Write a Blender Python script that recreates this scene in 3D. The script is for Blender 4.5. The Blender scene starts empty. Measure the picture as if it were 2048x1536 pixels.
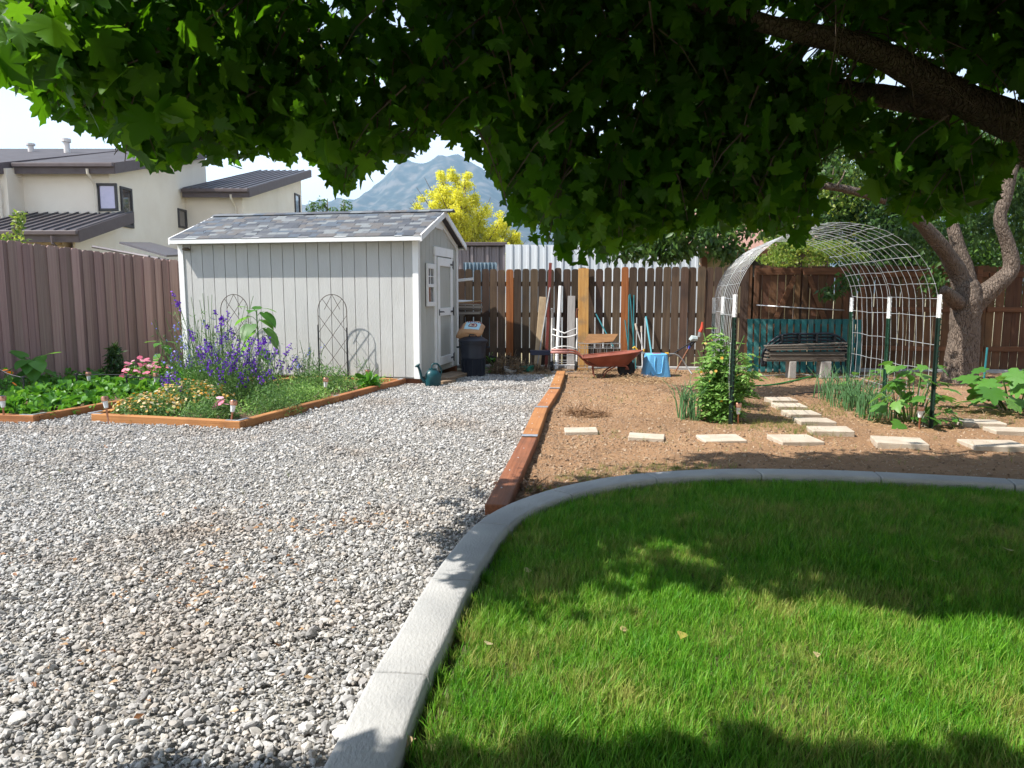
import bpy, math, random
import numpy as np
from mathutils import Vector, Matrix, Euler, noise as mnoise

random.seed(7)
rng = np.random.default_rng(7)
R = math.radians
SC = bpy.context.scene
C = SC.collection

# ------------------------------------------------------------------ camera, sky, sun, exposure
EYE = 1.42
PITCH = math.atan(183 / 1500)
cam_d = bpy.data.cameras.new('camera')
cam = bpy.data.objects.new('camera', cam_d)
C.objects.link(cam)
cam.location = (0, 0, EYE)
cam.rotation_euler = (R(90) - PITCH, 0, 0)
cam_d.sensor_width = 36
cam_d.lens = 36 * 1500 / 2048
cam_d.clip_end = 9000
cam_d.clip_start = 0.05
SC.camera = cam

SUN_AZ = Vector((-0.965, -0.262)).normalized()       # horizontal direction towards the sun
SUN_EL = R(52)
TO_SUN = Vector((SUN_AZ.x * math.cos(SUN_EL), SUN_AZ.y * math.cos(SUN_EL), math.sin(SUN_EL)))
world = bpy.data.worlds.new('World')
SC.world = world
world.use_nodes = True
wn = world.node_tree
bg = wn.nodes['Background']
sky = wn.nodes.new('ShaderNodeTexSky')
sky.sky_type = 'NISHITA'
sky.sun_disc = False
sky.sun_elevation = SUN_EL
sky.sun_rotation = math.atan2(SUN_AZ.x, SUN_AZ.y)
sky.altitude = 1400
sky.air_density = 1.0
sky.dust_density = 2.2
# thin bright cloud veil, thicker towards the horizon
w_tc = wn.nodes.new('ShaderNodeTexCoord'); w_sep = wn.nodes.new('ShaderNodeSeparateXYZ'); wn.links.new(w_tc.outputs['Generated'], w_sep.inputs[0])
w_nz = wn.nodes.new('ShaderNodeTexNoise'); w_nz.inputs['Scale'].default_value = 2.2; w_nz.inputs['Detail'].default_value = 7
w_mp = wn.nodes.new('ShaderNodeMapping'); w_mp.inputs['Scale'].default_value = (1, 1, 3.0); wn.links.new(w_tc.outputs['Generated'], w_mp.inputs[0]); wn.links.new(w_mp.outputs[0], w_nz.inputs['Vector'])
w_r1 = wn.nodes.new('ShaderNodeMapRange'); w_r1.inputs[1].default_value = 0.0; w_r1.inputs[2].default_value = 0.55; w_r1.inputs[3].default_value = 0.95; w_r1.inputs[4].default_value = 0.35; wn.links.new(w_sep.outputs[2], w_r1.inputs[0])
w_r2 = wn.nodes.new('ShaderNodeMapRange'); w_r2.inputs[1].default_value = 0.35; w_r2.inputs[2].default_value = 0.62; w_r2.inputs[3].default_value = 0.72; w_r2.inputs[4].default_value = 1.0; wn.links.new(w_nz.outputs[0], w_r2.inputs[0])
w_m = wn.nodes.new('ShaderNodeMath'); w_m.operation = 'MULTIPLY'; wn.links.new(w_r1.outputs[0], w_m.inputs[0]); wn.links.new(w_r2.outputs[0], w_m.inputs[1])
w_mx = wn.nodes.new('ShaderNodeMix'); w_mx.data_type = 'RGBA'; wn.links.new(w_m.outputs[0], w_mx.inputs[0]); wn.links.new(sky.outputs[0], w_mx.inputs[6]); 
w_r3 = wn.nodes.new('ShaderNodeMapRange'); w_r3.inputs[1].default_value = 0.0; w_r3.inputs[2].default_value = 0.4; w_r3.inputs[3].default_value = 8.5; w_r3.inputs[4].default_value = 3.0; wn.links.new(w_sep.outputs[2], w_r3.inputs[0])
w_cb = wn.nodes.new('ShaderNodeCombineColor'); [wn.links.new(w_r3.outputs[0], w_cb.inputs[i]) for i in range(3)]; wn.links.new(w_cb.outputs[0], w_mx.inputs[7])
wn.links.new(w_mx.outputs[2], bg.inputs[0])
bg.inputs[1].default_value = 0.15

sun_d = bpy.data.lights.new('sun', 'SUN')
sun_d.energy = 5.0
sun_d.angle = R(0.53)
sun_d.color = (1.0, 0.955, 0.88)
sun = bpy.data.objects.new('sun', sun_d)
sun.rotation_euler = TO_SUN.to_track_quat('Z', 'Y').to_euler()
sun.location = (-20, -6, 30)
C.objects.link(sun)

SC.view_settings.view_transform = 'Standard'
SC.view_settings.look = 'None'
SC.view_settings.gamma = 1
SC.view_settings.use_curve_mapping = False
SC.view_settings.exposure = 1.08
cy = SC.cycles
cy.max_bounces = 7
cy.diffuse_bounces = 3
cy.glossy_bounces = 2
cy.transmission_bounces = 4
cy.transparent_max_bounces = 6
cy.volume_bounces = 0
cy.sample_clamp_indirect = 6
cy.use_denoising = True
cy.caustics_reflective = False
cy.caustics_refractive = False

# ------------------------------------------------------------------ helpers
CP, SP = math.cos(PITCH), math.sin(PITCH)
def ray(px, py):
    v = -(py - 768) / 1500
    return ((px - 1024) / 1500, CP + v * SP, -SP + v * CP)
def G(px, py, z=0.0):
    """point on the level z that the photograph shows at px, py"""
    r = ray(px, py); t = (z - EYE) / r[2]
    return Vector((r[0] * t, r[1] * t, z))
def P(px, py, Y):
    r = ray(px, py); t = Y / r[1]
    return Vector((r[0] * t, Y, EYE + r[2] * t))
def proj(x, y, z):
    dy, dz = y, z - EYE
    d = dy * CP - dz * SP
    u = dy * SP + dz * CP
    return 1024 + 1500 * x / d, 768 - 1500 * u / d

def V(*a): return Vector(a)

class MB:
    """collects boxes, tubes and polygons for one mesh"""
    def __init__(s): s.v = []; s.f = []; s.var = []
    def add(s, vs, fs, M=None, var=0.5):
        o = len(s.v)
        if M is not None: vs = [M @ Vector(p) for p in vs]
        s.v.extend(tuple(p) for p in vs)
        s.f.extend(tuple(i + o for i in f) for f in fs)
        s.var.extend([var] * len(vs))
        return s
    def box(s, x0, x1, y0, y1, z0, z1, M=None, b=0.0):
        if b <= 0:
            vs = [(x0,y0,z0),(x1,y0,z0),(x1,y1,z0),(x0,y1,z0),(x0,y0,z1),(x1,y0,z1),(x1,y1,z1),(x0,y1,z1)]
            fs = [(0,3,2,1),(4,5,6,7),(0,1,5,4),(1,2,6,5),(2,3,7,6),(3,0,4,7)]
            return s.add(vs, fs, M)
        c = ((x0+x1)/2, (y0+y1)/2, (z0+z1)/2); h = ((x1-x0)/2, (y1-y0)/2, (z1-z0)/2)
        vs = []; idx = {}
        for sx in (-1,1):
            for sy in (-1,1):
                for sz in (-1,1):
                    sg = (sx,sy,sz)
                    for a in range(3):
                        p = [c[k] + sg[k]*(h[k] - (0 if k == a else b)) for k in range(3)]
                        idx[(sg,a)] = len(vs); vs.append(p)
        fs = []
        for a in range(3):
            o1, o2 = [(1,2),(2,0),(0,1)][a]
            for sg in (-1,1):
                q = []
                for (s1,s2) in ((-1,-1),(1,-1),(1,1),(-1,1)):
                    t = [0,0,0]; t[a]=sg; t[o1]=s1; t[o2]=s2
                    q.append(idx[(tuple(t),a)])
                fs.append(tuple(q if sg > 0 else q[::-1]))
        for a in range(3):
            o1, o2 = [(1,2),(2,0),(0,1)][a]
            for s1 in (-1,1):
                for s2 in (-1,1):
                    t0=[0,0,0]; t0[a]=-1; t0[o1]=s1; t0[o2]=s2; t1=list(t0); t1[a]=1
                    q = (idx[(tuple(t0),o1)], idx[(tuple(t1),o1)], idx[(tuple(t1),o2)], idx[(tuple(t0),o2)])
                    fs.append(q if s1*s2 < 0 else q[::-1])
        for sx in (-1,1):
            for sy in (-1,1):
                for sz in (-1,1):
                    sg=(sx,sy,sz); q=(idx[(sg,0)],idx[(sg,1)],idx[(sg,2)])
                    fs.append(q if sx*sy*sz > 0 else q[::-1])
        return s.add(vs, fs, M)
    def prism(s, pts, d, M=None, holes=None):
        """polygon in the x-z plane, thickness d along y (0..d)"""
        n = len(pts)
        vs = [(p[0], 0, p[1]) for p in pts] + [(p[0], d, p[1]) for p in pts]
        fs = [tuple(range(n)), tuple(range(2*n-1, n-1, -1))] + [(i+n, (i+1)%n+n, (i+1)%n, i) for i in range(n)]
        return s.add(vs, fs, M)
    def tube(s, pts, r, n=8, cap=True, closed=False, M=None, squash=1.0, jitter=0.0):
        pts = [Vector(p) for p in pts]; m = len(pts)
        rs = r if hasattr(r, '__len__') else [r]*m
        vs = []; up = None
        for i, p in enumerate(pts):
            if closed: t = pts[(i+1)%m] - pts[i-1]
            else: t = pts[min(i+1,m-1)] - pts[max(i-1,0)]
            if t.length < 1e-9: t = Vector((0,0,1))
            t.normalize()
            if up is None:
                up = Vector((0,0,1)) if abs(t.z) < 0.9 else Vector((1,0,0))
            a = t.cross(up)
            if a.length < 1e-6: a = t.orthogonal()
            a.normalize(); b = a.cross(t).normalized(); up = b
            for k in range(n):
                w = 2*math.pi*k/n
                j = 1 + (random.uniform(-jitter, jitter) if jitter else 0)
                vs.append(p + (a*math.cos(w) + b*math.sin(w)*squash) * rs[i] * j)
        fs = []
        for i in range(m if closed else m-1):
            for k in range(n):
                i2 = (i+1) % m
                fs.append((i*n+k, i*n+(k+1)%n, i2*n+(k+1)%n, i2*n+k))
        if cap and not closed:
            fs.append(tuple(range(n))[::-1]); fs.append(tuple(range((m-1)*n, m*n)))
        return s.add(vs, fs, M)
    def lathe(s, prof, n=20, M=None, squash=(1,1)):
        vs = []; m = len(prof)
        for (r, z) in prof:
            for k in range(n):
                w = 2*math.pi*k/n
                vs.append((r*math.cos(w)*squash[0], r*math.sin(w)*squash[1], z))
        fs = [(i*n+k, i*n+(k+1)%n, (i+1)*n+(k+1)%n, (i+1)*n+k) for i in range(m-1) for k in range(n)]
        fs.append(tuple(range(n))[::-1]); fs.append(tuple(range((m-1)*n, m*n)))
        return s.add(vs, fs, M)
    def mesh(s, name='mesh', smooth=False):
        me = bpy.data.meshes.new(name)
        me.from_pydata(s.v, [], s.f); me.update()
        if smooth:
            me.polygons.foreach_set('use_smooth', [True]*len(me.polygons))
        return me
    def build(s, name, mat, parent=None, world=False, smooth=False, loc=None, rot=None):
        if world and parent is not None:
            off = Vector((0,0,0)); q = parent
            while q is not None: off += q.location; q = q.parent
            s.v = [(p[0]-off.x, p[1]-off.y, p[2]-off.z) for p in s.v]
        me = s.mesh(name, smooth)
        o = ob(name, me, mat, parent, loc, rot)
        if smooth == 'auto':
            me.set_sharp_from_angle(angle=R(40))
        return o

def ob(name, me, mat=None, parent=None, loc=None, rot=None, scl=None):
    if mat is not None and len(me.materials) == 0: me.materials.append(mat)
    o = bpy.data.objects.new(name, me)
    C.objects.link(o)
    if parent is not None: o.parent = parent
    if loc is not None: o.location = loc
    if rot is not None: o.rotation_euler = rot
    if scl is not None: o.scale = scl if hasattr(scl, '__len__') else (scl,)*3
    return o
def tag(o, label, cat, group=None, kind=None):
    if label: o['label'] = label
    if cat: o['category'] = cat
    if group: o['group'] = group
    if kind: o['kind'] = kind
    return o
def thing(name, label, cat, loc=(0,0,0), rz=0.0, group=None):
    o = bpy.data.objects.new(name, None)
    C.objects.link(o)
    o.empty_display_size = 0.1
    o.location = loc; o.rotation_euler = (0, 0, rz)
    return tag(o, label, cat, group)
def struct(o, label=None, kind='structure'):
    o['kind'] = kind
    if label: o['label'] = label
    return o
def copy_tree(o, parent=None):
    c = o.copy(); C.objects.link(c); c.parent = parent
    for ch in list(o.children): copy_tree(ch, c)
    return c
def np_mesh(name, verts, faces, var=None, smooth=False):
    verts = np.asarray(verts, dtype=np.float32); faces = np.asarray(faces, dtype=np.int32)
    me = bpy.data.meshes.new(name)
    k = faces.shape[1]
    me.vertices.add(len(verts)); me.vertices.foreach_set('co', verts.ravel())
    me.loops.add(faces.size); me.loops.foreach_set('vertex_index', faces.ravel())
    me.polygons.add(len(faces))
    me.polygons.foreach_set('loop_start', np.arange(0, faces.size, k, dtype=np.int32))
    if smooth: me.polygons.foreach_set('use_smooth', np.ones(len(faces), dtype=bool))
    me.update(calc_edges=True); me.validate()
    if var is not None:
        at = me.attributes.new('var', 'FLOAT', 'POINT')
        at.data.foreach_set('value', np.asarray(var, dtype=np.float32))
    return me
def norm(a): return a / np.maximum(np.linalg.norm(a, axis=1, keepdims=True), 1e-9)
def leaf_cloud(name, pts, tips, nrm, size, tv, tf, var=None, width=None, raw=False):
    """one mesh of many leaves: template tv (x across, y to the tip, z off the blade), tf triangles"""
    pts = np.asarray(pts, float); n = len(pts)
    t = norm(np.asarray(tips, float)); x = norm(np.cross(t, np.asarray(nrm, float))); z = np.cross(x, t)
    size = np.broadcast_to(np.asarray(size, float), (n,))
    width = np.ones(n) if width is None else width
    tv = np.asarray(tv, float); k = len(tv)
    v = (pts[:, None, :] + size[:, None, None] * (tv[None, :, 0:1] * x[:, None, :] * width[:, None, None] + tv[None, :, 1:2] * t[:, None, :] + tv[None, :, 2:3] * z[:, None, :]))
    f = np.asarray(tf)[None] + (np.arange(n) * k)[:, None, None]
    var = rng.random(n) if var is None else var
    if raw: return v.reshape(-1, 3), f.reshape(-1, f.shape[-1]), np.repeat(var, k)
    return np_mesh(name, v.reshape(-1, 3), f.reshape(-1, f.shape[-1]), np.repeat(var, k))

# ------------------------------------------------------------------ materials
MATS = {}
def _nt(name):
    m = bpy.data.materials.new(name); m.use_nodes = True
    nt = m.node_tree; bs = nt.nodes['Principled BSDF']
    return m, nt, bs
def N(nt, t, **kw):
    n = nt.nodes.new(t)
    for k, v in kw.items(): setattr(n, k, v)
    return n
def L(nt, a, b): nt.links.new(a, b)
def ramp(nt, fac, cols, pos=None):
    r = N(nt, 'ShaderNodeValToRGB'); e = r.color_ramp.elements
    pos = pos or [i/(len(cols)-1) for i in range(len(cols))]
    while len(e) < len(cols): e.new(0.5)
    for i, c in enumerate(cols):
        e[i].position = pos[i]; e[i].color = (*c, 1)
    L(nt, fac, r.inputs[0]); return r.outputs[0]
def mat(name, cols, ns=6, stretch=(1,1,1), detail=5, rough=0.8, bump=0.0, bs_scale=None, rnd=0.0, hue=0.0, spec=0.3, metal=0.0, pos=None, blotch=None, coat=0.0, bstretch=None, coord='Object'):
    """noise between colours, brightness per object, relief; blotch=(colour, scale, amount) adds stains"""
    m, nt, b = _nt(name)
    tc = N(nt, 'ShaderNodeTexCoord'); oi = N(nt, 'ShaderNodeObjectInfo')
    add = N(nt, 'ShaderNodeVectorMath', operation='MULTIPLY_ADD')
    cmb = N(nt, 'ShaderNodeCombineXYZ')
    for i in range(3): L(nt, oi.outputs['Random'], cmb.inputs[i])
    L(nt, cmb.outputs[0], add.inputs[0]); add.inputs[1].default_value = (37, 53, 71); L(nt, tc.outputs[coord], add.inputs[2])
    mp = N(nt, 'ShaderNodeMapping'); mp.inputs['Scale'].default_value = stretch
    L(nt, add.outputs[0], mp.inputs[0])
    nz = N(nt, 'ShaderNodeTexNoise'); nz.inputs['Scale'].default_value = ns; nz.inputs['Detail'].default_value = detail; nz.inputs['Roughness'].default_value = 0.6
    L(nt, mp.outputs[0], nz.inputs['Vector'])
    if len(cols) == 1: cols = [cols[0], cols[0]]
    col = ramp(nt, nz.outputs['Fac'], cols, pos or ([0.3, 0.7] if len(cols) == 2 else None))
    if blotch:
        n2 = N(nt, 'ShaderNodeTexNoise'); n2.inputs['Scale'].default_value = blotch[1]; n2.inputs['Detail'].default_value = 6
        L(nt, add.outputs[0], n2.inputs['Vector'])
        f = ramp(nt, n2.outputs['Fac'], [(0,0,0),(blotch[2],)*3], [0.48, 0.68])
        mx = N(nt, 'ShaderNodeMix', data_type='RGBA'); L(nt, f, mx.inputs[0]); L(nt, col, mx.inputs[6]); mx.inputs[7].default_value = (*blotch[0], 1)
        col = mx.outputs[2]
    if rnd or hue:
        h = N(nt, 'ShaderNodeHueSaturation')
        mr = N(nt, 'ShaderNodeMapRange'); mr.inputs[3].default_value = 1 - rnd; mr.inputs[4].default_value = 1 + rnd
        L(nt, oi.outputs['Random'], mr.inputs[0]); L(nt, mr.outputs[0], h.inputs['Value'])
        if hue:
            wn_ = N(nt, 'ShaderNodeTexWhiteNoise', noise_dimensions='1D'); L(nt, oi.outputs['Random'], wn_.inputs['W'])
            m2 = N(nt, 'ShaderNodeMapRange'); m2.inputs[3].default_value = 0.5 - hue; m2.inputs[4].default_value = 0.5 + hue
            L(nt, wn_.outputs[0], m2.inputs[0]); L(nt, m2.outputs[0], h.inputs['Hue'])
        L(nt, col, h.inputs['Color']); col = h.outputs[0]
    L(nt, col, b.inputs['Base Color'])
    b.inputs['Roughness'].default_value = rough; b.inputs['Metallic'].default_value = metal
    b.inputs['Specular IOR Level'].default_value = spec; b.inputs['Coat Weight'].default_value = coat
    if bump:
        n3 = N(nt, 'ShaderNodeTexNoise'); n3.inputs['Scale'].default_value = bs_scale or ns*3; n3.inputs['Detail'].default_value = 6
        if bstretch:
            mp2 = N(nt, 'ShaderNodeMapping'); mp2.inputs['Scale'].default_value = bstretch; L(nt, add.outputs[0], mp2.inputs[0]); L(nt, mp2.outputs[0], n3.inputs['Vector'])
        else: L(nt, mp.outputs[0], n3.inputs['Vector'])
        bp = N(nt, 'ShaderNodeBump'); bp.inputs['Strength'].default_value = 1.0; bp.inputs['Distance'].default_value = bump
        L(nt, n3.outputs['Fac'], bp.inputs['Height']); L(nt, bp.outputs[0], b.inputs['Normal'])
    MATS[name] = m
    return m
def leafmat(name, cols, trans=0.45, rough=0.45, use='var', spec=0.35, tcol=None, veins=False):
    m, nt, b = _nt(name)
    if use == 'var':
        a = N(nt, 'ShaderNodeAttribute', attribute_name='var'); f = a.outputs['Fac']
    else:
        a = N(nt, 'ShaderNodeObjectInfo'); f = a.outputs['Random']
    col = ramp(nt, f, cols)
    L(nt, col, b.inputs['Base Color']); b.inputs['Roughness'].default_value = rough; b.inputs['Specular IOR Level'].default_value = spec
    tr = N(nt, 'ShaderNodeBsdfTranslucent')
    h = N(nt, 'ShaderNodeHueSaturation'); h.inputs['Value'].default_value = 1.6; h.inputs['Hue'].default_value = 0.485; h.inputs['Saturation'].default_value = 1.05
    L(nt, col, h.inputs['Color']); L(nt, h.outputs[0], tr.inputs[0])
    mx = N(nt, 'ShaderNodeMixShader'); mx.inputs[0].default_value = trans
    L(nt, b.outputs[0], mx.inputs[1]); L(nt, tr.outputs[0], mx.inputs[2])
    L(nt, mx.outputs[0], nt.nodes['Material Output'].inputs[0])
    return m
def barkmat(name, cols, sc=9, stretch=.32, depth=.02):
    m, nt, b = _nt(name)
    tc = N(nt, 'ShaderNodeTexCoord'); mp = N(nt, 'ShaderNodeMapping'); mp.inputs['Scale'].default_value = (1,1,stretch)
    nw = N(nt, 'ShaderNodeTexNoise'); nw.inputs['Scale'].default_value = 5; nw.inputs['Detail'].default_value = 4; L(nt, tc.outputs['Object'], nw.inputs['Vector'])
    ad = N(nt, 'ShaderNodeVectorMath', operation='MULTIPLY_ADD'); L(nt, nw.outputs['Color'], ad.inputs[0]); ad.inputs[1].default_value = (.10,.10,.10); L(nt, tc.outputs['Object'], ad.inputs[2])
    L(nt, ad.outputs[0], mp.inputs[0])
    vo = N(nt, 'ShaderNodeTexVoronoi', feature='DISTANCE_TO_EDGE'); vo.inputs['Scale'].default_value = sc*2.2; L(nt, mp.outputs[0], vo.inputs['Vector'])
    nz = N(nt, 'ShaderNodeTexNoise'); nz.inputs['Scale'].default_value = sc*3; nz.inputs['Detail'].default_value = 8; L(nt, mp.outputs[0], nz.inputs['Vector'])
    v1 = N(nt, 'ShaderNodeMapRange'); v1.inputs[2].default_value = .16; v1.inputs[4].default_value = .5; L(nt, vo.outputs['Distance'], v1.inputs[0])
    h = N(nt, 'ShaderNodeMath', operation='MULTIPLY_ADD'); L(nt, nz.outputs['Fac'], h.inputs[0]); h.inputs[1].default_value = 1.5; L(nt, v1.outputs[0], h.inputs[2])
    L(nt, ramp(nt, h.outputs[0], cols, [.35,.75,1.0,1.3][:len(cols)]), b.inputs['Base Color'])
    nt.nodes[-1].color_ramp.elements[-1].position = 1.0
    b.inputs['Roughness'].default_value = .95; b.inputs['Specular IOR Level'].default_value = .15
    bp = N(nt, 'ShaderNodeBump'); bp.inputs['Distance'].default_value = depth; L(nt, h.outputs[0], bp.inputs['Height']); L(nt, bp.outputs[0], b.inputs['Normal'])
    return m
def scatter(name, pts, rots, scl, protos, label=None, cat=None, kind='stuff'):
    """uncountable small pieces: instances of a few meshes on the points of one object"""
    col = bpy.data.collections.new(name + '_pieces')
    for p in protos:
        if p.name not in col.objects: col.objects.link(p)
    n = len(pts)
    me = bpy.data.meshes.new(name)
    me.vertices.add(n); me.vertices.foreach_set('co', np.asarray(pts, np.float32).ravel())
    for an, arr in (('rot', rots), ('scl', scl)):
        at = me.attributes.new(an, 'FLOAT_VECTOR', 'POINT'); at.data.foreach_set('vector', np.asarray(arr, np.float32).ravel())
    at = me.attributes.new('pick', 'INT', 'POINT'); at.data.foreach_set('value', rng.integers(0, len(protos), n).astype(np.int32))
    me.update()
    o = bpy.data.objects.new(name, me); C.objects.link(o)
    ng = bpy.data.node_groups.new(name + '_nodes', 'GeometryNodeTree')
    ng.interface.new_socket('Geometry', in_out='INPUT', socket_type='NodeSocketGeometry')
    ng.interface.new_socket('Geometry', in_out='OUTPUT', socket_type='NodeSocketGeometry')
    gi = ng.nodes.new('NodeGroupInput'); go = ng.nodes.new('NodeGroupOutput')
    ci = ng.nodes.new('GeometryNodeCollectionInfo'); ci.inputs['Collection'].default_value = col; ci.inputs['Separate Children'].default_value = True; ci.inputs['Reset Children'].default_value = True
    ip = ng.nodes.new('GeometryNodeInstanceOnPoints'); ip.inputs['Pick Instance'].default_value = True
    def na(t, nm):
        q = ng.nodes.new('GeometryNodeInputNamedAttribute'); q.data_type = t; q.inputs['Name'].default_value = nm; return q.outputs[0]
    ng.links.new(gi.outputs[0], ip.inputs['Points']); ng.links.new(ci.outputs[0], ip.inputs['Instance'])
    ng.links.new(na('INT', 'pick'), ip.inputs['Instance Index'])
    ng.links.new(na('FLOAT_VECTOR', 'rot'), ip.inputs['Rotation']); ng.links.new(na('FLOAT_VECTOR', 'scl'), ip.inputs['Scale'])
    ng.links.new(ip.outputs[0], go.inputs[0])
    md = o.modifiers.new('scatter', 'NODES'); md.node_group = ng
    o['kind'] = kind
    if label: o['label'] = label
    if cat: o['category'] = cat
    return o
def proto(name, me, m):
    me.materials.append(m); return bpy.data.objects.new(name, me)
def inpoly(pts, poly):
    x, y = pts[:, 0], pts[:, 1]; r = np.zeros(len(pts), bool); n = len(poly); j = n-1
    for i in range(n):
        xi, yi = poly[i]; xj, yj = poly[j]
        with np.errstate(divide='ignore', invalid='ignore'):
            c = ((yi > y) != (yj > y)) & (x < (xj-xi)*(y-yi)/(yj-yi)+xi)
        r ^= c; j = i
    return r
def in_view(pts, m=60, zh=0.0):
    d = pts[:, 1]*CP - (zh-EYE)*SP; u = pts[:, 1]*SP + (zh-EYE)*CP
    px = 1024 + 1500*pts[:, 0]/np.maximum(d, .01); py = 768 - 1500*u/np.maximum(d, .01)
    return (d > 0.2) & (px > -m) & (px < 2048+m) & (py < 1536+m*2)
def spline(ctrl, n):
    """Catmull-Rom through the control points"""
    c = [Vector(p) for p in ctrl]; c = [c[0]*2-c[1]] + c + [c[-1]*2-c[-2]]
    out = []; m = len(c)-3
    for k in range(n):
        t = k/(n-1)*m; i = min(int(t), m-1); t -= i
        p0, p1, p2, p3 = c[i:i+4]
        out.append(0.5*((2*p1)+(p2-p0)*t+(2*p0-5*p1+4*p2-p3)*t*t+(3*p1-p0-3*p2+p3)*t**3))
    return out

# templates for leaves: x across, y towards the tip, z off the blade
HALF = [(0.03,0.0),(.14,-.08),(.29,-.11),(.34,-.03),(.52,-.02),(.46,.09),(.38,.15),(.49,.22),(.53,.30),(.70,.37),(.57,.46),(.50,.60),(.38,.53),(.27,.51),(.31,.65),(.20,.69),(.15,.84),(0,1.02)]
def maple_template(k=0.18, droop=0.22):
    pts = HALF + [(-x, y) for x, y in HALF[-2::-1]]
    v = [(0, .28, 0.0)] + [(x, y, k*abs(x) - droop*((x*x)+(y-.28)**2)) for x, y in pts]
    n = len(pts)
    return v, [(0, i+1, (i+1) % n + 1) for i in range(n)]
MAPLE_V, MAPLE_F = maple_template()
SIMPLE_V = [(0,0,0),(.28,.35,.08),(0,.4,-.02),(-.28,.35,.08),(0,1,-.1)]
SIMPLE_F = [(0,1,2),(0,2,3),(1,4,2),(2,4,3)]
# ------------------------------------------------------------------ materials of the setting
m_soil = mat('soil', [(.14,.078,.040),(.26,.150,.078),(.37,.235,.132)], ns=2.2, detail=9, rough=.95, bump=.035, bs_scale=24, blotch=((.15,.085,.045),1.1,.6))
m_bedsoil = mat('bed_soil', [(.09,.055,.035),(.17,.11,.07)], ns=9, detail=8, rough=.95, bump=.02, bs_scale=40)
m_under = mat('gravel_dust', [(.20,.19,.17),(.34,.32,.29)], ns=40, rough=.95, bump=.01, bs_scale=90)
m_conc = mat('kerb_concrete', [(.29,.29,.285),(.385,.38,.365)], ns=3, detail=8, rough=.85, bump=.004, bs_scale=85, bstretch=(1,.45,1), blotch=((.38,.375,.36),4,.25), rnd=.04)
m_paver = mat('paver_concrete', [(.36,.30,.235),(.49,.43,.35)], ns=7, detail=9, rough=.9, bump=.003, bs_scale=90, blotch=((.36,.29,.22),6,.6), rnd=.06)
m_timber = mat('edging_timber', [(.20,.078,.026),(.34,.150,.052),(.42,.205,.08)], ns=5, stretch=(.25,9,9), detail=7, rough=.8, bump=.003, bs_scale=8, rnd=.1, hue=.008, blotch=((.13,.05,.02),3,.5))
m_timber_red = mat('edging_timber_damp', [(.15,.055,.026),(.27,.10,.045)], ns=5, stretch=(.25,9,9), detail=7, rough=.75, bump=.003, bs_scale=8, blotch=((.09,.04,.02),3,.5))
m_galv = mat('galvanised', [(.45,.46,.47),(.62,.63,.64)], ns=14, rough=.42, metal=.85, bump=.0006, bs_scale=40)
m_paint = mat('shed_paint', [(.455,.452,.437),(.51,.506,.488)], ns=2, stretch=(3,3,.6), detail=6, rough=.62, bump=.0045, bs_scale=6, bstretch=(16,16,3.2), blotch=((.44,.43,.405),2.5,.35), rnd=.015)
m_paint_shaded = mat('shed_paint_shaded', [(.42,.42,.38),(.47,.47,.43)], ns=2, stretch=(3,3,.6), detail=6, rough=.62, bump=.003, bs_scale=6, bstretch=(16,16,3.2), rnd=.02)  # same paint as the front; the gable's shade is put into its colour
m_white = mat('white_trim_paint', [(.78,.78,.77),(.84,.84,.83)], ns=5, rough=.5, bump=.001, bs_scale=30, blotch=((.66,.64,.60),5,.4))
m_black = mat('black_iron', [(.012,.012,.013),(.022,.022,.024)], ns=12, rough=.45)
m_fence_l = mat('composite_fence', [(.15,.092,.086),(.30,.195,.175),(.43,.31,.275)], ns=2.5, stretch=(26,26,.25), detail=6, rough=.8, bump=.003, bs_scale=3, rnd=.30, hue=.012)
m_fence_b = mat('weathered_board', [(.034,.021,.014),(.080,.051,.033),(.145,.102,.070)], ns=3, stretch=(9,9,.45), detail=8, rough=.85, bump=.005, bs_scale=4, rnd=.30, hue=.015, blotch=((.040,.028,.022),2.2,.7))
m_fence_o = mat('newer_cedar_board', [(.20,.062,.018),(.34,.125,.04)], ns=3, stretch=(9,9,.45), detail=7, rough=.8, bump=.003, bs_scale=4, rnd=.15)
m_fence_r = mat('stained_board', [(.046,.022,.011),(.10,.048,.023),(.165,.085,.042)], ns=3, stretch=(9,9,.45), detail=8, rough=.85, bump=.004, bs_scale=4, rnd=.28, hue=.012, blotch=((.055,.028,.016),2.2,.6))
m_rail = mat('fence_rail', [(.085,.036,.017),(.16,.073,.034)], ns=3, stretch=(.6,9,9), detail=7, rough=.85, bump=.003, rnd=.15)

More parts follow.
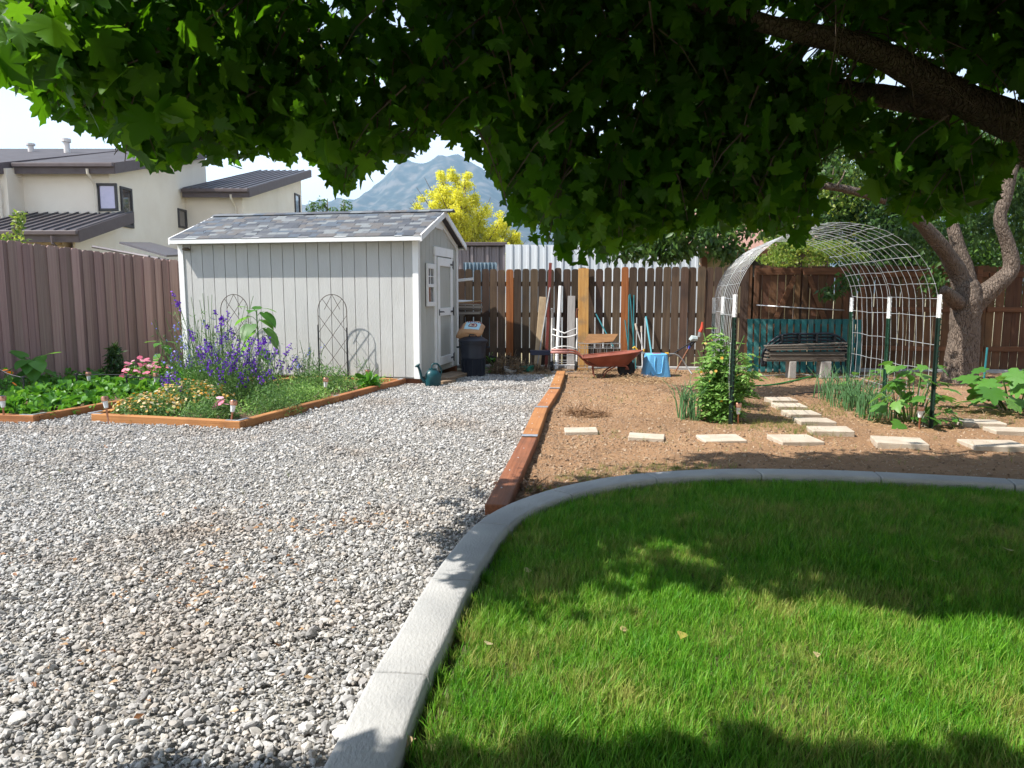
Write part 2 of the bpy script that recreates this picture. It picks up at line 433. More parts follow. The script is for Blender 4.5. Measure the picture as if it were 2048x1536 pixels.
# shingles: one tone for each tab
def shingle_mat():
    m, nt, b = _nt('asphalt_shingle')
    oi = N(nt, 'ShaderNodeObjectInfo')
    col = ramp(nt, oi.outputs['Random'], [(.050,.056,.068),(.080,.085,.094),(.070,.088,.112),(.115,.122,.132),(.098,.092,.090),(.155,.168,.174),(.060,.066,.080),(.10,.112,.122)])
    nt.nodes[-1].color_ramp.interpolation = 'CONSTANT'
    tc = N(nt, 'ShaderNodeTexCoord'); nz = N(nt, 'ShaderNodeTexNoise'); nz.inputs['Scale'].default_value = 160; nz.inputs['Detail'].default_value = 3
    L(nt, tc.outputs['Object'], nz.inputs['Vector'])
    g = ramp(nt, nz.outputs['Fac'], [(.55,.55,.55),(1.35,1.35,1.35)], [.3,.7])
    mx = N(nt, 'ShaderNodeMix', data_type='RGBA', blend_type='MULTIPLY'); mx.inputs[0].default_value = 1
    L(nt, col, mx.inputs[6]); L(nt, g, mx.inputs[7]); L(nt, mx.outputs[2], b.inputs['Base Color'])
    b.inputs['Roughness'].default_value = .9
    bp = N(nt, 'ShaderNodeBump'); bp.inputs['Distance'].default_value = .003; L(nt, nz.outputs['Fac'], bp.inputs['Height']); L(nt, bp.outputs[0], b.inputs['Normal'])
    return m
m_shingle = shingle_mat()

# ------------------------------------------------------------------ ground
gnd = MB()
gnd.add([(-4000,-300,-.06),(4000,-300,-.06),(4000,5000,-.06),(-4000,5000,-.06)], [(0,1,2,3)])
struct(gnd.build('ground', mat('open_ground', [(.17,.15,.085),(.26,.22,.13)], ns=.6, detail=8, rough=.95)))

def height(x, y):
    return .020*mnoise.noise((x*1.3, y*1.3, 0)) + .012*mnoise.noise((x*4, y*4, 3)) + .006*mnoise.noise((x*13, y*13, 8))
# garden soil: a sheet with real clods and hollows
KERB_OUT = [(-.72,.6),(-.62,1.3),(-.565,1.8),(-.54,1.97),(-.52,2.23),(-.495,2.52),(-.45,2.86),(-.40,3.29),(-.32,3.77),(-.22,4.21),(-.06,4.58),(.19,4.92),(.47,5.18),(.86,5.42),(1.44,5.58),(2.01,5.60),(2.55,5.54),(3.06,5.43),(3.69,5.26),(4.6,4.9),(5.6,4.2),(6.3,3.2),(6.6,2.0)]
kp = spline([(x, y, 0) for x, y in KERB_OUT], 400)
acc = [0.0]
for i in range(1, 400): acc.append(acc[-1] + (kp[i]-kp[i-1]).length)
def kerb_at(s):
    i = min(max(int(np.searchsorted(acc, s))-1, 0), 398)
    t = (s-acc[i])/max(acc[i+1]-acc[i], 1e-9)
    p = kp[i].lerp(kp[i+1], t); d = (kp[i+1]-kp[i]).normalized()
    return p, Vector((d.y, -d.x, 0))                  # point and inward (lawn) side
KW = .205
inner = [tuple((p + n*KW).xy) for p, n in (kerb_at(s) for s in np.linspace(0, acc[-1], 160))]
outer = [tuple(p.xy) for p, n in (kerb_at(s) for s in np.linspace(0, acc[-1], 160))]
TIMBER = [(-.10,4.62),(.165,6.9),(.345,8.67),(.595,10.41),(.81,12.3),(.84,12.75)]     # centre line of the edging

gx = np.arange(-.3, 11.5, .05); gy = np.arange(3.2, 14.6, .05)
vs = [(x, y, height(x, y) + (.012 if x < 3 else 0)) for y in gy for x in gx]
nx, ny = len(gx), len(gy)
fa = np.array([(j*nx+i, j*nx+i+1, (j+1)*nx+i+1, (j+1)*nx+i) for j in range(ny-1) for i in range(nx-1)])
vv = np.array(vs); cen = vv[fa].mean(axis=1)
lim = np.interp(cen[:,1], [t[1] for t in TIMBER], [t[0] for t in TIMBER]) - .02
keep = (cen[:,0] > lim) & ~inpoly(cen, inner + [(20,2),(20,-2),(-.3,-2)])
struct(ob('garden_soil', np_mesh('garden_soil', vv, fa[keep], smooth=True), m_soil))
# soil under the lawn, strip of earth between fence and beds
ms = MB(); ms.add([(p[0], p[1], .012) for p in inner] + [(6.6,.3,.012),(-.5,.3,.012)], [tuple(range(len(inner)+2))[::-1]])
struct(ms.build('lawn', mat('lawn_soil', [(.045,.05,.018),(.09,.085,.035)], ns=25, detail=6, rough=.95, bump=.01, bs_scale=60)))

# ------------------------------------------------------------------ gravel yard
BED_R = [(-4.69,8.24),(-2.86,7.75),(-1.71,11.60),(-3.42,12.02)]
BED_L = [(-9.2,8.75),(-5.25,8.12),(-3.98,12.2),(-5.35,12.75),(-6.2,13.4),(-8.55,8.75)]
gr_poly = [(-9.5,.5),(-.75,.5)] + [p for p in outer if p[1] < 4.75 and p[0] < .2 and p[1] > .5] + [(-.12,4.7),(.10,6.9),(.27,8.67),(.52,10.41),(.73,12.3),(.78,12.85),(-.1,13.05),(-.75,12.9),(-1.1,12.2),(-1.42,11.62),(-1.66,11.64),(-2.80,7.70),(-4.74,8.2),(-3.47,12.03),(-3.9,12.15),(-5.2,8.07),(-9.5,8.75)]
mg = MB(); mg.add([(p[0], p[1], -.012) for p in gr_poly], [tuple(range(len(gr_poly)))])
struct(mg.build('gravel_yard', m_under))
def stone_mat():
    m, nt, b = _nt('crushed_limestone')
    oi = N(nt, 'ShaderNodeObjectInfo'); geo = N(nt, 'ShaderNodeNewGeometry')
    col = ramp(nt, oi.outputs['Random'], [(.19,.185,.18),(.39,.375,.355),(.30,.295,.29),(.50,.485,.46),(.41,.37,.325),(.235,.23,.23),(.55,.535,.51),(.35,.34,.33)])
    n1 = N(nt, 'ShaderNodeTexNoise'); n1.inputs['Scale'].default_value = .85; n1.inputs['Detail'].default_value = 5
    L(nt, geo.outputs['Position'], n1.inputs['Vector'])
    f = ramp(nt, n1.outputs['Fac'], [(0,0,0),(.62,.62,.62)], [.50,.70])
    mx = N(nt, 'ShaderNodeMix', data_type='RGBA', blend_type='MULTIPLY'); L(nt, f, mx.inputs[0]); L(nt, col, mx.inputs[6]); mx.inputs[7].default_value = (.70,.57,.46,1)
    n2 = N(nt, 'ShaderNodeTexNoise'); n2.inputs['Scale'].default_value = 110; n2.inputs['Detail'].default_value = 4
    L(nt, geo.outputs['Position'], n2.inputs['Vector'])
    g = ramp(nt, n2.outputs['Fac'], [(.78,.78,.78),(1.15,1.15,1.15)], [.3,.7])
    m3 = N(nt, 'ShaderNodeMix', data_type='RGBA', blend_type='MULTIPLY'); m3.inputs[0].default_value = 1
    L(nt, mx.outputs[2], m3.inputs[6]); L(nt, g, m3.inputs[7]); L(nt, m3.outputs[2], b.inputs['Base Color'])
    b.inputs['Roughness'].default_value = .85; b.inputs['Specular IOR Level'].default_value = .25
    return m
m_stone = stone_mat()
import bmesh
def stone_proto(k, m, sub=1, nm='stone', flat=.62):
    rs = random.Random(k); bm = bmesh.new(); bmesh.ops.create_icosphere(bm, subdivisions=sub, radius=1)
    sx, sy, sz = rs.uniform(.9,1.25), rs.uniform(.7,.95), rs.uniform(flat*.8, flat*1.2)
    pl = [(Vector((rs.gauss(0,1), rs.gauss(0,1), rs.gauss(0,1))).normalized(), rs.uniform(.45,.78)) for _ in range(9)]
    for v in bm.verts:
        c = v.co.copy()
        for n_, d_ in pl:
            q = c.dot(n_)
            if q > d_: c -= n_*(q-d_)
        c *= 1 + .10*mnoise.noise(c*2.2 + Vector((k*7, 0, 0)))
        v.co = Vector((c.x*sx, c.y*sy, c.z*sz))
    me = bpy.data.meshes.new(nm); bm.to_mesh(me); bm.free()
    return proto(nm, me, m)
def jitter_grid(x0, x1, y0, y1, s, j=.5):
    a, b_ = np.meshgrid(np.arange(x0, x1, s), np.arange(y0, y1, s))
    p = np.stack([a.ravel(), b_.ravel()], 1)
    return p + (rng.random(p.shape)-.5)*2*j*s
stones = [stone_proto(k, m_stone, 2 if k < 5 else 1) for k in range(10)]
pts = np.concatenate([jitter_grid(-9.5, 1, 1.0, 5.0, .0180), jitter_grid(-9.5, 1, 5.0, 13.2, .0235)])
pts = pts[inpoly(pts, gr_poly) & in_view(pts, 480)]
n = len(pts)
hz = np.array([.018*mnoise.noise((x*1.1, y*1.1, 1)) + .008*mnoise.noise((x*5, y*5, 2)) for x, y in pts])
sz = np.clip(np.exp(rng.normal(math.log(.0100), .42, n)),   .005, .028)
big = rng.random(n) < .02; sz[big] *= 1.4
p3 = np.column_stack([pts, hz + rng.uniform(-.006, .010, n) + .006])
rot = np.column_stack([rng.normal(0,.45,n), rng.normal(0,.45,n), rng.uniform(0,6.28,n)])
scatter('gravel_stones', p3, rot, np.repeat(sz[:,None],3,1)*rng.uniform(.85,1.2,(n,3)), stones, 'loose pale grey crushed gravel covering the yard', 'gravel')

# ------------------------------------------------------------------ concrete kerb, poured in lengths
PROF = [(0,-.06),(0,.070),(.003,.080),(.010,.087),(.022,.0905),(.10,.0935),(.185,.0925),(.196,.089),(.203,.081),(.205,.070),(.205,-.06)]
kerb = bpy.data.objects.new('concrete_kerb', None); C.objects.link(kerb); struct(kerb, 'curved pale grey concrete kerb between lawn and gravel')
s0 = acc[min(range(400), key=lambda i: abs(kp[i].y-2.50) + (0 if i < 200 else 9))]
cuts = [c for c in np.arange(s0-.88*3, acc[-1], .88) if c > 0] 
cuts = [0.0] + cuts + [acc[-1]]
for a, b_ in zip(cuts[:-1], cuts[1:]):
    if b_-a < .1: continue
    k = MB(); st = [a+.004, a+.009] + list(np.linspace(a+.03, b_-.03, max(4, int((b_-a)/.06)))) + [b_-.009, b_-.004]
    rows = []
    for j, s in enumerate(st):
        p, nn = kerb_at(s); e = j in (0, len(st)-1)
        wob = .0025*mnoise.noise((p.x*6, p.y*6, 4))
        rows.append([(p.x+nn.x*(t+wob), p.y+nn.y*(t+wob), z - (.006 if e and z > 0 else 0) + wob*.6) for t, z in PROF])
    m_ = len(PROF); vs = [q for r in rows for q in r]; fs = []
    for j in range(len(rows)-1):
        for i in range(m_-1): fs.append((j*m_+i, (j+1)*m_+i, (j+1)*m_+i+1, j*m_+i+1))
    fs += [tuple(range(m_)), tuple(range((len(rows)-1)*m_, len(rows)*m_))[::-1]]
    k.add(vs, fs); k.build('kerb_segment', m_conc, kerb, smooth='auto')
kb = MB(); q = [kerb_at(s) for s in np.linspace(0, acc[-1], 200)]
kb.add([tuple((p+nn*.02).xy)+(.070,) for p, nn in q] + [tuple((p+nn*.185).xy)+(.070,) for p, nn in q], [(i, i+1, 201+i, 200+i) for i in range(199)])
kb.build('joint_filler', mat('joint_mortar', [(.13,.125,.12),(.2,.19,.18)], ns=30, rough=.95), kerb)

# ------------------------------------------------------------------ timber edging between gravel and garden
def beam(mb, a, b_, w, z0, z1, bev=.006):
    a, b_ = Vector(a), Vector(b_); d = b_-a; ln = d.length
    M_ = Matrix.Translation((a.x, a.y, 0)) @ Matrix.Rotation(math.atan2(d.y, d.x), 4, 'Z')
    return M_, ln
def timber(parent, a, b_, w=.14, z0=-.06, z1=.085, m=None, nm='timber'):
    a, b_ = Vector(a), Vector(b_); d = b_-a
    mb = MB(); n = max(2, int(d.length/.25)); 
    mb.box(.003, d.length-.003, -w/2, w/2, z0, z1, b=.007)
    o = mb.build(nm, m or m_timber, parent)
    o.location = Vector((a.x, a.y, 0)) - Vector(parent.location); o.rotation_euler = (0, 0, math.atan2(d.y, d.x))
    return o
def plate(parent, c, ang, l=.16, w=.06, z=.088, nm='mending_plate'):
    mb = MB(); mb.box(-l/2, l/2, -w/2, w/2, z, z+.003)
    o = mb.build(nm, m_galv, parent); o.location = Vector((c[0], c[1], 0)) - Vector(parent.location); o.rotation_euler = (0,0,ang); return o
te = thing('timber_edging', 'long row of brown timbers edging the gravel beside the garden soil', 'edging', (TIMBER[0][0], TIMBER[0][1], 0))
for i in range(4):
    a, b_ = TIMBER[i], TIMBER[i+1] if i < 3 else TIMBER[5]
    o = timber(te, a, b_, .15, z1=.085+.008*(i % 2), m=m_timber_red if i == 0 else m_timber)
    if i == 0: o['label'] = 'darker damp reddish timber'
    if i < 3:
        d = Vector(TIMBER[i+1])-Vector(a)
        plate(te, TIMBER[i+1], math.atan2(d.y, d.x), .09, .15, .0945)
    d = Vector(b_)-Vector(a)
    for t in (.2, .4, .6, .8):
        mb = MB(); mb.lathe([(.0,.0),(.0065,.0),(.005,.003),(.0,.004)], 8)
        s_ = mb.build('screw', m_galv, te); p = Vector(a)+d*(t+random.uniform(-.04,.04)); s_.location = V(p.x+random.uniform(-.03,.03)-te.location.x, p.y-te.location.y, .085+.008*(i % 2))

# ------------------------------------------------------------------ raised flower beds
def bed_frame(nm, label, corners, closed_edges, soil_poly):
    c0 = corners[closed_edges[0][0]]
    t = thing(nm, label, 'flower bed', (c0[0], c0[1], 0))
    for (i, j) in closed_edges:
        a, b_ = Vector(corners[i]), Vector(corners[j]); d = (b_-a).normalized(); L_ = (b_-a).length; n = max(1, round(L_/2.0))
        for k in range(n): timber(t, a+d*(L_*k/n + (.045 if k == 0 else 0)), a+d*(L_*(k+1)/n + (.045 if k == n-1 else 0)), .09, z1=.088)
        for k in range(1, n): p = a+d*(L_*k/n); plate(t, p, math.atan2(d.y, d.x), .14, .035, .0885)
    for i in range(len(corners)):
        es = [e for e in closed_edges if i in e]
        for e in es:
            o_ = corners[e[0] if e[1] == i else e[1]]; d = (Vector(o_)-Vector(corners[i])).normalized()
            p = Vector(corners[i])+d*.07; plate(t, p, math.atan2(d.y, d.x), .17, .045, .0885+.0035*es.index(e))
    mb = MB(); mb.add([(x, y, .03) for x, y in soil_poly], [tuple(range(len(soil_poly)))]); 
    mb.build('bed_soil', m_bedsoil, t, world=True)
    return t
bed_frame('raised_bed', 'timber framed flower bed with the tall purple flowers', BED_R, [(0,1),(1,2),(2,3),(0,3)], BED_R)
bl = [(-9.2,8.75),(-5.25,8.12),(-3.98,12.2),(-6.1,13.55),(-7.6,10.95),(-8.55,8.9)]
bed_frame('raised_bed', 'timber framed flower bed of leafy greens along the brown fence', bl, [(0,1),(1,2),(3,4)], bl)

# ------------------------------------------------------------------ shed
SL, SD, SZ0, SZ1 = 4.08, 2.22, .10, 2.27
srz = R(-11.6); R0 = V(-1.45, 11.64, 0)
shed = thing('garden_shed', 'pale grey timber shed with white trim and shingle roof', 'shed', R0 - V(math.cos(srz), math.sin(srz), 0)*SL, srz)
SLOPE = .38
def zr(y): return SZ1 + SLOPE*min(y, SD-y)
core = MB(); core.box(.028, SL-.028, .028, SD-.028, SZ0-.02, SZ1)
core.prism([(.028,SZ1),(SD-.028,SZ1),(SD/2,zr(SD/2)-.03)], SL-.056, Matrix.Translation((SL-.028,0,0)) @ Matrix.Rotation(R(90),4,'Z'))
core.build('wall_core', m_paint, shed)
x = .0
edges = [0.0]
while edges[-1] + .2032 < SL-.05: edges.append(edges[-1] + .2032)
edges.append(SL)
for a, b_ in zip(edges[:-1], edges[1:]):
    mb = MB(); mb.box(a+.004, b_-.004, 0, .019, SZ0, SZ1-.002, b=.002); mb.build('siding_board', m_paint, shed)
    mb = MB(); mb.box(a+.005, b_-.005, SD-.018, SD, SZ0, SZ1-.002, b=.002); mb.build('siding_board', m_paint, shed)
MG = lambda X: Matrix.Translation((X,0,0)) @ Matrix.Rotation(R(90),4,'Z')
ye = list(np.arange(0, SD, .2032)) + [SD]
for X in (SL, .018):
    for a, b_ in zip(ye[:-1], ye[1:]):
        a_, b2 = a+.004, b_-.004
        poly = [(a_,SZ0),(b2,SZ0),(b2,zr(b2)-.02)] + ([(SD/2, zr(SD/2)-.02)] if a_ < SD/2 < b2 else []) + [(a_,zr(a_)-.02)]
        mb = MB(); mb.prism(poly, .018, MG(X)); mb.build('gable_board', m_paint_shaded, shed)
def trim(nm, *b_, m=None, par=None, bev=.003):
    mb = MB(); mb.box(*b_, b=bev); return mb.build(nm, m or m_white, par or shed)
for X0, X1 in ((-.02,.075),(SL-.075,SL+.02)): 
    trim('corner_trim', X0, X1, -.02, -.001, SZ0-.02, SZ1-.01)
    trim('corner_trim', X0, X1, SD+.001, SD+.02, SZ0-.02, SZ1-.01)
for X0, X1 in ((-.02,-.001),(SL+.001,SL+.02)):
    trim('corner_trim', X0, X1, .0005, .07, SZ0-.02, SZ1+.01); trim('corner_trim', X0, X1, SD-.07, SD-.0005, SZ0-.02, SZ1+.01)
OV = .17
zE = SZ1 - SLOPE*OV + .035
roof = MB(); zR = SZ1 + SLOPE*SD/2 + .035
roof.prism([(-OV, zE-.0), (SD/2, zR), (SD+OV, zE), (SD+OV, zE+.03), (SD/2, zR+.03), (-OV, zE+.03)], SL+.15, MG(SL+.11))
roof_o = roof.build('roof', mat('roof_deck', [(.10,.10,.11),(.14,.14,.15)], rough=.9), shed)
trim('fascia', -.045, SL+.115, -OV-.022, -OV-.002, zE-.045, zE+.035); trim('fascia', -.045, SL+.115, SD+OV+.002, SD+OV+.022, zE-.045, zE+.035)
trim('soffit', -.035, SL+.10, -OV, -.022, zE-.04, zE-.03); trim('soffit', -.035, SL+.10, SD+.022, SD+OV, zE-.045, zE-.03)
for X in (SL+.135, -.042):
    for sgn in (0, 1):
        pl = [(-OV-.02, zE-.055), (SD/2, zR-.055), (SD/2, zR+.04), (-OV-.02, zE+.045)]
        if sgn: pl = [(SD-y, z) for y, z in pl][::-1]
        mb = MB(); mb.prism(pl, .022, MG(X)); mb.build('rake_board', m_white, shed)
        # inner rake moulding against the gable
        pl2 = [(.03, zr(.03)-.115), (SD/2, zr(SD/2)-.115), (SD/2, zr(SD/2)-.02), (.03, zr(.03)-.02)]
        if sgn: pl2 = [(SD-y, z) for y, z in pl2][::-1]
        if X > 1: mb = MB(); mb.prism(pl2, .02, MG(SL+.0205)); mb.build('gable_trim', m_white, shed)
mb = MB(); mb.prism([(SD/2-.19, zr(SD/2)-.22), (SD/2+.19, zr(SD/2)-.22), (SD/2+.19, zr(SD/2-.19)-.06), (SD/2, zr(SD/2)-.06), (SD/2-.19, zr(SD/2-.19)-.06)], .015, MG(SL+.0225)); mb.build('gable_vent_board', m_white, shed)
# shingle tabs, course by course
slen = math.hypot(SD/2+OV, SLOPE*(SD/2+OV)); ang = math.atan(SLOPE); EXPO = .112
sh_me = {}
def tab_mesh(w):
    k = round(w*100)
    if k not in sh_me:
        q = MB(); q.box(0, k/100-.004, -.012, EXPO+.02, 0, .0075); sh_me[k] = q.mesh('shingle'); sh_me[k].materials.append(m_shingle)
    return sh_me[k]
for side in (0, 1):
    cs = 0; s = -.015
    while s < slen-.02:
        x = -.055 - random.uniform(0, .18)
        while x < SL+.115:
            w = random.choice([.12,.15,.18,.20,.24]); x0 = max(x, -.055); x1 = min(x+w, SL+.125)
            if x1-x0 > .03:
                y = -OV + (s)*math.cos(ang); z = zE+.032 + s*math.sin(ang) + random.choice([0,.004])
                if side == 0: o = ob('shingle', tab_mesh(x1-x0), None, roof_o, (x0, y, z), (ang+.045, 0, 0))
                elif False: pass
            x += w
        s += EXPO; cs += 1
mb = MB(); mb.box(-.12, SL+.12, SD/2, SD/2+1.42, 0, .008, Matrix.Translation((0,0,0)))
mb = MB(); mb.add([(-.05,SD/2,zR+.045),(SL+.12,SD/2,zR+.045),(SL+.12,SD+OV+.02,zE+.04),(-.05,SD+OV+.02,zE+.04)], [(0,1,2,3)]); mb.build('rear_shingles', m_shingle, roof_o)
xx = -.05
while xx < SL+.1:
    mb = MB(); M1 = Matrix.Translation((xx,SD/2,zR+.062))
    mb.box(0,.2,-.11,0,-.006,.004, M1 @ Matrix.Rotation(ang,4,'X')); mb.box(0,.2,0,.11,-.006,.004, M1 @ Matrix.Rotation(-ang,4,'X'))
    mb.build('ridge_shingle', m_shingle, roof_o); xx += .2
# skids
for y in (.05, SD-.15): trim('skid', .0, SL, y, y+.1, -.05, SZ0-.022, m=m_timber_red)
# door with its rails, hinges and latch
dX = SL+.001
door = trim('door', dX, dX+.03, .90, 1.74, .20, 2.00, m=m_paint_shaded)
g = MB()
for y in (1.1, 1.3, 1.5):
    pass
def dtrim(nm, y0, y1, z0, z1, t=.022, base=.031): return trim(nm, dX+base, dX+base+t, y0, y1, z0, z1, par=door)
dtrim('door_stile', .90, 1.00, .20, 2.00); dtrim('door_stile', 1.64, 1.74, .20, 2.00)
dtrim('door_rail', 1.001, 1.639, 1.86, 2.00); dtrim('door_rail', 1.001, 1.639, 1.03, 1.16); dtrim('door_rail', 1.001, 1.639, .20, .34)
trim('door_casing', dX, dX+.028, .79, .893, .12, 2.02); trim('door_casing', dX, dX+.028, 1.747, 1.85, .12, 2.02)
trim('door_header', dX, dX+.034, .77, 1.87, 2.022, 2.17)
for z in (1.90, 1.09, .28):
    mb = MB(); mb.box(dX+.054, dX+.060, 1.60, 1.74, z-.015, z+.015); mb.prism([(1.735,z-.06),(1.80,z-.08),(1.80,z+.08),(1.735,z+.06)], .006, MG(dX+.0605)); mb.build('hinge', m_black, door)
mb = MB(); mb.box(dX+.054, dX+.062, .915, .945, 1.04, 1.14); mb.tube([(dX+.065,.93,1.10),(dX+.10,.93,1.10),(dX+.105,1.0,1.10),(dX+.10,1.05,1.095)], .011, 8); mb.build('handle', m_black, door, smooth=True)
# window
win = trim('window', dX, dX+.012, .36, .77, 1.20, 1.88, m=mat('window_backing', [(.02,.02,.022)], rough=.5))
m_glass = mat('window_glass', [(.03,.036,.042),(.06,.07,.08)], ns=1.5, rough=.04, spec=.9, coat=.6)
def wtrim(nm, y0, y1, z0, z1, t=.03, base=.012, m=None): return trim(nm, dX+base, dX+base+t, y0, y1, z0, z1, par=win, m=m)
wtrim('frame', .36,.42,1.20,1.88); wtrim('frame', .71,.77,1.20,1.88); wtrim('frame', .421,.709,1.80,1.88); wtrim('frame', .421,.709,1.20,1.27); wtrim('frame', .421,.709,1.505,1.555)
wtrim('muntin', .558,.572,1.556,1.799,.02); wtrim('muntin', .421,.557,1.67,1.684,.018); wtrim('muntin', .573,.709,1.67,1.684,.018)
for (y0,y1,z0,z1) in ((.421,.557,1.556,1.669),(.573,.709,1.556,1.669),(.421,.557,1.685,1.799),(.573,.709,1.685,1.799),(.421,.709,1.271,1.504)):
    mb = MB(); mb.box(dX+.0125, dX+.0165, y0, y1, z0, z1); mb.build('pane', m_glass, win)
mb = MB(); mb.lathe([(0,0),(.05,.01),(.06,.03),(.035,.055),(0,.06)], 10); o = mb.build('wasp_nest', mat('nest_paper', [(.10,.075,.055),(.17,.13,.10)], ns=30, rough=.9), shed, loc=(.16,-.06,2.09)) 

# ------------------------------------------------------------------ fences
def board_mesh(w, h, t, clip, nm='board', wav=0.0, seed=0):
    rs = random.Random(seed)
    if clip == 'ear': pts = [(-w/2,0),(w/2,0),(w/2,h-.035),(w/2-.02,h-.008),(w/2-.035,h),(-w/2+.035,h),(-w/2+.02,h-.008),(-w/2,h-.035)]
    elif clip == 'round': pts = [(-w/2,0),(w/2,0),(w/2,h-.05),(w/2-.008,h-.022),(w/2-.024,h-.004),(0,h),(-w/2+.024,h-.004),(-w/2+.008,h-.022),(-w/2,h-.05)]
    else: pts = [(-w/2,0),(w/2,0),(w/2,h),(-w/2,h)]
    mb = MB(); mb.prism(pts, t); return mb.mesh(nm)
# left fence, boards alternately forward and back
fa_, fb_ = Vector((-8.95, 7.95)), Vector((-5.75, 14.55)); fd = fb_-fa_
lf = thing('board_fence', 'purplish brown vertical board fence on the left behind the leafy bed', 'fence', (fa_.x, fa_.y, 0), math.atan2(fd.y, fd.x))
bms = [board_mesh(.145, 2.12, .02, 'ear', seed=k) for k in range(2)] + [board_mesh(.10, 2.11, .02, 'ear')]
s = 0.0; k = 0
while s < fd.length:
    w = random.choice([.10,.13,.085,.105,.12])
    me = bms[2] if w < .12 else bms[k % 2]
    o = ob('board', me, m_fence_l, lf, (s+w/2, .0 if k % 2 else .0205+random.uniform(0,.002), 0), (0, 0, random.uniform(-.008,.008)), (w/(.10 if w < .12 else .145), 1, 1.035-(s-3.36)/3.11*.088+random.uniform(-.006,.004)))
    s += w-.018; k += 1
for z in (.35, 1.55):
    mb = MB(); mb.box(0, fd.length, .052, .09, z-.045, z+.045); mb.build('rail', m_rail, lf)
for i in range(4):
    mb = MB(); mb.box(i*2.4+.1, i*2.4+.19, .095, .185, 0, 1.85); mb.build('post', m_rail, lf)

FA, FS = R(-6.2), math.tan(R(-6.2))
def yb(x): return 14.42 + FS*(x+1)
bf = thing('board_fence', 'dark weathered back fence with rounded board tops and bright gaps', 'fence', (-2.2, yb(-2.2), 0), FA)
bm_b = [board_mesh(.14, 1.82, .02, 'round', seed=k) for k in range(1)]
cf = math.cos(FA)
x = -2.2; k = 0; done = []
while x < 4.32:
    lx = (x+2.2)/cf
    px = proj(x, yb(x), 1.2)[0]
    orange = any(abs(px-a) < 8.0 for a in (1011, 1092, 1248) if a not in done) 
    done.extend(a for a in (1011, 1092, 1248) if abs(px-a) < 8.0)
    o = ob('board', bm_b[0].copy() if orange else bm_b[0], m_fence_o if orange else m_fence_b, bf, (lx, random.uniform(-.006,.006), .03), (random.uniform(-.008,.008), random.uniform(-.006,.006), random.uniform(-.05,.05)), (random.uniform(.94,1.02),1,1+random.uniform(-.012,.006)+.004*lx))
    if orange:
        o.data.materials.clear(); o.data.materials.append(m_fence_o); o['label'] = 'newer orange brown board'
    x += .1545*cf; k += 1
LB = 6.6
for z in (.32, 1.0, 1.58):
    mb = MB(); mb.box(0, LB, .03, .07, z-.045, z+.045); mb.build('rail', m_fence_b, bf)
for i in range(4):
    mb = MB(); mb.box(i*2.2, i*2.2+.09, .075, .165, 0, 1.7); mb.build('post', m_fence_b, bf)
# gate with braces
gx0, gx1 = 4.40, 6.12
gt = thing('wooden_gate', 'dark brown double gate with diagonal braces behind the teal slats', 'gate', (gx0, yb(gx0)+.02, 0), FA)
gl = (gx1-gx0)/cf
gme = board_mesh(.135, 1.83, .018, 'flat')
i = 0; x = .1
while x < gl-.05:
    ob('board', gme, m_fence_r, gt, (x, 0, .06), (0,random.uniform(-.005,.005),0), (random.uniform(.92,1),1,1+random.uniform(-.01,.01))); x += .142
for (a, b_, z0, z1) in ((.03,gl/2-.02,1.74,1.86),(gl/2+.02,gl-.03,1.74,1.86),(.03,gl/2-.02,.2,.32),(gl/2+.02,gl-.03,.2,.32)):
    mb = MB(); mb.box(a, b_, -.036, -.002, z0, z1, b=.003); mb.build('rail', m_rail, gt)
for x0 in (.03, gl/2-.11, gl/2+.02, gl-.12):
    mb = MB(); mb.box(x0, x0+.09, -.034, -.002, .322, 1.738, b=.003); mb.build('stile', m_fence_r, gt)
for (xa, xb) in ((.2, gl/2-.12), (gl-.2, gl/2+.12)):
    mb = MB(); mb.prism([(xa-.05,.34),(xa+.05,.34),(xb+.05,1.72),(xb-.05,1.72)], .028, Matrix.Translation((0,-.032,0))); mb.build('brace', m_rail, gt)
mb = MB(); mb.tube([(.08,-.05,1.19),(gl*.5,-.05,1.14),(gl-.1,-.05,1.10)], .012, 8); mb.build('bar', m_galv, gt, smooth=True)
for x0 in (-.11, gl+.01):
    mb = MB(); mb.box(x0, x0+.1, -.03, .07, 0, 1.92, b=.004); mb.build('post', m_fence_r, gt)
# fence on the right, rails towards the garden
rx0, rx1 = gx1+.12, 10.6
rf = thing('board_fence', 'reddish brown fence behind the multi-stemmed tree with rails facing the garden', 'fence', (rx0, yb(rx0), 0), FA)
rme = board_mesh(.138, 1.84, .018, 'flat'); x = .07; LR = (rx1-rx0)/cf
while x < LR:
    ob('board', rme, m_fence_r, rf, (x, 0, .05), (0,random.uniform(-.006,.006),0), (random.uniform(.95,1),1,1+random.uniform(-.012,.012))); x += .147
for z in (.42, 1.12, 1.74):
    for i in range(2):
        mb = MB(); mb.box(i*LR/2+.01, (i+1)*LR/2-.01, -.042, -.002, z-.045, z+.045, b=.003); mb.build('rail', m_rail, rf)
for i in (.0, 1.95, 4.1):
    mb = MB(); mb.box(i, i+.09, -.135, -.045, 0, 1.88, b=.004); mb.build('post', m_rail, rf)
mb = MB(); mb.box(-2.3, LR, -.16, -.02, -.02, .055, b=.008); struct(mb.build('mow_strip', m_conc, None, loc=(rx0, yb(rx0), 0), rot=(0,0,FA)))
mb = MB(); mb.box(0, 6.6, -.16, -.02, -.02, .05, b=.008); struct(mb.build('mow_strip', m_conc, None, loc=(-2.2, yb(-2.2), 0), rot=(0,0,FA)))
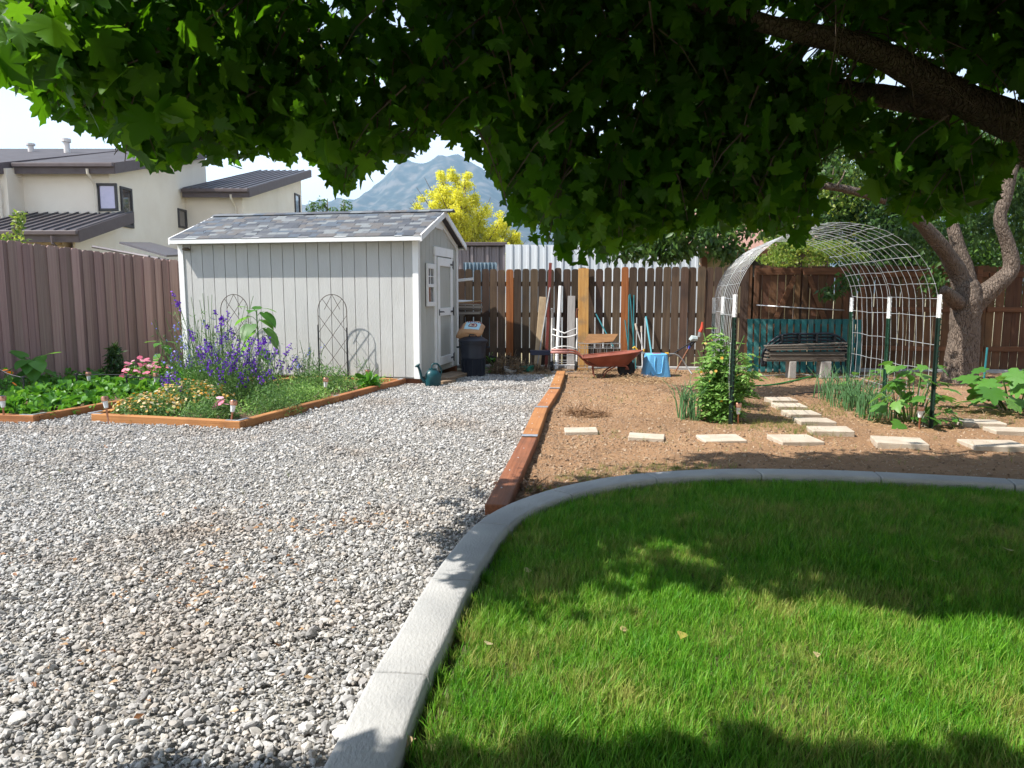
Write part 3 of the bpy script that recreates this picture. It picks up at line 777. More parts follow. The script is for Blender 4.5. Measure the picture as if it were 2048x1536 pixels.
# ------------------------------------------------------------------ mountain behind everything
def ridge(x):
    return np.interp(x, [-4000,-2600,-1900,-1300,-900,-640,-530,-430,-317,-235,-105,-23,59,200,500,900,1500,2500,4000], [60,160,210,220,245,300,345,400,470,500,455,400,350,300,280,300,330,250,80])
mx_, my_ = np.meshgrid(np.arange(-1700, 2301, 15.), np.arange(1500, 3000, 15.))
hz_ = np.zeros_like(mx_)
for j in range(mx_.shape[0]):
    for i in range(mx_.shape[1]):
        x, y = mx_[j, i], my_[j, i]
        t = max(0.0, 1-abs(y-2450)/900.); base = ridge(x*2450/y if y < 2450 else x)
        n1 = mnoise.fractal((x/260, y/260, .5), 1.0, 2.1, 5); n2 = 1-abs(mnoise.noise((x/210, y/330, 7)))*2
        hz_[j, i] = max(-2, (t**1.15)*(base*.84 + 14*n1 + 46*n2*(.3+t*.3) + 26*(1-abs(mnoise.noise((x/75, y/120, 2)))*2)*t))
mv = np.stack([mx_.ravel(), my_.ravel(), hz_.ravel()], 1); w_ = mx_.shape[1]; h_ = mx_.shape[0]
mf = np.array([(j*w_+i, j*w_+i+1, (j+1)*w_+i+1, (j+1)*w_+i) for j in range(h_-1) for i in range(w_-1)])
m_mtn = mat('mountain_scrub', [(.014,.026,.024),(.034,.042,.036),(.12,.105,.09)], ns=.03, detail=12, rough=.95, pos=[.38,.5,.62])
struct(ob('mountain', np_mesh('mountain', mv, mf, smooth=True), m_mtn), 'blue hazy mountain rising beyond the shed')

# ------------------------------------------------------------------ neighbour's house
m_stucco = mat('cream_stucco', [(.79,.71,.60),(.84,.77,.66)], ns=1.2, detail=7, rough=.9, bump=.004, bs_scale=30, blotch=((.66,.58,.47),.5,.4))
m_metal_roof = mat('dark_metal_roof', [(.085,.075,.08),(.12,.105,.11)], ns=1, rough=.38, metal=.35, spec=.5)
m_flatroof = mat('dark_membrane', [(.05,.045,.05),(.075,.07,.078)], ns=1.5, rough=.8)
m_fasc = mat('brown_fascia', [(.095,.072,.072),(.12,.095,.095)], ns=4, rough=.6)
m_stonew = mat('sandstone_block', [(.40,.29,.17),(.55,.43,.29)], ns=4, rough=.9, bump=.01, rnd=.2)
m_vent = mat('galvanised_vent', [(.55,.5,.47),(.66,.62,.6)], ns=4, rough=.5, metal=.3)
m_wframe = mat('dark_window_frame', [(.05,.045,.045),(.065,.06,.06)], rough=.5)
def glassy(nm, cols): return mat(nm, cols, ns=1.4, detail=6, rough=.05, spec=1.0, coat=.8)
m_g1 = glassy('window_pane_violet', [(.16,.17,.30),(.34,.30,.50),(.22,.30,.34)]); m_g2 = glassy('window_pane_dark', [(.03,.03,.035),(.16,.13,.11)])
house = thing('house', 'cream stucco house with low dark metal roofs above the brown fence', 'house', (-15.7, 30, 0))
def hp(nm, m, *bx, par=None, b=0): q = MB(); q.box(*bx, b=b); return q.build(nm, m, par or house, world=True)
def quad(nm, pts, m, par=None, t=.12):
    q = MB(); a = [Vector(p) for p in pts]; nn = (a[1]-a[0]).cross(a[2]-a[0]).normalized()*t
    q.add([tuple(p) for p in a] + [tuple(p-nn) for p in a], [(0,1,2,3),(7,6,5,4),(0,4,5,1),(1,5,6,2),(2,6,7,3),(3,7,4,0)])
    return q.build(nm, m, par or house, world=True)
XA, YA = -15.7, 30.0
zA0, zA1, YA2 = 6.25, 8.5, 39.5
def wedge(nm, x0, x1, y0, y1, z0, z1, m):
    q = MB(); q.add([(x0,y0,0),(x1,y0,0),(x1,y1,0),(x0,y1,0),(x0,y0,z0),(x1,y0,z0),(x1,y1,z1),(x0,y1,z1)], [(0,1,5,4),(1,2,6,5),(2,3,7,6),(3,0,4,7),(4,5,6,7)])
    return q.build(nm, m, house, world=True)
wedge('wall', -34, XA, YA, YA2, zA0, zA1, m_stucco)
wedge('wall', -34, -19.08, 29.05, YA, zA0-.18, zA0-.01, m_stucco)
def mono(x0, x1, y0, y1, z0, z1, m, seams=None, oh=.45, gutter=True, fas=.42):
    """one-way roof: slab, fascia, standing seams"""
    sl = (z1-z0)/(y1-y0); ya, yb_ = y0-oh, y1+oh; za, zb = z0-oh*sl, z1+oh*sl; xa, xb = x0, x1+oh
    r = quad('roof', [(xa,ya,za+.2),(xb,ya,za+.2),(xb,yb_,zb+.2),(xa,yb_,zb+.2)], m, t=.15)
    quad('fascia', [(xa,ya-.02,za-.2),(xb,ya-.02,za-.2),(xb,ya-.02,za-.2+fas),(xa,ya-.02,za-.2+fas)], m_fasc, t=.05)
    quad('rake_fascia', [(xb+.03,ya,za-.2),(xb+.03,yb_,zb-.2),(xb+.03,yb_,zb+.22),(xb+.03,ya,za+.22)], m_fasc, t=.05)
    if gutter:
        q = MB(); q.box(xa, xb, ya-.16, ya-.03, za+.04, za+.19, b=.02); q.build('gutter', m_fasc, house, world=True)
    if seams:
        n = int((xb-xa)/seams)
        for i in range(n+1):
            x = xb-.05-i*seams
            if x < xa: break
            q = MB(); q.add([(x-.025,ya,za+.2),(x+.025,ya,za+.2),(x+.025,yb_,zb+.2),(x-.025,yb_,zb+.2),(x-.025,ya,za+.26),(x+.025,ya,za+.26),(x+.025,yb_,zb+.26),(x-.025,yb_,zb+.26)], [(4,5,6,7),(0,1,5,4),(1,2,6,5),(3,0,4,7)])
            q.build('standing_seam', m_metal_roof, r, world=True)
    return r
mono(-22.5+3.4, XA, YA, YA2, zA0, zA1, m_flatroof)
mono(-34, -19.55, 29.05, YA2, zA0-.18, zA1, m_flatroof, oh=.35)
# second wing
wedge('wall', -15.69, -12.95, 36.8, 47.2, 6.2, 8.6, m_stucco)
mono(-15.6, -12.95, 36.8, 47.2, 6.2, 8.6, m_metal_roof, seams=.38, oh=.5)
# porch roof with stone pier
mono(-27, -15.25, 26.6, 29.9, 3.42, 4.28, m_metal_roof, seams=.40, oh=.3, fas=.40)
wedge('wall', -15.69, -15.6, 27.2, 29.98, 3.3, 4.1, m_stucco)
stw = MB(); stw.box(-21, -15.9, 27.0, 27.5, 0, 3.3); sw_ = stw.build('stone_pier', m_stonew, house, world=True)
for zrow in range(7):
    x = -18.6
    while x < -15.85:
        w = random.uniform(.25,.6)
        q = MB(); q.box(x, min(x+w-.02,-15.86), 26.94, 27.0, 1.6+zrow*.25, 1.83+zrow*.25, b=.012); q.build('stone', m_stonew, sw_, world=True); x += w
# small lean-to and dark canopy frame beside the shed
quad('roof', [(-14.75,38.0,4.75),(-12.4,38.0,4.1),(-12.4,40,4.1),(-14.75,40,4.75)], m_fasc, t=.4)
wedge('wall', -14.4, -12.2, 38.3, 40, 4.0, 4.0, m_stucco)
for k in range(5):
    q = MB(); q.tube([(-12.9+k*.55-1.2, 25.6, 2.95-k*.10), (-11.6+k*.3, 24.3, 2.55-k*.06)], .05, 6); q.build('canopy_bar', m_metal_roof, house, world=True)
quad('canopy_roof', [(-13.3,25.8,3.12),(-11.0,24.2,2.60),(-11.0,26.4,2.75),(-13.3,28,3.25)], m_metal_roof, t=.06)
# windows
def window(x0, x1, z0, z1, y, glass, side=False):
    mk = (lambda a,b_,c,d,e,f: (y+e, y+f, a, b_, c, d)) if side else (lambda a,b_,c,d,e,f: (a, b_, y-f, y-e, c, d))
    q = MB(); q.box(*mk(x0,x1,z0,z1,-.06,.02)); w = q.build('window', glass, house, world=True)
    t = .10
    for (a,b_,c,d) in ((x0-t,x1+t,z1,z1+t),(x0-t,x1+t,z0-t,z0),(x0-t,x0,z0,z1),(x1,x1+t,z0,z1)):
        q = MB(); q.box(*mk(a,b_,c,d,-.02,.07), b=.01); q.build('frame', m_wframe, w, world=True)
    return w
def zp(px, py, Y): return P(px, py, Y).z
window(P(201,400,YA).x, P(231,400,YA).x, zp(215,417,YA), zp(215,372,YA), YA, m_g1)
def yside(px, X): return X*1500/(px-1024)
window(yside(260,XA), yside(277,XA), 4.15, 5.55, XA, m_g2, True)
window(yside(370,XA), yside(388,XA)-.3, 4.55, 5.25, XA, m_g2, True)
window(P(453,425,36.8).x, P(481,425,36.8).x, 3.2, 4.95, 36.8, m_g2)
window(yside(501,-12.95), yside(512,-12.95), 3.2, 4.9, -12.95, m_g2, True)
window(yside(599,-12.95), yside(607,-12.95), 5.2, 7.2, -12.95, m_g2, True)
# downpipes and roof vents
m_pipe = mat('cream_downpipe', [(.60,.53,.43),(.66,.60,.50)], rough=.5)
for (x, y, z) in ((XA-.55, YA-.12, zA0-.25), (-19.35, 28.95, zA0-.4), (-13.3, 36.68, 5.9)):
    q = MB(); q.tube([(x,y-.42,z+.12),(x,y-.4,z-.05),(x+.05,y-.05,z-.4),(x+.05,y,z-.6),(x+.05,y,0)], .055, 8); q.build('downpipe', m_pipe, house, world=True)
q = MB(); q.tube([(-15.75,26.1,3.35),(-15.75,26.1,3.1),(-15.8,26.85,2.7),(-15.8,26.9,0)], .05, 8); q.build('downpipe', m_fasc, house, world=True)
for px, hgt, yy in ((62,.35,37),(134,.55,36)):
    b_ = P(px, 302, yy); q = MB(); q.lathe([(.13,-.3),(.13,hgt*.7),(.2,hgt*.72),(.2,hgt),(0,hgt+.03)], 12, Matrix.Translation(b_)); q.build('roof_vent', m_vent, house, world=True)

# ------------------------------------------------------------------ sheds and fences beyond the back fence
m_brownmetal = mat('mauve_metal_siding', [(.24,.20,.20),(.29,.25,.25)], ns=1, rough=.5, metal=.2)
m_whitemetal = mat('white_metal_sheet', [(.44,.47,.50),(.54,.57,.60)], ns=1.5, stretch=(1,1,.4), rough=.45, metal=.25, blotch=((.5,.5,.5),2,.3))
def ribbed(parent, nm, m, a, b_, z0, z1f, pitch, depth, per=1):
    """sheet folded into ribs from a to b_, one sheet per metre or so"""
    a, b_ = Vector(a), Vector(b_); d = (b_-a); ln = d.length; d.normalize(); nn = Vector((d.y, -d.x))
    n = int(ln/pitch)
    prof = [(0,0),(.55,0),(.65,1),(.9,1),(1,0)]
    sheet = max(4, int(.9/pitch))
    for s_ in range(0, n, sheet):
        vs = []; 
        for i in range(s_, min(s_+sheet, n)):
            for t, h in prof[:-1]: vs.append(((i+t)*pitch, h*depth))
        vs.append((min(s_+sheet, n)*pitch-.003, 0))
        pts = [(a + d*t + nn*h, t) for t, h in vs]
        q = MB(); q.add([(p.x,p.y,z0) for p, t in pts] + [(p.x,p.y,z1f(t)) for p, t in pts], [(i, i+1, len(pts)+i+1, len(pts)+i) for i in range(len(pts)-1)])
        q.build(nm, m, parent, world=True)
mshed = thing('metal_shed', 'mauve metal storage shed with battens behind the back fence', 'shed', (-1.6, 19.5, 0))
ztl, ztr = zp(925,492,19.5), zp(1010,487,19.5)
xl, xr = P(880,500,19.5).x, P(1008,500,19.5).x
q = MB(); q.box(xl, xr, 19.5, 22.5, 0, ztl-.02); q.build('body', m_brownmetal, mshed, world=True)
ribbed(mshed, 'siding_sheet', m_brownmetal, (xl,19.48), (xr,19.48), 0, lambda t: ztl-.02, .19, .03)
q = MB(); q.box(xl-.1, xr+.08, 19.35, 22.7, ztl, ztl+.09, b=.01); q.build('roof', m_fasc, mshed, world=True)
for px in (944, 975, 1008):
    x = P(px,520,19.4).x; q = MB(); q.box(x-.03, x+.03, 19.40, 19.445, 0, ztl-.02); q.build('batten', m_brownmetal, mshed, world=True)
wm = thing('metal_fence', 'tall white ribbed metal sheet wall above the back fence', 'wall', (0, 18.6, 0))
xa, xb = P(1011,520,18.6).x, P(1402,520,17.2).x
ribbed(wm, 'metal_sheet', m_whitemetal, (xa,18.6), (xb,17.2), 0, lambda t: P(1011,489,18.6).z - .03*t, .21, .03)
for z in (.6, 2.0):
    q = MB(); dd = Vector((xb-xa, 17.2-18.6)); q.box(0, dd.length, .03, .07, z-.04, z+.04, Matrix.Translation((xa,18.63,0)) @ Matrix.Rotation(math.atan2(dd.y,dd.x),4,'Z')); q.build('rail', m_galv, wm, world=True)
m_cgi = mat('corrugated_blue_steel', [(.30,.42,.52),(.50,.60,.66)], ns=2, stretch=(6,6,.4), rough=.3, metal=.7)
ci = thing('corrugated_panel', 'short shiny corrugated steel panel behind the fence beside the shed', 'panel', (P(928,548,15.4).x, 15.4, 0))
q = MB(); x0, x1 = P(927,540,15.4).x, P(994,540,15.4).x; zt = P(960,525,15.4).z; n = 72
q.add([(x0+(x1-x0)*i/n, 15.4+.03*math.sin(i/n*2*math.pi*9), 0) for i in range(n+1)] + [(x0+(x1-x0)*i/n, 15.4+.03*math.sin(i/n*2*math.pi*9), zt) for i in range(n+1)], [(i,i+1,n+2+i,n+1+i) for i in range(n)])
q.build('corrugated_sheet', m_cgi, ci, world=True, smooth=True)
for x in (x0+.05, x1-.05):
    q = MB(); q.box(x-.03,x+.03,15.45,15.51,0,zt-.05); q.build('post', m_galv, ci, world=True)
# tan outbuilding with shingled roof
tb = thing('outbuilding', 'tan building with reddish shingle roof glimpsed behind the wire arch', 'building', (P(1400,540,21).x, 21, 0))
x0, x1 = P(1402,500,21).x, P(1660,500,21).x
q = MB(); q.box(x0, x1, 21, 27, 0, P(1450,497,21).z); q.build('wall', mat('tan_wall', [(.36,.29,.17),(.42,.34,.21)], rough=.9, bump=.003), tb, world=True)
quad('roof', [(x0-.3,20.5,P(1450,500,20.5).z),(x1+.3,20.5,P(1450,500,20.5).z),(x1+.3,24.5,P(1450,500,20.5).z+1.5),(x0-.3,24.5,P(1450,500,20.5).z+1.5)], mat('red_brown_shingle', [(.24,.13,.10),(.33,.20,.155)], ns=9, stretch=(1,4,4), rough=.9), tb, t=.1)
q = MB(); q.box(x0-.3,x1+.3,20.46,20.495,P(1450,500,20.5).z-.16,P(1450,500,20.5).z+.02); q.build('fascia', m_rail, tb, world=True)
q = MB(); q.box(x0-.02,x0+.14,20.8,20.98,0,P(1450,470,20.8).z); q.build('post', m_rail, tb, world=True)
for xw in (1500,):
    q = MB(); q.box(P(xw,520,20.98).x, P(xw+45,520,20.98).x, 20.95, 20.99, 1.5, 2.5); q.build('window', m_g2, tb, world=True)

# ------------------------------------------------------------------ trees in the distance
m_bark = mat('bark', [(.075,.055,.042),(.15,.115,.09)], ns=8, stretch=(1,1,.3), detail=8, rough=.95, bump=.03, bs_scale=9)
m_lf_yellow = leafmat('golden_leaves', [(.44,.45,.03),(.56,.57,.06),(.66,.66,.14)], trans=.5)
m_lf_green = leafmat('green_leaves', [(.03,.075,.014),(.06,.13,.022),(.10,.19,.035)], trans=.4)
m_lf_lime = leafmat('lime_leaves', [(.07,.14,.02),(.14,.22,.035),(.26,.30,.06)], trans=.45)
m_lf_dark = leafmat('dark_green_leaves', [(.018,.05,.012),(.035,.085,.018),(.06,.12,.025)], trans=.35)
def ell(n, c, r, shell=.35):
    d = norm(rng.normal(size=(n,3))); q = rng.random(n)**shell
    return np.asarray(c) + d*q[:,None]*np.asarray(r)
def leafy(name, pts, size, m, parent=None, droop=.35, up=.3, tv=SIMPLE_V, tf=SIMPLE_F, kind='stuff', off=None, wid=None):
    n = len(pts)
    t = rng.normal(size=(n,3)); t[:,2] -= droop*2
    nn = rng.normal(size=(n,3)); nn[:,2] += up*3; nn[:,0] -= .3
    me = leaf_cloud(name, pts - (np.zeros(3) if off is None else np.asarray(off)), t, nn, size*rng.uniform(.7,1.25,n), tv, tf, width=wid)
    o = ob(name, me, m, parent)
    if kind: o['kind'] = kind
    return o
def tree(name, label, base, top, clumps, n, size, m, group=None, cat='tree', limbs=6, tr=.14, droop=.3, barkm=None):
    """tapered trunk, limbs to the clumps, leaf clumps"""
    t = thing(name, label, cat, base, 0, group); b0 = Vector(base)
    q = MB(); top = Vector(top)-b0
    mid = [top*k + Vector((random.uniform(-.1,.1), random.uniform(-.1,.1), 0))*top.z*.12 for k in (.3,.6)]
    q.tube([(0,0,-.05), mid[0], mid[1], top], [tr, tr*.8, tr*.5, tr*.15], 8)
    q.build('trunk', barkm or m_bark, t, smooth=True)
    for (c, r) in clumps[:limbs]:
        c = Vector(c)-b0; a = top*min(.9, max(.25, (c.z-.35*c.xy.length)/max(top.z,.1))); 
        q = MB(); q.tube([a, a.lerp(c,.5)+Vector((0,0,.1*c.z*.3)), c], [tr*.4, tr*.25, tr*.08], 6); q.build('limb', barkm or m_bark, t, smooth=True)
    vol = np.array([r[0]*r[1]*r[2] for c, r in clumps])**.67; vol /= vol.sum()
    ps = np.concatenate([ell(max(4, int(n*v)), c, r) for (c, r), v in zip(clumps, vol)])
    o = leafy('crown', ps, size, m, t, droop=droop, off=base)
    return t
def auto_clumps(c, r, k, s=(.25,.45), seed=1):
    rs = np.random.default_rng(seed); out = []
    for i in range(k):
        d = rs.normal(size=3); d /= np.linalg.norm(d); q = rs.random()**.4
        p = np.asarray(c) + d*q*np.asarray(r)*.8; f = rs.uniform(*s)
        out.append((tuple(p), tuple(np.asarray(r)*f*np.array([1,1,.8]))))
    return out
# golden tree behind the shed: feathery upright sprays
yb_ = P(930, 470, 34); 
yt = thing('golden_tree', 'bright yellow feathery tree in front of the blue mountain', 'tree', (yb_.x, 34, 0))
q = MB(); q.tube([(0,0,0),(.1,0,2),(.05,0,4.2),(0,0,6.6)], [.16,.12,.08,.02], 8); q.build('trunk', m_bark, yt, smooth=True)
sp_pts = []; rs = random.Random(5)
tips = [(806,470),(815,490),(818,445),(828,430),(835,395),(822,405),(1030,440),(1015,415),(1045,490),(870,375),(900,410),(860,490),(900,488),(940,490),(980,488),(1020,486),(880,450),(930,460),(965,440),(1000,455),(835,480),(808,432),(822,415),(812,460),(838,375),(850,420),(885,360),(845,355),(830,400),(870,345),(905,335),(935,340),(955,375),(985,395),(1000,430),(1030,455),(1045,470),(815,425),(860,400),(890,385),(925,400),(960,420),(880,430),(920,440),(840,440),(980,460),(900,465),(1010,475),(950,470),(860,470),(910,360),(945,450),(1055,480),(830,455)]
for (tx, ty) in tips:
    yy = 34+rs.uniform(-1.6,1.6); tip = P(tx+rs.uniform(-6,6), ty, yy); 
    a = Vector((yb_.x*.75+tip.x*.25, 34, max(1.2, tip.z-rs.uniform(1.8,2.8))))
    q = MB(); pth = [a, a.lerp(tip,.5)+Vector((rs.uniform(-.15,.15),0,-.1)), tip]; q.tube(pth, [.05,.03,.008], 5); q.build('limb', m_bark, yt, world=True)
    for k in range(13):
        t = .15+.75*rs.random(); c = a.lerp(tip, t); rr = .22+.5*(1-t)
        sp_pts.append(ell(130, c+Vector((rs.gauss(0,.22*(1.2-t)),rs.gauss(0,.25),rs.gauss(0,.16))), (rr*.8,rr*.8,rr*.62), .5))
leafy('crown', np.concatenate(sp_pts), .10, m_lf_yellow, yt, droop=.2, off=(yb_.x,34,0))
# pale bare-topped sprays above the golden tree
for i, (px, py, s_) in enumerate(((628,404,1.0),(655,397,1.1),(688,402,1.2))):
    b_ = P(px, 440, 42); tp = P(px, py, 42)
    tree('poplar_tree', ['leftmost of three small green treetops above the shed ridge', 'middle one of three small green treetops above the shed ridge', 'rightmost of three small green treetops above the shed ridge'][i], (b_.x,42,0), tuple(tp), [((b_.x+random.uniform(-.3,.3),42,tp.z-.35-k*.5),(.3+.12*k,.4,.45)) for k in range(5)], 900, .16, m_lf_green, 'treetops behind the shed ridge', limbs=2)
b_ = P(20, 470, 20)
tree('shrub', 'light green bush tip rising above the fence at the left edge', (b_.x,20,0), (b_.x,20,3.0), [((b_.x+.0,20,2.6),(.45,.5,.4)),((b_.x-.3,20,2.2),(.6,.5,.5)),((b_.x+.25,20,3.15),(.16,.2,.28)),((b_.x+.3,20,3.4),(.1,.15,.15)),((b_.x-.1,20,1.5),(.6,.6,.6))], 1500, .13, m_lf_lime, cat='shrub', limbs=4, tr=.05)
# greenery beyond the right hand fences
grp = 'trees beyond the back fence'
def gtree(name, label, px, py, Y, rx, rz, m, n, size, seed, droop=.3):
    c = P(px, py, Y); b_ = (c.x, Y, 0)
    return tree(name, label, b_, (c.x, Y, c.z+rz*.5), auto_clumps((c.x,Y,c.z),(rx,rx*.7,rz),16,seed=seed), n, size, m, grp, droop=droop)
gtree('leafy_tree', 'lime green flowering tree behind the gate', 1660, 385, 17.5, 1.7, 2.0, m_lf_lime, 7000, .10, 3)
gtree('leafy_tree', 'low pale green bush showing over the gate top', 1600, 505, 16.2, 1.4, .45, m_lf_lime, 3500, .08, 4)
gtree('leafy_tree', 'dark green tree filling the gap behind the arch right side', 1790, 430, 17, 2.0, 2.4, m_lf_dark, 11000, .12, 5)
gtree('leafy_tree', 'mid green tree behind the forked trunk', 1930, 420, 18.5, 2.3, 2.6, m_lf_green, 11000, .12, 6)
gtree('leafy_tree', 'green tree at the far right behind the fence', 2090, 420, 19.5, 2.6, 3.0, m_lf_green, 9000, .13, 7)
gtree('leafy_tree', 'tall green tree rising behind the tan building', 1500, 380, 27, 3.2, 3.4, m_lf_dark, 9000, .19, 8)
gtree('leafy_tree', 'green tree behind the white metal wall', 1240, 405, 30, 3.6, 2.6, m_lf_green, 9000, .2, 9)
# ------------------------------------------------------------------ stepping stones
pv = [  # px, py of the centre, width, depth, turn, label
 (1162,860,.33,.24,-.03,'narrow pale stepping stone nearest the timber edging'),
 (1293,872,.34,.24,-.22,'tilted pale stepping stone, second from the timber edging'),
 (1442,876,.40,.30,.06,'pale stepping stone in front of the tomato plant'),
 (1590,877,.40,.38,.05,'square pale stepping stone where the two paths meet'),
 (1798,881,.44,.36,-.28,'large pale stepping stone in front of the cucumber plant'),
 (1987,887,.48,.36,-.12,'large pale stepping stone at the right edge of the garden'),
 (1660,858,.40,.30,-.16,'stepping stone nearest the lawn on the path under the arch'),
 (1628,840,.38,.30,-.05,'second stepping stone of the path under the arch'),
 (1602,825,.36,.30,.02,'third stepping stone of the path under the arch'),
 (1578,810,.36,.30,-.05,'fourth stepping stone of the path under the arch'),
 (1562,798,.34,.28,.04,'farthest stepping stone of the path under the arch'),
 (1960,843,.42,.30,-.22,'thin stepping stone between the arch and the squash plant'),
 (2022,859,.42,.26,-.10,'stepping stone cut by the right picture edge'),
]
for px, py, w, d, rz, lab in pv:
    p = G(px, py, .04); th = .046
    mb = MB(); mb.box(-w/2, w/2, -d/2, d/2, -.02, th, b=.006)
    o = mb.build('stepping_stone', m_paver); o.location = (p.x, p.y, .0); o.rotation_euler = (random.uniform(-.02,.02), random.uniform(-.02,.02), rz)
    tag(o, lab, 'paving slab', 'stepping stones in the garden')

# ------------------------------------------------------------------ wire arch: posts and cattle panels
m_post_g = mat('green_post_paint', [(.012,.045,.028),(.02,.065,.04)], ns=20, rough=.5)
m_post_w = mat('white_post_paint', [(.74,.75,.76),(.8,.8,.8)], ns=20, rough=.5)
m_wire = mat('galvanised_wire', [(.46,.48,.49),(.60,.61,.62)], ns=30, rough=.4, metal=.5)
def arch_row(t): return (V(2.36,7.98,0).lerp(V(2.80,10.45,0), t), V(4.41,7.78,0).lerp(V(4.64,10.30,0), t))
plab = [['dark post nearest the camera beside the tomato plant','middle post of the left row of the arch','farthest post of the left row of the arch'],['dark post nearest the camera beside the cucumber plant','middle green post of the right row of the arch','farthest green post of the right row of the arch']]
m_post_d = mat('dark_green_post_paint', [(.008,.02,.015),(.014,.03,.022)], ns=20, rough=.5)
for row in (0, 1):
    for i, t in enumerate((0, .5, 1)):
        b_ = arch_row(t)[row]; hgt = (1.40, 1.37, 1.35)[i]
        po = thing('steel_post', plab[row][i], 'post', b_, random.uniform(-.2,.2), 'posts of the wire arch')
        def tee(z0, z1): q = MB(); q.box(-.024,.024,0,.005,z0,z1); q.box(-.003,.003,-.032,-.0005,z0,z1); return q
        wh = (.24,.26,.19)[i] if row else (.24,.22,.22)[i]
        tee(-.2, hgt-wh).build('shaft', m_post_d if i == 0 else m_post_g, po); tee(hgt-wh+.001, hgt).build('white_top', m_post_w, po)
        for z in np.arange(.15, hgt-.04, .055):
            q = MB(); q.box(-.012,.012,-.036,-.033,z,z+.014); q.build('stud', m_post_w if z > hgt-wh else m_post_g, po)
def arch_pt(t, s):
    """t along the tunnel, s from -1 (left foot) over the top to 1 (right foot)"""
    a, b_ = arch_row(t); mid = (a+b_)/2; hw = (b_-a)/2; zs = 1.22; H_ = 2.14-.03*t
    leg = .32
    if abs(s) > 1-leg:
        z = zs*(1-abs(s))/leg; k = 1+.03*math.sin(z*2.4)
        p = mid + hw*k*(1 if s > 0 else -1); return V(p.x, p.y, z)
    w = s/(1-leg)*math.pi/2
    return V(*(mid + hw*math.sin(w)*(1.0+.03*math.cos(w))).xy, zs+(H_-zs)*math.cos(w))
random.seed(11)
for i, (t0, t1, lab) in enumerate(((0.0,.5,'near wire mesh panel bent over the garden path'),(.5,1.0,'far wire mesh panel bent over the garden path'))):
    wp = thing('wire_mesh_panel', lab, 'wire mesh', arch_row((t0+t1)/2)[0], 0, 'bent wire panels of the arch')
    t0 += .012; t1 -= .012
    for t in np.linspace(t0, t1, 8):
        q = MB(); jt = [random.gauss(0,.006) for _ in range(61)]
        q.tube([arch_pt(t, s)+V(jt[k]*.6, jt[k], jt[k]*.4) for k, s in enumerate(np.linspace(-1,1,61))], .0030, 5, cap=False); q.build('line_wire', m_wire, wp, world=True, smooth=True)
    for s in np.linspace(-1,1,27):
        q = MB(); q.tube([arch_pt(t, s)*1+V(0,0,random.gauss(0,.006)) for t in np.linspace(t0-.012, t1+.012, 5)], .0032, 5, cap=False); q.build('cross_wire', m_wire, wp, world=True, smooth=True)

# ------------------------------------------------------------------ teal pallet, hoop pipes, board stack on blocks
m_teal = mat('peeling_teal_paint', [(.012,.10,.105),(.022,.15,.145)], ns=4, stretch=(3,3,.6), detail=7, rough=.7, bump=.002, rnd=.15, blotch=((.22,.25,.22),5,.28))
pa, pb = V(P(1494,735,13.25).x, 13.25, 0), V(P(1722,735,13.0).x, 13.0, 0)
dp = (pb-pa); rz = math.atan2(dp.y, dp.x)
pal = thing('slatted_panel', 'peeling teal painted slatted panel leaning by the gate', 'pallet', pa, rz)
nsl = 17; LN = dp.length; tilt = Matrix.Rotation(R(-6), 4, 'X')
for i in range(nsl):
    x = .045+i*(LN-.09)/(nsl-1); q = MB(); q.box(x-.042, x+.042, 0, .018, .02, .96+random.uniform(-.008,.008), tilt, b=.002); q.build('slat', m_teal, pal)
for z in (.08,.47,.88):
    q = MB(); q.box(0, LN, .019, .06, z, z+.08, tilt, b=.003); q.build('rail', m_teal, pal)
m_hdpe = mat('black_pipe_plastic', [(.014,.017,.023),(.024,.028,.036)], ns=8, rough=.38)
hp_ = thing('pipe_bundle', 'black plastic pipes bent into hoops and taped together over the board stack', 'pipe bundle', (P(1520,735,12.75).x, 12.75, 0))
for k in range(4):
    yy = 12.75-.0+.05*(k % 2); e = k*.055
    ctr = [P(1524,735,yy)+V(k*.022,0,.02), P(1526,705,yy)+V(k*.022,0,0), P(1545,681,yy)+V(e*.4,0,-e), P(1572,669,yy)+V(0,0,-e), P(1620,668,yy)+V(0,0,-e), P(1662,668,yy)+V(0,0,-e), P(1688,681,yy)+V(-e*.4,0,-e), P(1699,703,yy)+V(-k*.022,0,0), P(1700,735,yy)+V(-k*.022,0,.02)]
    q = MB(); q.tube(spline(ctr, 40), .021, 8); q.build('pipe', m_hdpe, hp_, world=True, smooth=True)
for px, py in ((1563,672),(1597,670),(1632,670),(1668,672)):
    c = P(px, py+5, 12.77); q = MB(); q.box(c.x-.02,c.x+.02,12.70,12.85,c.z-.09,c.z+.07,b=.02); q.build('tape_band', m_black, hp_, world=True)
m_oldwood = mat('grey_old_wood', [(.06,.05,.042),(.13,.11,.09),(.20,.17,.14)], ns=4, stretch=(.5,9,9), detail=8, rough=.9, bump=.004, rnd=.25)
bx0, bx1 = P(1532,700,12.5).x, P(1692,700,12.5).x
zb0 = P(1600,722,12.5).z
for k in range(9):
    x0 = bx0+random.uniform(-.02,.06); x1 = bx1-random.uniform(0,.06); z = zb0+k*.0262
    q = MB(); q.box(0, x1-x0, -.075, .075, 0, .0215, b=.002); o = q.build('stacked_board', m_oldwood, None, loc=(x0, 12.5+random.uniform(-.02,.02), z + (.004*k if k > 5 else 0)), rot=(0, -.012*(k > 5)*(k-5), random.uniform(-.012,.012)))
    tag(o, ['bottom','second','third','fourth','fifth','sixth','seventh','eighth','top'][k] + ' grey board of the stack resting on two concrete blocks', 'board', 'grey boards stacked under the hoop pipes')
m_block = mat('block_concrete', [(.30,.28,.26),(.38,.36,.33)], ns=12, rough=.95, bump=.004)
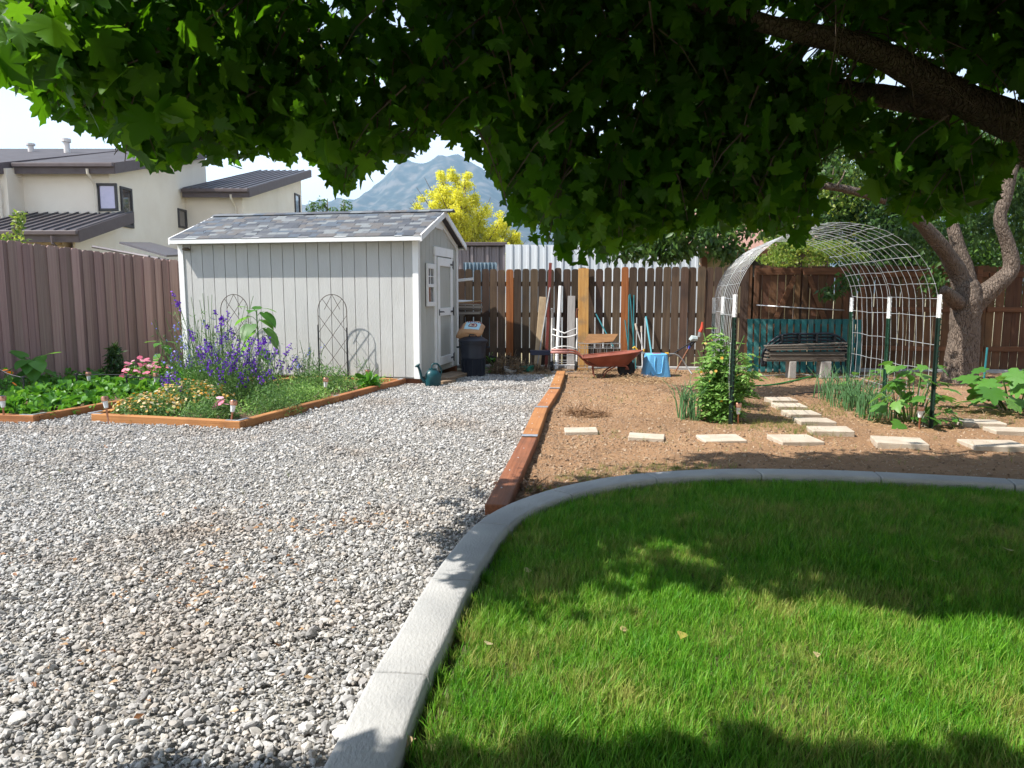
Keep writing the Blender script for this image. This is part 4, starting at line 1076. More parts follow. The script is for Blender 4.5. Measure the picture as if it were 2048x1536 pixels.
for px, lab in ((1584,'left concrete block holding up the grey board stack'),(1650,'right concrete block holding up the grey board stack')):
    c = P(px, 735, 12.45); q = MB(); w = .055 if px < 1600 else .085
    q.box(-w, w, -.1, .1, 0, zb0-.002, b=.006); q2 = q.build('concrete_block', m_block, None, loc=(c.x, 12.5, 0)); tag(q2, lab, 'block', 'concrete blocks')

# ------------------------------------------------------------------ dustbin, bag, planks and lumber by the shed
m_bin = mat('black_bin_plastic', [(.010,.013,.022),(.018,.022,.034)], ns=6, rough=.42, bump=.001)
bc = V(-.66, 12.72, 0)
tb_ = thing('trash_can', 'round black plastic trash can with domed lid beside the shed', 'trash can', bc)
q = MB(); q.lathe([(.18,.0),(.19,.01),(.205,.30),(.212,.31),(.212,.34),(.208,.35),(.222,.56),(.235,.565),(.238,.60),(.225,.60)], 28); q.build('body', m_bin, tb_, smooth='auto')
q = MB(); q.lathe([(.247,.590),(.250,.62),(.232,.632),(.215,.64),(.17,.67),(.10,.69),(.05,.695),(0,.696)], 28); lid = q.build('lid', m_bin, tb_, smooth='auto')
q = MB(); q.tube([(-.06,-.10,.685),(-.05,-.10,.715),(.05,-.10,.715),(.06,-.10,.685)], .012, 8); q.build('lid_handle', m_bin, lid, smooth=True)
for sx in (-1,1):
    q = MB(); q.tube([(sx*.225,-.05,.5),(sx*.27,-.05,.5),(sx*.275,0,.5),(sx*.27,.05,.5),(sx*.225,.05,.5)], .012, 8); q.build('handle', m_bin, tb_, smooth=True)
for k in range(16):
    a = k/16*2*math.pi; q = MB(); q.tube([(.193*math.cos(a),.193*math.sin(a),.03),(.209*math.cos(a),.209*math.sin(a),.29)], .006, 5); q.build('rib', m_bin, tb_)
m_kraft = mat('kraft_paper', [(.40,.22,.11),(.52,.31,.17)], ns=5, rough=.75, bump=.01, bs_scale=7)
bag = thing('paper_bag', 'tan paper sack with blue and maroon print slumped on the trash can', 'bag', (bc.x-.05, bc.y+.12, .70), R(-8))
vs = []; nu, nv = 20, 14
bm = bmesh.new(); bmesh.ops.create_cube(bm, size=1); bmesh.ops.subdivide_edges(bm, edges=bm.edges[:], cuts=7, use_grid_fill=True)
def bagshape(c):
    x, y, z = c.x*2, c.y*2, c.z*2
    k = (1-abs(x)**4*.55); py_ = (1-abs(y)**4*.4)
    X = x*.23*(1-.1*abs(z)); Y = y*.18*(1-abs(x)**6*.3); Z = z*.10*k*py_ + .02*x - .07*max(0,-x-.3)**2*2
    w = mnoise.noise((x*3,y*3,z*3))*.012
    return V(X+w, Y+w, Z+.10+w)
for v in bm.verts: v.co = bagshape(v.co)
me = bpy.data.meshes.new('sack'); bm.to_mesh(me); bm.free(); me.polygons.foreach_set('use_smooth',[True]*len(me.polygons))
sk = ob('sack', me, m_kraft, bag, (0,0,0), (R(28),R(6),0))
def decal(nm, cx, cz, w, h, m, shape='rect', off=.004, par=None):
    """flat print that follows the sack's front and top"""
    q = MB(); n = 8; vs = []; fs = []
    for j in range(n+1):
        for i in range(n+1):
            u, v_ = (i/n-.5)*2, (j/n-.5)*2
            if shape == 'oval': 
                r = max(abs(u),abs(v_)); a = math.atan2(v_,u); u, v_ = r*math.cos(a), r*math.sin(a)
            elif shape == 'tri': u = u*(1-(v_+1)/2)
            c = V(cx+u*w/2, cz+v_*h/2, .5); p = bagshape(c); vs.append((p.x, p.y-.0, p.z+off))
    for j in range(n):
        for i in range(n): fs.append((j*(n+1)+i, j*(n+1)+i+1, (j+1)*(n+1)+i+1, (j+1)*(n+1)+i))
    q.add(vs, fs); return q.build(nm, m, sk)
mp_ = lambda nm, c: mat(nm, [c, c], rough=.6)
pr_b, pr_m, pr_w = mp_('print_light_blue', (.42,.62,.68)), mp_('print_maroon', (.20,.035,.06)), mp_('print_cream', (.70,.55,.38))
decal('printed_panel', .10, -.02, .62, .66, pr_b, off=.004)
decal('printed_emblem', .12, -.06, .36, .40, pr_m, 'oval', .007); decal('printed_emblem', .12, -.06, .28, .30, pr_w, 'oval', .010)
decal('printed_emblem', .12, -.06, .15, .16, pr_m, 'oval', .013)
for k in range(7): decal('printed_letter', -.12+k*.085, .26, .055, .11, pr_m, 'rect' if k % 2 else 'oval', .009)
for k in range(4): decal('printed_letter', -.38, -.16+k*.10, .07, .06, pr_m, 'rect', .006)
m_plank = mat('grey_brown_plank', [(.14,.095,.06),(.27,.19,.125)], ns=4, stretch=(.5,9,9), detail=8, rough=.9, bump=.004, rnd=.15)
for i, (c, l, w, rz, z, lab) in enumerate((((-.93,12.33),1.05,.20,R(72),.03,'wide weathered step plank at the shed door, right one of a pair'),((-1.12,12.30),1.0,.16,R(72),.03,'narrower step plank at the shed door, against the wall'),((-1.02,11.72),.34,.10,R(60),.0,'short offcut of wood lying beside the watering can'))):
    q = MB(); q.box(-l/2,l/2,-w/2,w/2,0,.05,b=.006); tag(q.build('plank', m_plank, None, loc=(c[0],c[1],z), rot=(0,.0,rz)), lab, 'plank', 'planks at the shed door')
# lumber behind the shed
m_ltan = mat('light_lumber', [(.34,.22,.11),(.48,.34,.20)], ns=4, stretch=(.5,9,9), rough=.85, bump=.002, rnd=.2)
m_lgrey = mat('grey_lumber', [(.22,.19,.16),(.36,.33,.29)], ns=4, stretch=(.5,9,9), rough=.9, bump=.003, rnd=.25)
lum = [(1.02,m_lgrey,.05,-.02,'lowest thick grey timber jutting out behind the shed'),(1.085,m_oldwood,.035,.015,'dark board second up in the lumber behind the shed'),(1.13,m_lgrey,.04,.0,'white-grey board midway in the lumber behind the shed'),(1.18,m_lgrey,.03,.03,'thin grey board above the middle of the lumber behind the shed'),(1.22,m_fence_o,.022,-.05,'orange board near the top of the lumber behind the shed'),(1.255,m_ltan,.022,-.09,'topmost orange-tan board angled on the lumber behind the shed')]
for z, m, t, ry, lab in lum:
    q = MB(); q.box(-1.5, 0, -.08, .08, 0, t, b=.002); o = q.build('lumber_board', m, None, loc=(P(963,620,14.08).x+random.uniform(-.03,.02), 14.08, z), rot=(0, ry, R(-7)+random.uniform(-.03,.03))); tag(o, lab, 'board', 'lumber stored behind the shed')
rk = thing('lumber_rack', 'dark support under the lumber behind the shed', 'rack', (-1.25,14.08,0))
for x in (-.9,-.1,.28):
    q = MB(); q.box(x,x+.06,-.06,.06,0,1.0); q.build('leg', m_oldwood, rk)
q = MB(); q.box(-.95,.36,-.07,.07,.985,1.018); q.build('bearer', m_oldwood, rk)
q = MB(); q.tube([(-1.9,14.1,1.27),(P(945,600,14.1).x,14.1,1.245)], .035, 10); tag(q.build('plastic_pipe', m_white, None, smooth=True), 'white pipe end lying on the lumber behind the shed', 'pipe')
q = MB(); c = P(932,562,14.2); q.box(-.5,.14,-.04,.04,0,.05,b=.004); tag(q.build('gutter_piece', m_white, None, loc=(c.x,14.2,c.z), rot=(0,R(-6),0)), 'white gutter end poking out behind the shed wall', 'gutter')

# watering can
m_wcan = mat('dark_teal_plastic', [(.006,.045,.055),(.012,.065,.075)], ns=6, rough=.35)
wc = thing('watering_can', 'dark teal watering can standing at the shed corner', 'watering can', G(866,772), R(200))
q = MB(); q.lathe([(.10,0),(.115,.015),(.12,.15),(.112,.19),(.075,.235),(.06,.245),(.06,.27)], 24, squash=(1.05,.85)); q.build('body', m_wcan, wc, smooth='auto')
q = MB(); q.tube(spline([(.10,0,.05),(.17,0,.12),(.20,0,.24),(.225,0,.31)],10), [.03,.026,.022,.02,.02,.02,.02,.018,.018,.018], 10); q.build('spout', m_wcan, wc, smooth=True)
q = MB(); q.lathe([(.018,0),(.045,.03),(.045,.036),(0,.04)], 14, Matrix.Translation((.222,0,.30)) @ Matrix.Rotation(R(30),4,'Y')); q.build('rose', m_wcan, wc, smooth='auto')
q = MB(); q.tube(spline([(.02,0,.255),(0,0,.335),(-.08,0,.33),(-.135,0,.24),(-.115,0,.13)],14), .013, 8); q.build('handle', m_wcan, wc, smooth=True)

# ------------------------------------------------------------------ things leaning on the back fence
def lean(nm, label, cat, m, x_, w, t, px_top, py_top, px_bot, group=None, ft=.05, fb=.32):
    """plank or pole from the soil up to the fence face"""
    xb_ = P(px_bot, 742, 13.7).x; yb0 = yb(xb_)-fb; xt = P(px_top, py_top, 13.9).x; yt_ = yb(xt)-ft; zt = P(px_top, py_top, yt_).z
    xt = P(px_top, py_top, yt_).x; xb_ = P(px_bot, 742, yb0).x
    a, b_ = V(xb_, yb0, .0), V(xt, yt_, zt); d = b_-a
    if t is None:
        q = MB(); q.tube([(0,0,0), d*.5, d], w, 10); o = q.build(nm, m, None, loc=a, smooth='auto')
    else:
        q = MB(); q.box(-w/2, w/2, -t/2, t/2, 0, d.length, b=.003); o = q.build(nm, m, None, loc=a)
        zc = d.normalized(); xc = Vector((1,0,0)); xc = (xc - zc*xc.dot(zc)).normalized(); yc = zc.cross(xc)
        o.rotation_euler = Matrix((xc,yc,zc)).transposed().to_euler()
    return tag(o, label, cat, group)
m_honey = mat('honey_plank', [(.34,.165,.045),(.48,.27,.085)], ns=4, stretch=(6,6,.5), detail=8, rough=.8, bump=.003, blotch=((.16,.12,.08),4,.6))
m_pale = mat('pale_plank', [(.38,.27,.16),(.50,.38,.24)], ns=4, stretch=(6,6,.5), detail=8, rough=.85, bump=.003, blotch=((.18,.12,.07),4,.5))
m_silver = mat('silver_grey_plank', [(.25,.235,.225),(.40,.385,.37)], ns=4, stretch=(9,9,.5), detail=8, rough=.9, bump=.004)
m_redpaint = mat('dark_red_paint', [(.12,.022,.016),(.19,.04,.028)], ns=6, rough=.6, bump=.001, blotch=((.08,.035,.025),5,.5))
m_steel = mat('dull_steel', [(.28,.28,.28),(.40,.40,.39)], ns=10, rough=.5, metal=.6)
lean('leaning_plank', 'pale tan plank leaning on the fence left of the hand truck', 'plank', m_pale, 0, .13, .035, 1086, 594, 1074, ft=.12)
lean('leaning_post', 'dark red metal post sticking up above the fence', 'post', m_redpaint, 0, .055, .05, 1101, 526, 1092)
lean('metal_rod', 'long grey metal rod slanting beside the dark red post', 'rod', m_steel, 0, .014, None, 1100, 575, 1073, fb=.5, ft=.14)
lean('plastic_pipe', 'thick white plastic pipe leaning on the fence behind the hand truck', 'pipe', m_white, 0, .035, None, 1121, 572, 1113, ft=.08)
lean('leaning_plank', 'silver grey weathered plank behind the hand truck', 'plank', m_silver, 0, .14, .03, 1143, 592, 1141)
lean('leaning_plank', 'tall honey brown plank rising above the fence top', 'plank', m_honey, 0, .19, .04, 1167, 537, 1166, fb=.42)
m_tealp = mat('teal_stake', [(.02,.13,.15),(.03,.19,.21)], ns=8, rough=.45)
for pt, py, pb_, lab in ((1258,590,1256,'upright teal stake next to the orange fence board'),(1260,588,1272,'teal stake crossing behind the wheelbarrow wheel'),(1268,590,1266,'teal stake right of the pair by the orange fence board'),(1250,640,1262,'shortest thin teal stake among those behind the wheelbarrow')):
    lean('garden_stake', lab, 'stake', m_tealp, 0, .011, None, pt, py, pb_, 'teal garden stakes', ft=.03, fb=.18)
lean('garden_stake', 'light blue stake slanting down behind the blue stool', 'stake', mat('light_blue_stake', [(.10,.36,.44),(.14,.44,.52)], rough=.45), 0, .017, None, 1292, 633, 1308, 'teal garden stakes', ft=.03, fb=.25)
a, b_ = P(1192,628,13.9), P(1228,696,13.55); q = MB(); q.tube([a,b_], .012, 8); tag(q.build('garden_stake', m_tealp, None, smooth='auto'), 'teal stake slanting above the plywood sheet', 'stake', 'teal garden stakes')
# hand truck
m_alu = mat('worn_aluminium', [(.55,.54,.52),(.72,.71,.69)], ns=8, rough=.5, metal=.15, blotch=((.25,.2,.16),6,.4))
m_tyre = mat('tyre_rubber', [(.012,.012,.013),(.022,.022,.022)], ns=20, rough=.8, bump=.003)
hx = P(1128,742,13.35).x
ht = thing('hand_truck', 'old aluminium hand truck with curved crossbars standing at the fence', 'hand truck', (hx, 13.35, 0), R(-5))
lean_m = Matrix.Rotation(R(-8), 4, 'X')
for sx in (-1,1):
    q = MB(); q.tube([lean_m @ V(sx*.225,0,.06), lean_m @ V(sx*.225,0,.78), lean_m @ V(sx*.222,.0,.98)], .018, 10); q.build('side_rail', m_alu, ht, smooth='auto')
    q = MB(); q.tube([lean_m @ V(sx*.222,0,.98), lean_m @ V(sx*.215,-.02,1.06), lean_m @ V(sx*.23,-.05,1.14)], .020, 10); q.build('grip', mat('grip_rubber', [(.10,.035,.02),(.15,.06,.035)], rough=.7) if sx > 0 else m_steel, ht, smooth='auto')
    q = MB(); q.lathe([(.03,-.028),(.085,-.03),(.105,-.018),(.108,0),(.105,.018),(.085,.03),(.03,.028)], 20, Matrix.Translation((sx*.215,.07,.11)) @ Matrix.Rotation(R(90),4,'Y')); w = q.build('wheel', m_tyre, ht, smooth='auto')
    q = MB(); q.lathe([(0,-.032),(.05,-.033),(.05,.033),(0,.032)], 14, Matrix.Translation((sx*.215,.07,.11)) @ Matrix.Rotation(R(90),4,'Y')); q.build('hub', m_alu, w)
for z, dz in ((.68,-.05),(.42,.045),(.13,.0)):
    q = MB(); q.tube([lean_m @ V(x*.215, -.03*(1-x*x), z+dz*(1-x*x)) for x in np.linspace(-1,1,13)], .032, 6, squash=.4); q.build('crossbar', m_alu, ht, smooth=True)
q = MB(); q.tube([lean_m @ V(-.215,0,.78), lean_m @ V(0,-.02,.70), lean_m @ V(.215,0,.79)], .013, 8); q.build('brace', m_alu, ht, smooth=True)
q = MB(); q.box(-.22,.22,-.24,.0,.015,.025,b=.003); q.build('toe_plate', m_alu, ht)
for z in (.18,.22,.30,.34):
    q = MB(); q.tube([lean_m @ V(-.2,.02,z), lean_m @ V(.2,.02,z)], .004, 5); q.build('back_wire', m_steel, ht)
# dark blue tray on a stand
c = P(1080,704,13.5); q = MB(); q.box(-.2,.2,-.1,.1,0,.055,b=.008); tr_ = thing('shelf_stand', 'small dark blue bench left of the hand truck', 'bench', (c.x,13.5,0)); 
q = MB(); q.box(-.18,.18,-.1,.1,c.z-.05,c.z+.03,b=.006); q.build('top', mat('navy_plastic', [(.012,.018,.045),(.02,.03,.065)], rough=.4), tr_)
for sx in (-1,1):
    q = MB(); q.box(sx*.16-.012,sx*.16+.012,-.02,.02,0,c.z-.051); q.build('leg', m_oldwood, tr_)
# plywood sheet and wire basket
c = P(1198,700,13.35)
bk = thing('wire_basket', 'bent grey wire basket between hand truck and wheelbarrow', 'basket', (c.x, 13.35, 0))
bw, bd, z0, z1 = .36, .18, .10, P(1198,686,13.35).z
for z in (z0, (z0+z1)/2, z1-.08, z1):
    q = MB(); q.tube([(-bw,-bd,z),(bw,-bd,z),(bw,bd,z),(-bw,bd,z)], .005, 5, closed=True); q.build('wire', m_steel, bk)
for x in np.linspace(-bw,bw,7):
    q = MB(); q.tube([(x,-bd,z1),(x+random.uniform(-.02,.02),-bd,z0),(x,bd,z0),(x,bd,z1)], .004, 5); q.build('wire', m_steel, bk)
m_ply = mat('stained_plywood', [(.14,.065,.025),(.24,.125,.05)], ns=4, stretch=(1,1,4), rough=.8, bump=.002)
a0, a1, a2, a3 = P(1165,689,13.3), P(1226,684,13.3), P(1236,669,13.5), P(1177,669,13.5)
q = MB(); nn = (a1-a0).cross(a3-a0).normalized()*.014
q.add([a0,a1,a2,a3,a0+nn,a1+nn,a2+nn,a3+nn], [(3,2,1,0),(4,5,6,7),(0,1,5,4),(1,2,6,5),(2,3,7,6),(3,0,4,7)]); tag(q.build('plywood_sheet', m_ply), 'brown plywood offcut resting tilted on the wire basket', 'plywood')
# wheelbarrow
m_wbr = mat('faded_red_steel', [(.16,.040,.024),(.27,.085,.055)], ns=5, detail=7, rough=.6, bump=.0015, blotch=((.14,.055,.03),4,.7))
W0 = P(1210, 752, 12.55)
wb = thing('wheelbarrow', 'rusty red wheelbarrow with black tyre in front of the wire basket', 'wheelbarrow', (W0.x, 12.55, 0), R(-4))
def lp(px, py, y=0.0):
    p = P(px, py, 12.55); return V(p.x-W0.x, y, p.z)
# tray: shallow flared pan
top = [(-.40,-.26),(-.34,-.31),(.30,-.30),(.52,-.20),(.60,0),(.52,.20),(.30,.30),(-.34,.31),(-.40,.26)]
bot = [(-.20,-.16),(-.16,-.18),(.20,-.18),(.30,-.12),(.33,0),(.30,.12),(.20,.18),(-.16,.18),(-.20,.16)]
zt_l, zt_r, zbb = lp(1165,714).z, lp(1266,701).z, lp(1210,728).z-.015
n = len(top); q = MB()
vt = [(x+.02, y, zt_l+(zt_r-zt_l)*(x+.40)/1.0) for x, y in top]; vb = [(x+.06, y, zbb+.02*(x+.2)) for x, y in bot]
vi = [(x*.985, y*.98, z-.002) for x, y, z in vt]; vbi = [(x*.98, y*.97, z+.012) for x, y, z in vb]
fs = [(i, n+i, n+(i+1)%n, (i+1)%n) for i in range(n)][::1] + [tuple(range(n, 2*n))] + [(2*n+i, 2*n+(i+1)%n, 3*n+(i+1)%n, 3*n+i) for i in range(n)] + [tuple(range(3*n,4*n))[::-1]] + [(i, (i+1)%n, 2*n+(i+1)%n, 2*n+i) for i in range(n)]
q.add(vt+vb+vi+vbi, fs); tray = q.build('tray', m_wbr, wb, smooth='auto')
q = MB(); q.tube(vt, .011, 8, closed=True); q.build('rim', m_wbr, tray, smooth=True)
for sy in (-1,1):
    pth = spline([lp(1102,703,sy*.27), lp(1148,704,sy*.26), lp(1165,716,sy*.22), lp(1182,729,sy*.15), lp(1230,730,sy*.11), lp(1250,731,sy*.08), lp(1256,738,sy*.06)], 26)
    q = MB(); q.tube(pth, .017, 10); q.build('handle', m_wbr, wb, smooth=True)
    q = MB(); q.tube([pth[0], pth[1], pth[3]], .021, 10); q.build('grip', mat('grip_paint', [(.36,.14,.12),(.46,.24,.21)], rough=.6), wb, smooth=True)
    q = MB(); q.tube(spline([lp(1232,730,sy*.12), lp(1212,742,sy*.16), V(lp(1204,754).x, sy*.18, .012), V(lp(1190,754).x, sy*.18, .012), lp(1186,740,sy*.16), lp(1186,730,sy*.14)],18), .012, 8); q.build('leg', m_wbr, wb, smooth=True)
wx = lp(1252,738).x
q = MB(); q.lathe([(.07,-.028),(.10,-.040),(.135,-.034),(.15,-.012),(.15,.012),(.135,.034),(.10,.040),(.07,.028)], 26, Matrix.Translation((wx,0,.155)) @ Matrix.Rotation(R(90),4,'X')); w = q.build('wheel', m_tyre, wb, smooth='auto')
q = MB(); q.lathe([(0,-.03),(.075,-.022),(.075,.022),(0,.03)], 18, Matrix.Translation((wx,0,.155)) @ Matrix.Rotation(R(90),4,'X')); q.build('rim', m_wbr, w)
# blue stool
m_blue = mat('sky_blue_plastic', [(.10,.36,.66),(.14,.42,.72)], ns=3, rough=.42, spec=.45)
sc_ = G(1311, 754)
stl = thing('step_stool', 'sky blue plastic step stool upside of the garden path end', 'stool', sc_, R(6))
stl['label'] = 'sky blue moulded plastic step stool beside the wheelbarrow'
def stool_ring(z, k): 
    w, d = .225-.055*k, .17-.04*k; r = .05
    out = []
    for cx, cyy, a0 in ((w-r,d-r,0),(-w+r,d-r,90),(-w+r,-d+r,180),(w-r,-d+r,270)):
        for j in range(5): a = R(a0+22.5*j); out.append((cx+r*math.cos(a), cyy+r*math.sin(a), z))
    return out
q = MB(); hh = .40; rings = [stool_ring(0,0), stool_ring(.02,.02), stool_ring(hh*.9,.92), stool_ring(hh*.97,1.0), [(x*.9,y*.9,hh) for x,y,z in stool_ring(hh,1.05)]]
nr = 20; q.add([p for r in rings for p in r], [(j*nr+i, j*nr+(i+1)%nr, (j+1)*nr+(i+1)%nr, (j+1)*nr+i) for j in range(4) for i in range(nr)] + [tuple(range(4*nr,5*nr))]); q.build('body', m_blue, stl, smooth='auto')
def front(x, z): return -(.17-.04*z/hh)-.001
q = MB(); q.tube([(-.055,front(0,.36)-.002,.36),(-.065,front(0,.2)-.003,.2),(-.05,front(0,.09)-.003,.085),(.0,front(0,.07)-.003,.07),(.05,front(0,.09)-.003,.085),(.07,front(0,.2)-.003,.2),(.085,front(0,.36)-.002,.36)], .008, 6); q.build('moulded_edge', m_blue, stl, smooth=True)
q = MB(); q.tube([(-.18,front(0,.02)-.002,.03),(-.14,front(0,.1)-.003,.11),(-.10,front(0,.06)-.003,.06),(-.06,front(0,.0)-.003,.01)], .010, 6); q.build('moulded_edge', m_blue, stl, smooth=True)
q = MB(); q.box(-.06,.08,-.05,.03,hh+.001,hh+.006); q.build('label_sticker', mp_('sticker_red', (.45,.10,.05)), stl)
# string trimmers and brush cutter lying around the stool
m_blk = mat('tool_black_plastic', [(.02,.02,.022),(.035,.035,.038)], rough=.4)
m_gry = mat('tool_grey_plastic', [(.30,.36,.36),(.38,.44,.44)], rough=.5); m_yel = mp_('tool_yellow', (.62,.36,.04))
def tool(nm, label, parts, cat='tool', grp='garden power tools by the stool'):
    b_ = Vector(parts[0][1][0]); t = thing(nm, label, cat, (b_.x, b_.y, 0), 0, grp)
    for pn, pth, r, m in parts:
        q = MB(); q.tube(pth, r, 8); q.build(pn, m, t, world=True, smooth='auto')
    return t
Y1 = 12.95
tool('string_trimmer', 'string trimmer lying across the top of the blue stool', [('shaft',[P(1272,699,Y1),P(1285,706,Y1),P(1350,708,Y1)],.011,m_steel),('grip',[P(1266,697,Y1),P(1269,694,Y1),P(1274,700,Y1)],.02,m_yel),('coupling',[P(1330,707,Y1),P(1337,707,Y1)],.017,m_yel),('curved_shaft',spline([P(1350,708,Y1),P(1362,716,Y1),P(1374,734,Y1),P(1384,748,Y1-.1)],12),.012,m_steel)])
Y2 = 13.3
tool('string_trimmer', 'black shafted string trimmer with grey motor propped at the fence', [('shaft',[P(1330,718,Y2-.2),P(1385,683,Y2)],.012,m_blk),('motor_housing',[P(1380,681,Y2),P(1384,677,Y2),P(1394,678,Y2)],[.035,.06,.05],m_gry),('guard',[P(1379,678,Y2),P(1393,682,Y2)],.03,m_blk)])
tool('brush_cutter', 'rusty shafted tool with blue grip slanting below the grey motor', [('shaft',[P(1346,752,Y2-.1),P(1378,695,Y2)],.012,mat('rusty_shaft',[(.16,.06,.03),(.24,.10,.05)],rough=.7)),('collar',[P(1377,698,Y2),P(1380,692,Y2)],.018,mp_('tool_blue',(.03,.06,.40))),('grip',[P(1380,692,Y2),P(1390,681,Y2)],.03,m_blk)])
tool('long_handled_tool', 'white and black handled tool leaning upright by the teal stakes', [('shaft',[P(1288,708,Y2),P(1284,690,Y2),P(1274,660,Y2)],.012,m_alu),('grip',[P(1274,660,Y2),P(1271,647,Y2)],.02,mp_('grip_cream',(.60,.52,.42))),('collar',[P(1287,703,Y2),P(1288,698,Y2)],.022,m_yel)])
tool('long_handled_tool', 'thin white handled tool leaning just right of the cream grip', [('shaft',[P(1285,745,Y2),P(1284,690,Y2),P(1283,660,Y2)],.010,m_white),('grip',[P(1283,664,Y2),P(1283,652,Y2)],.016,mp_('grip_pale',(.55,.5,.44)))])
tool('hedge_tool', 'red handled tool hooked on the fence left of the arch', [('handle',[P(1405,644,13.6),P(1404,656,13.6),P(1400,664,13.6)],[.018,.03,.035],mp_('tool_red',(.48,.06,.03))),('head',[P(1400,664,13.6),P(1398,674,13.6)],.03,m_steel)])

# ------------------------------------------------------------------ green pot, nursery pots
q = MB(); c = P(1050,742,13.2); q.lathe([(.13,0),(.15,.01),(.155,.12),(.16,.14),(.14,.14),(.13,.05),(0,.045)], 22); pt_ = q.build('plant_pot', mat('green_pot_plastic',[(.01,.16,.12),(.015,.21,.15)],rough=.4), None, loc=(c.x,13.2,0), smooth='auto'); tag(pt_, 'low round green plastic tub on the straw by the fence', 'pot')
for px, py, lab in ((985,722,'small black nursery pot on the straw heap beside the trash can'),(1020,728,'flat black nursery tray on the straw heap'),(1017,742,'grey buried pot at the front of the straw heap')):
    c = P(px, py+12, 13.3); q = MB(); q.lathe([(.06,0),(.085,.1),(.09,.12),(.08,.12),(.055,.02),(0,.02)], 16, squash=(1.3,1)); o = q.build('nursery_pot', m_black if px != 1017 else m_block, None, loc=(c.x,13.3 if px != 1017 else 12.95,.16 if px != 1017 else .0), rot=(.2,.3,0), smooth='auto'); tag(o, lab, 'pot', 'pots on the straw heap')

# ------------------------------------------------------------------ hoses
m_hose = mat('green_hose', [(.02,.16,.035),(.03,.22,.05)], rough=.4); m_ghose = mat('grey_hose', [(.20,.20,.19),(.28,.28,.27)], rough=.5)
q = MB(); q.tube(spline([G(1470,764,.03),G(1500,771,.02),G(1540,770,.02),G(1580,763,.02),G(1625,753,.02),G(1660,750,.02)],30), .014, 8); tag(q.build('garden_hose', m_hose, None, smooth=True), 'bright green hose lying across the soil beyond the arch', 'hose')
q = MB(); q.tube(spline([G(1440,752,.02),G(1520,752,.02),G(1600,749,.02),G(1660,755,.02),G(1720,752,.02),G(1780,748,.02)],36), .011, 8); tag(q.build('garden_hose', m_ghose, None, smooth=True), 'thin grey hose lying in front of the concrete blocks', 'hose')
q = MB(); q.tube(spline([G(1585,789,.02),G(1610,786,.02),G(1640,785,.02),G(1700,789,.02),G(1760,800,.02)],24), .008, 6); tag(q.build('drip_hose', m_black, None, smooth=True), 'thin black drip hose on the soil near the stepping stones', 'hose')

# ------------------------------------------------------------------ trellises at the shed wall
m_rust = mat('rusty_wire', [(.05,.038,.03),(.09,.065,.05)], rough=.7)
for px, lab in ((474,'left wire trellis at the shed, half hidden by the purple flowers'),(668,'right wire trellis standing clear against the shed wall')):
    Y = 12.04 if px < 500 else 11.72
    b_ = P(px, 745, Y); tr_ = thing('wire_trellis', lab, 'trellis', (b_.x, Y, 0), srz, 'wire trellises at the shed'); hw = .24; zt = 1.39; zs = zt-hw*1.05
    q = MB(); q.tube([(-hw,0,0),(-hw,0,zs)] + [(-hw*math.cos(a),0,zs+hw*1.05*math.sin(a)) for a in np.linspace(.1,math.pi-.1,15)] + [(hw,0,zs),(hw,0,0)], .006, 6); q.build('frame', m_rust, tr_, smooth=True)
    def clipx(z): return hw if z <= zs else hw*math.sqrt(max(0,1-((z-zs)/(hw*1.05))**2))
    for sg in (-1,1):
        for z0 in (-.25,.1,.45,.8):
            pts_ = [(sg*(-hw+2*hw*k/12), .004*sg, z0+.62*k/12) for k in range(13)]
            pts_ = [p for p in pts_ if p[2] > 0 and abs(p[0]) <= clipx(p[2])+.01]
            if len(pts_) > 1: q = MB(); q.tube(pts_, .0042, 5); q.build('lattice_wire', m_rust, tr_)
        q = MB(); q.tube([(sg*-.13,.0,zs+.02),(0,0,zt)], .0042, 5); q.build('lattice_wire', m_rust, tr_)
    for sx, z in ((-hw,.92),(hw,.88)):
        q = MB(); q.tube([(sx,-.012,0),(sx,-.012,z)], .013, 8); q.build('stake', m_blk, tr_)

# ------------------------------------------------------------------ solar lights
m_cop = mat('copper_cap', [(.42,.20,.13),(.52,.28,.19)], ns=20, rough=.32, metal=.75); m_lens = mat('frosted_lens', [(.62,.64,.64),(.75,.76,.76)], rough=.15, spec=.8); m_cell = mp_('solar_cell', (.02,.03,.06))
def solar():
    t = thing('solar_light', 'x', 'garden light', (0,0,0), 0, 'copper topped solar stake lights')
    q = MB(); q.lathe([(.006,-.05),(.009,0),(.009,.10),(.012,.105)], 10); q.build('stake', m_cop, t, smooth='auto')
    q = MB(); q.lathe([(.012,.105),(.018,.108),(.023,.15),(.026,.175)], 14); q.build('lens', m_lens, t, smooth='auto')
    q = MB(); q.lathe([(.030,.173),(.034,.176),(.034,.212),(.030,.218),(.0,.219)], 18); cp = q.build('cap', m_cop, t, smooth='auto')
    q = MB(); q.box(-.017,.017,-.017,.017,.2195,.222); q.build('solar_cell', m_cell, cp)
    return t
sl0 = solar()
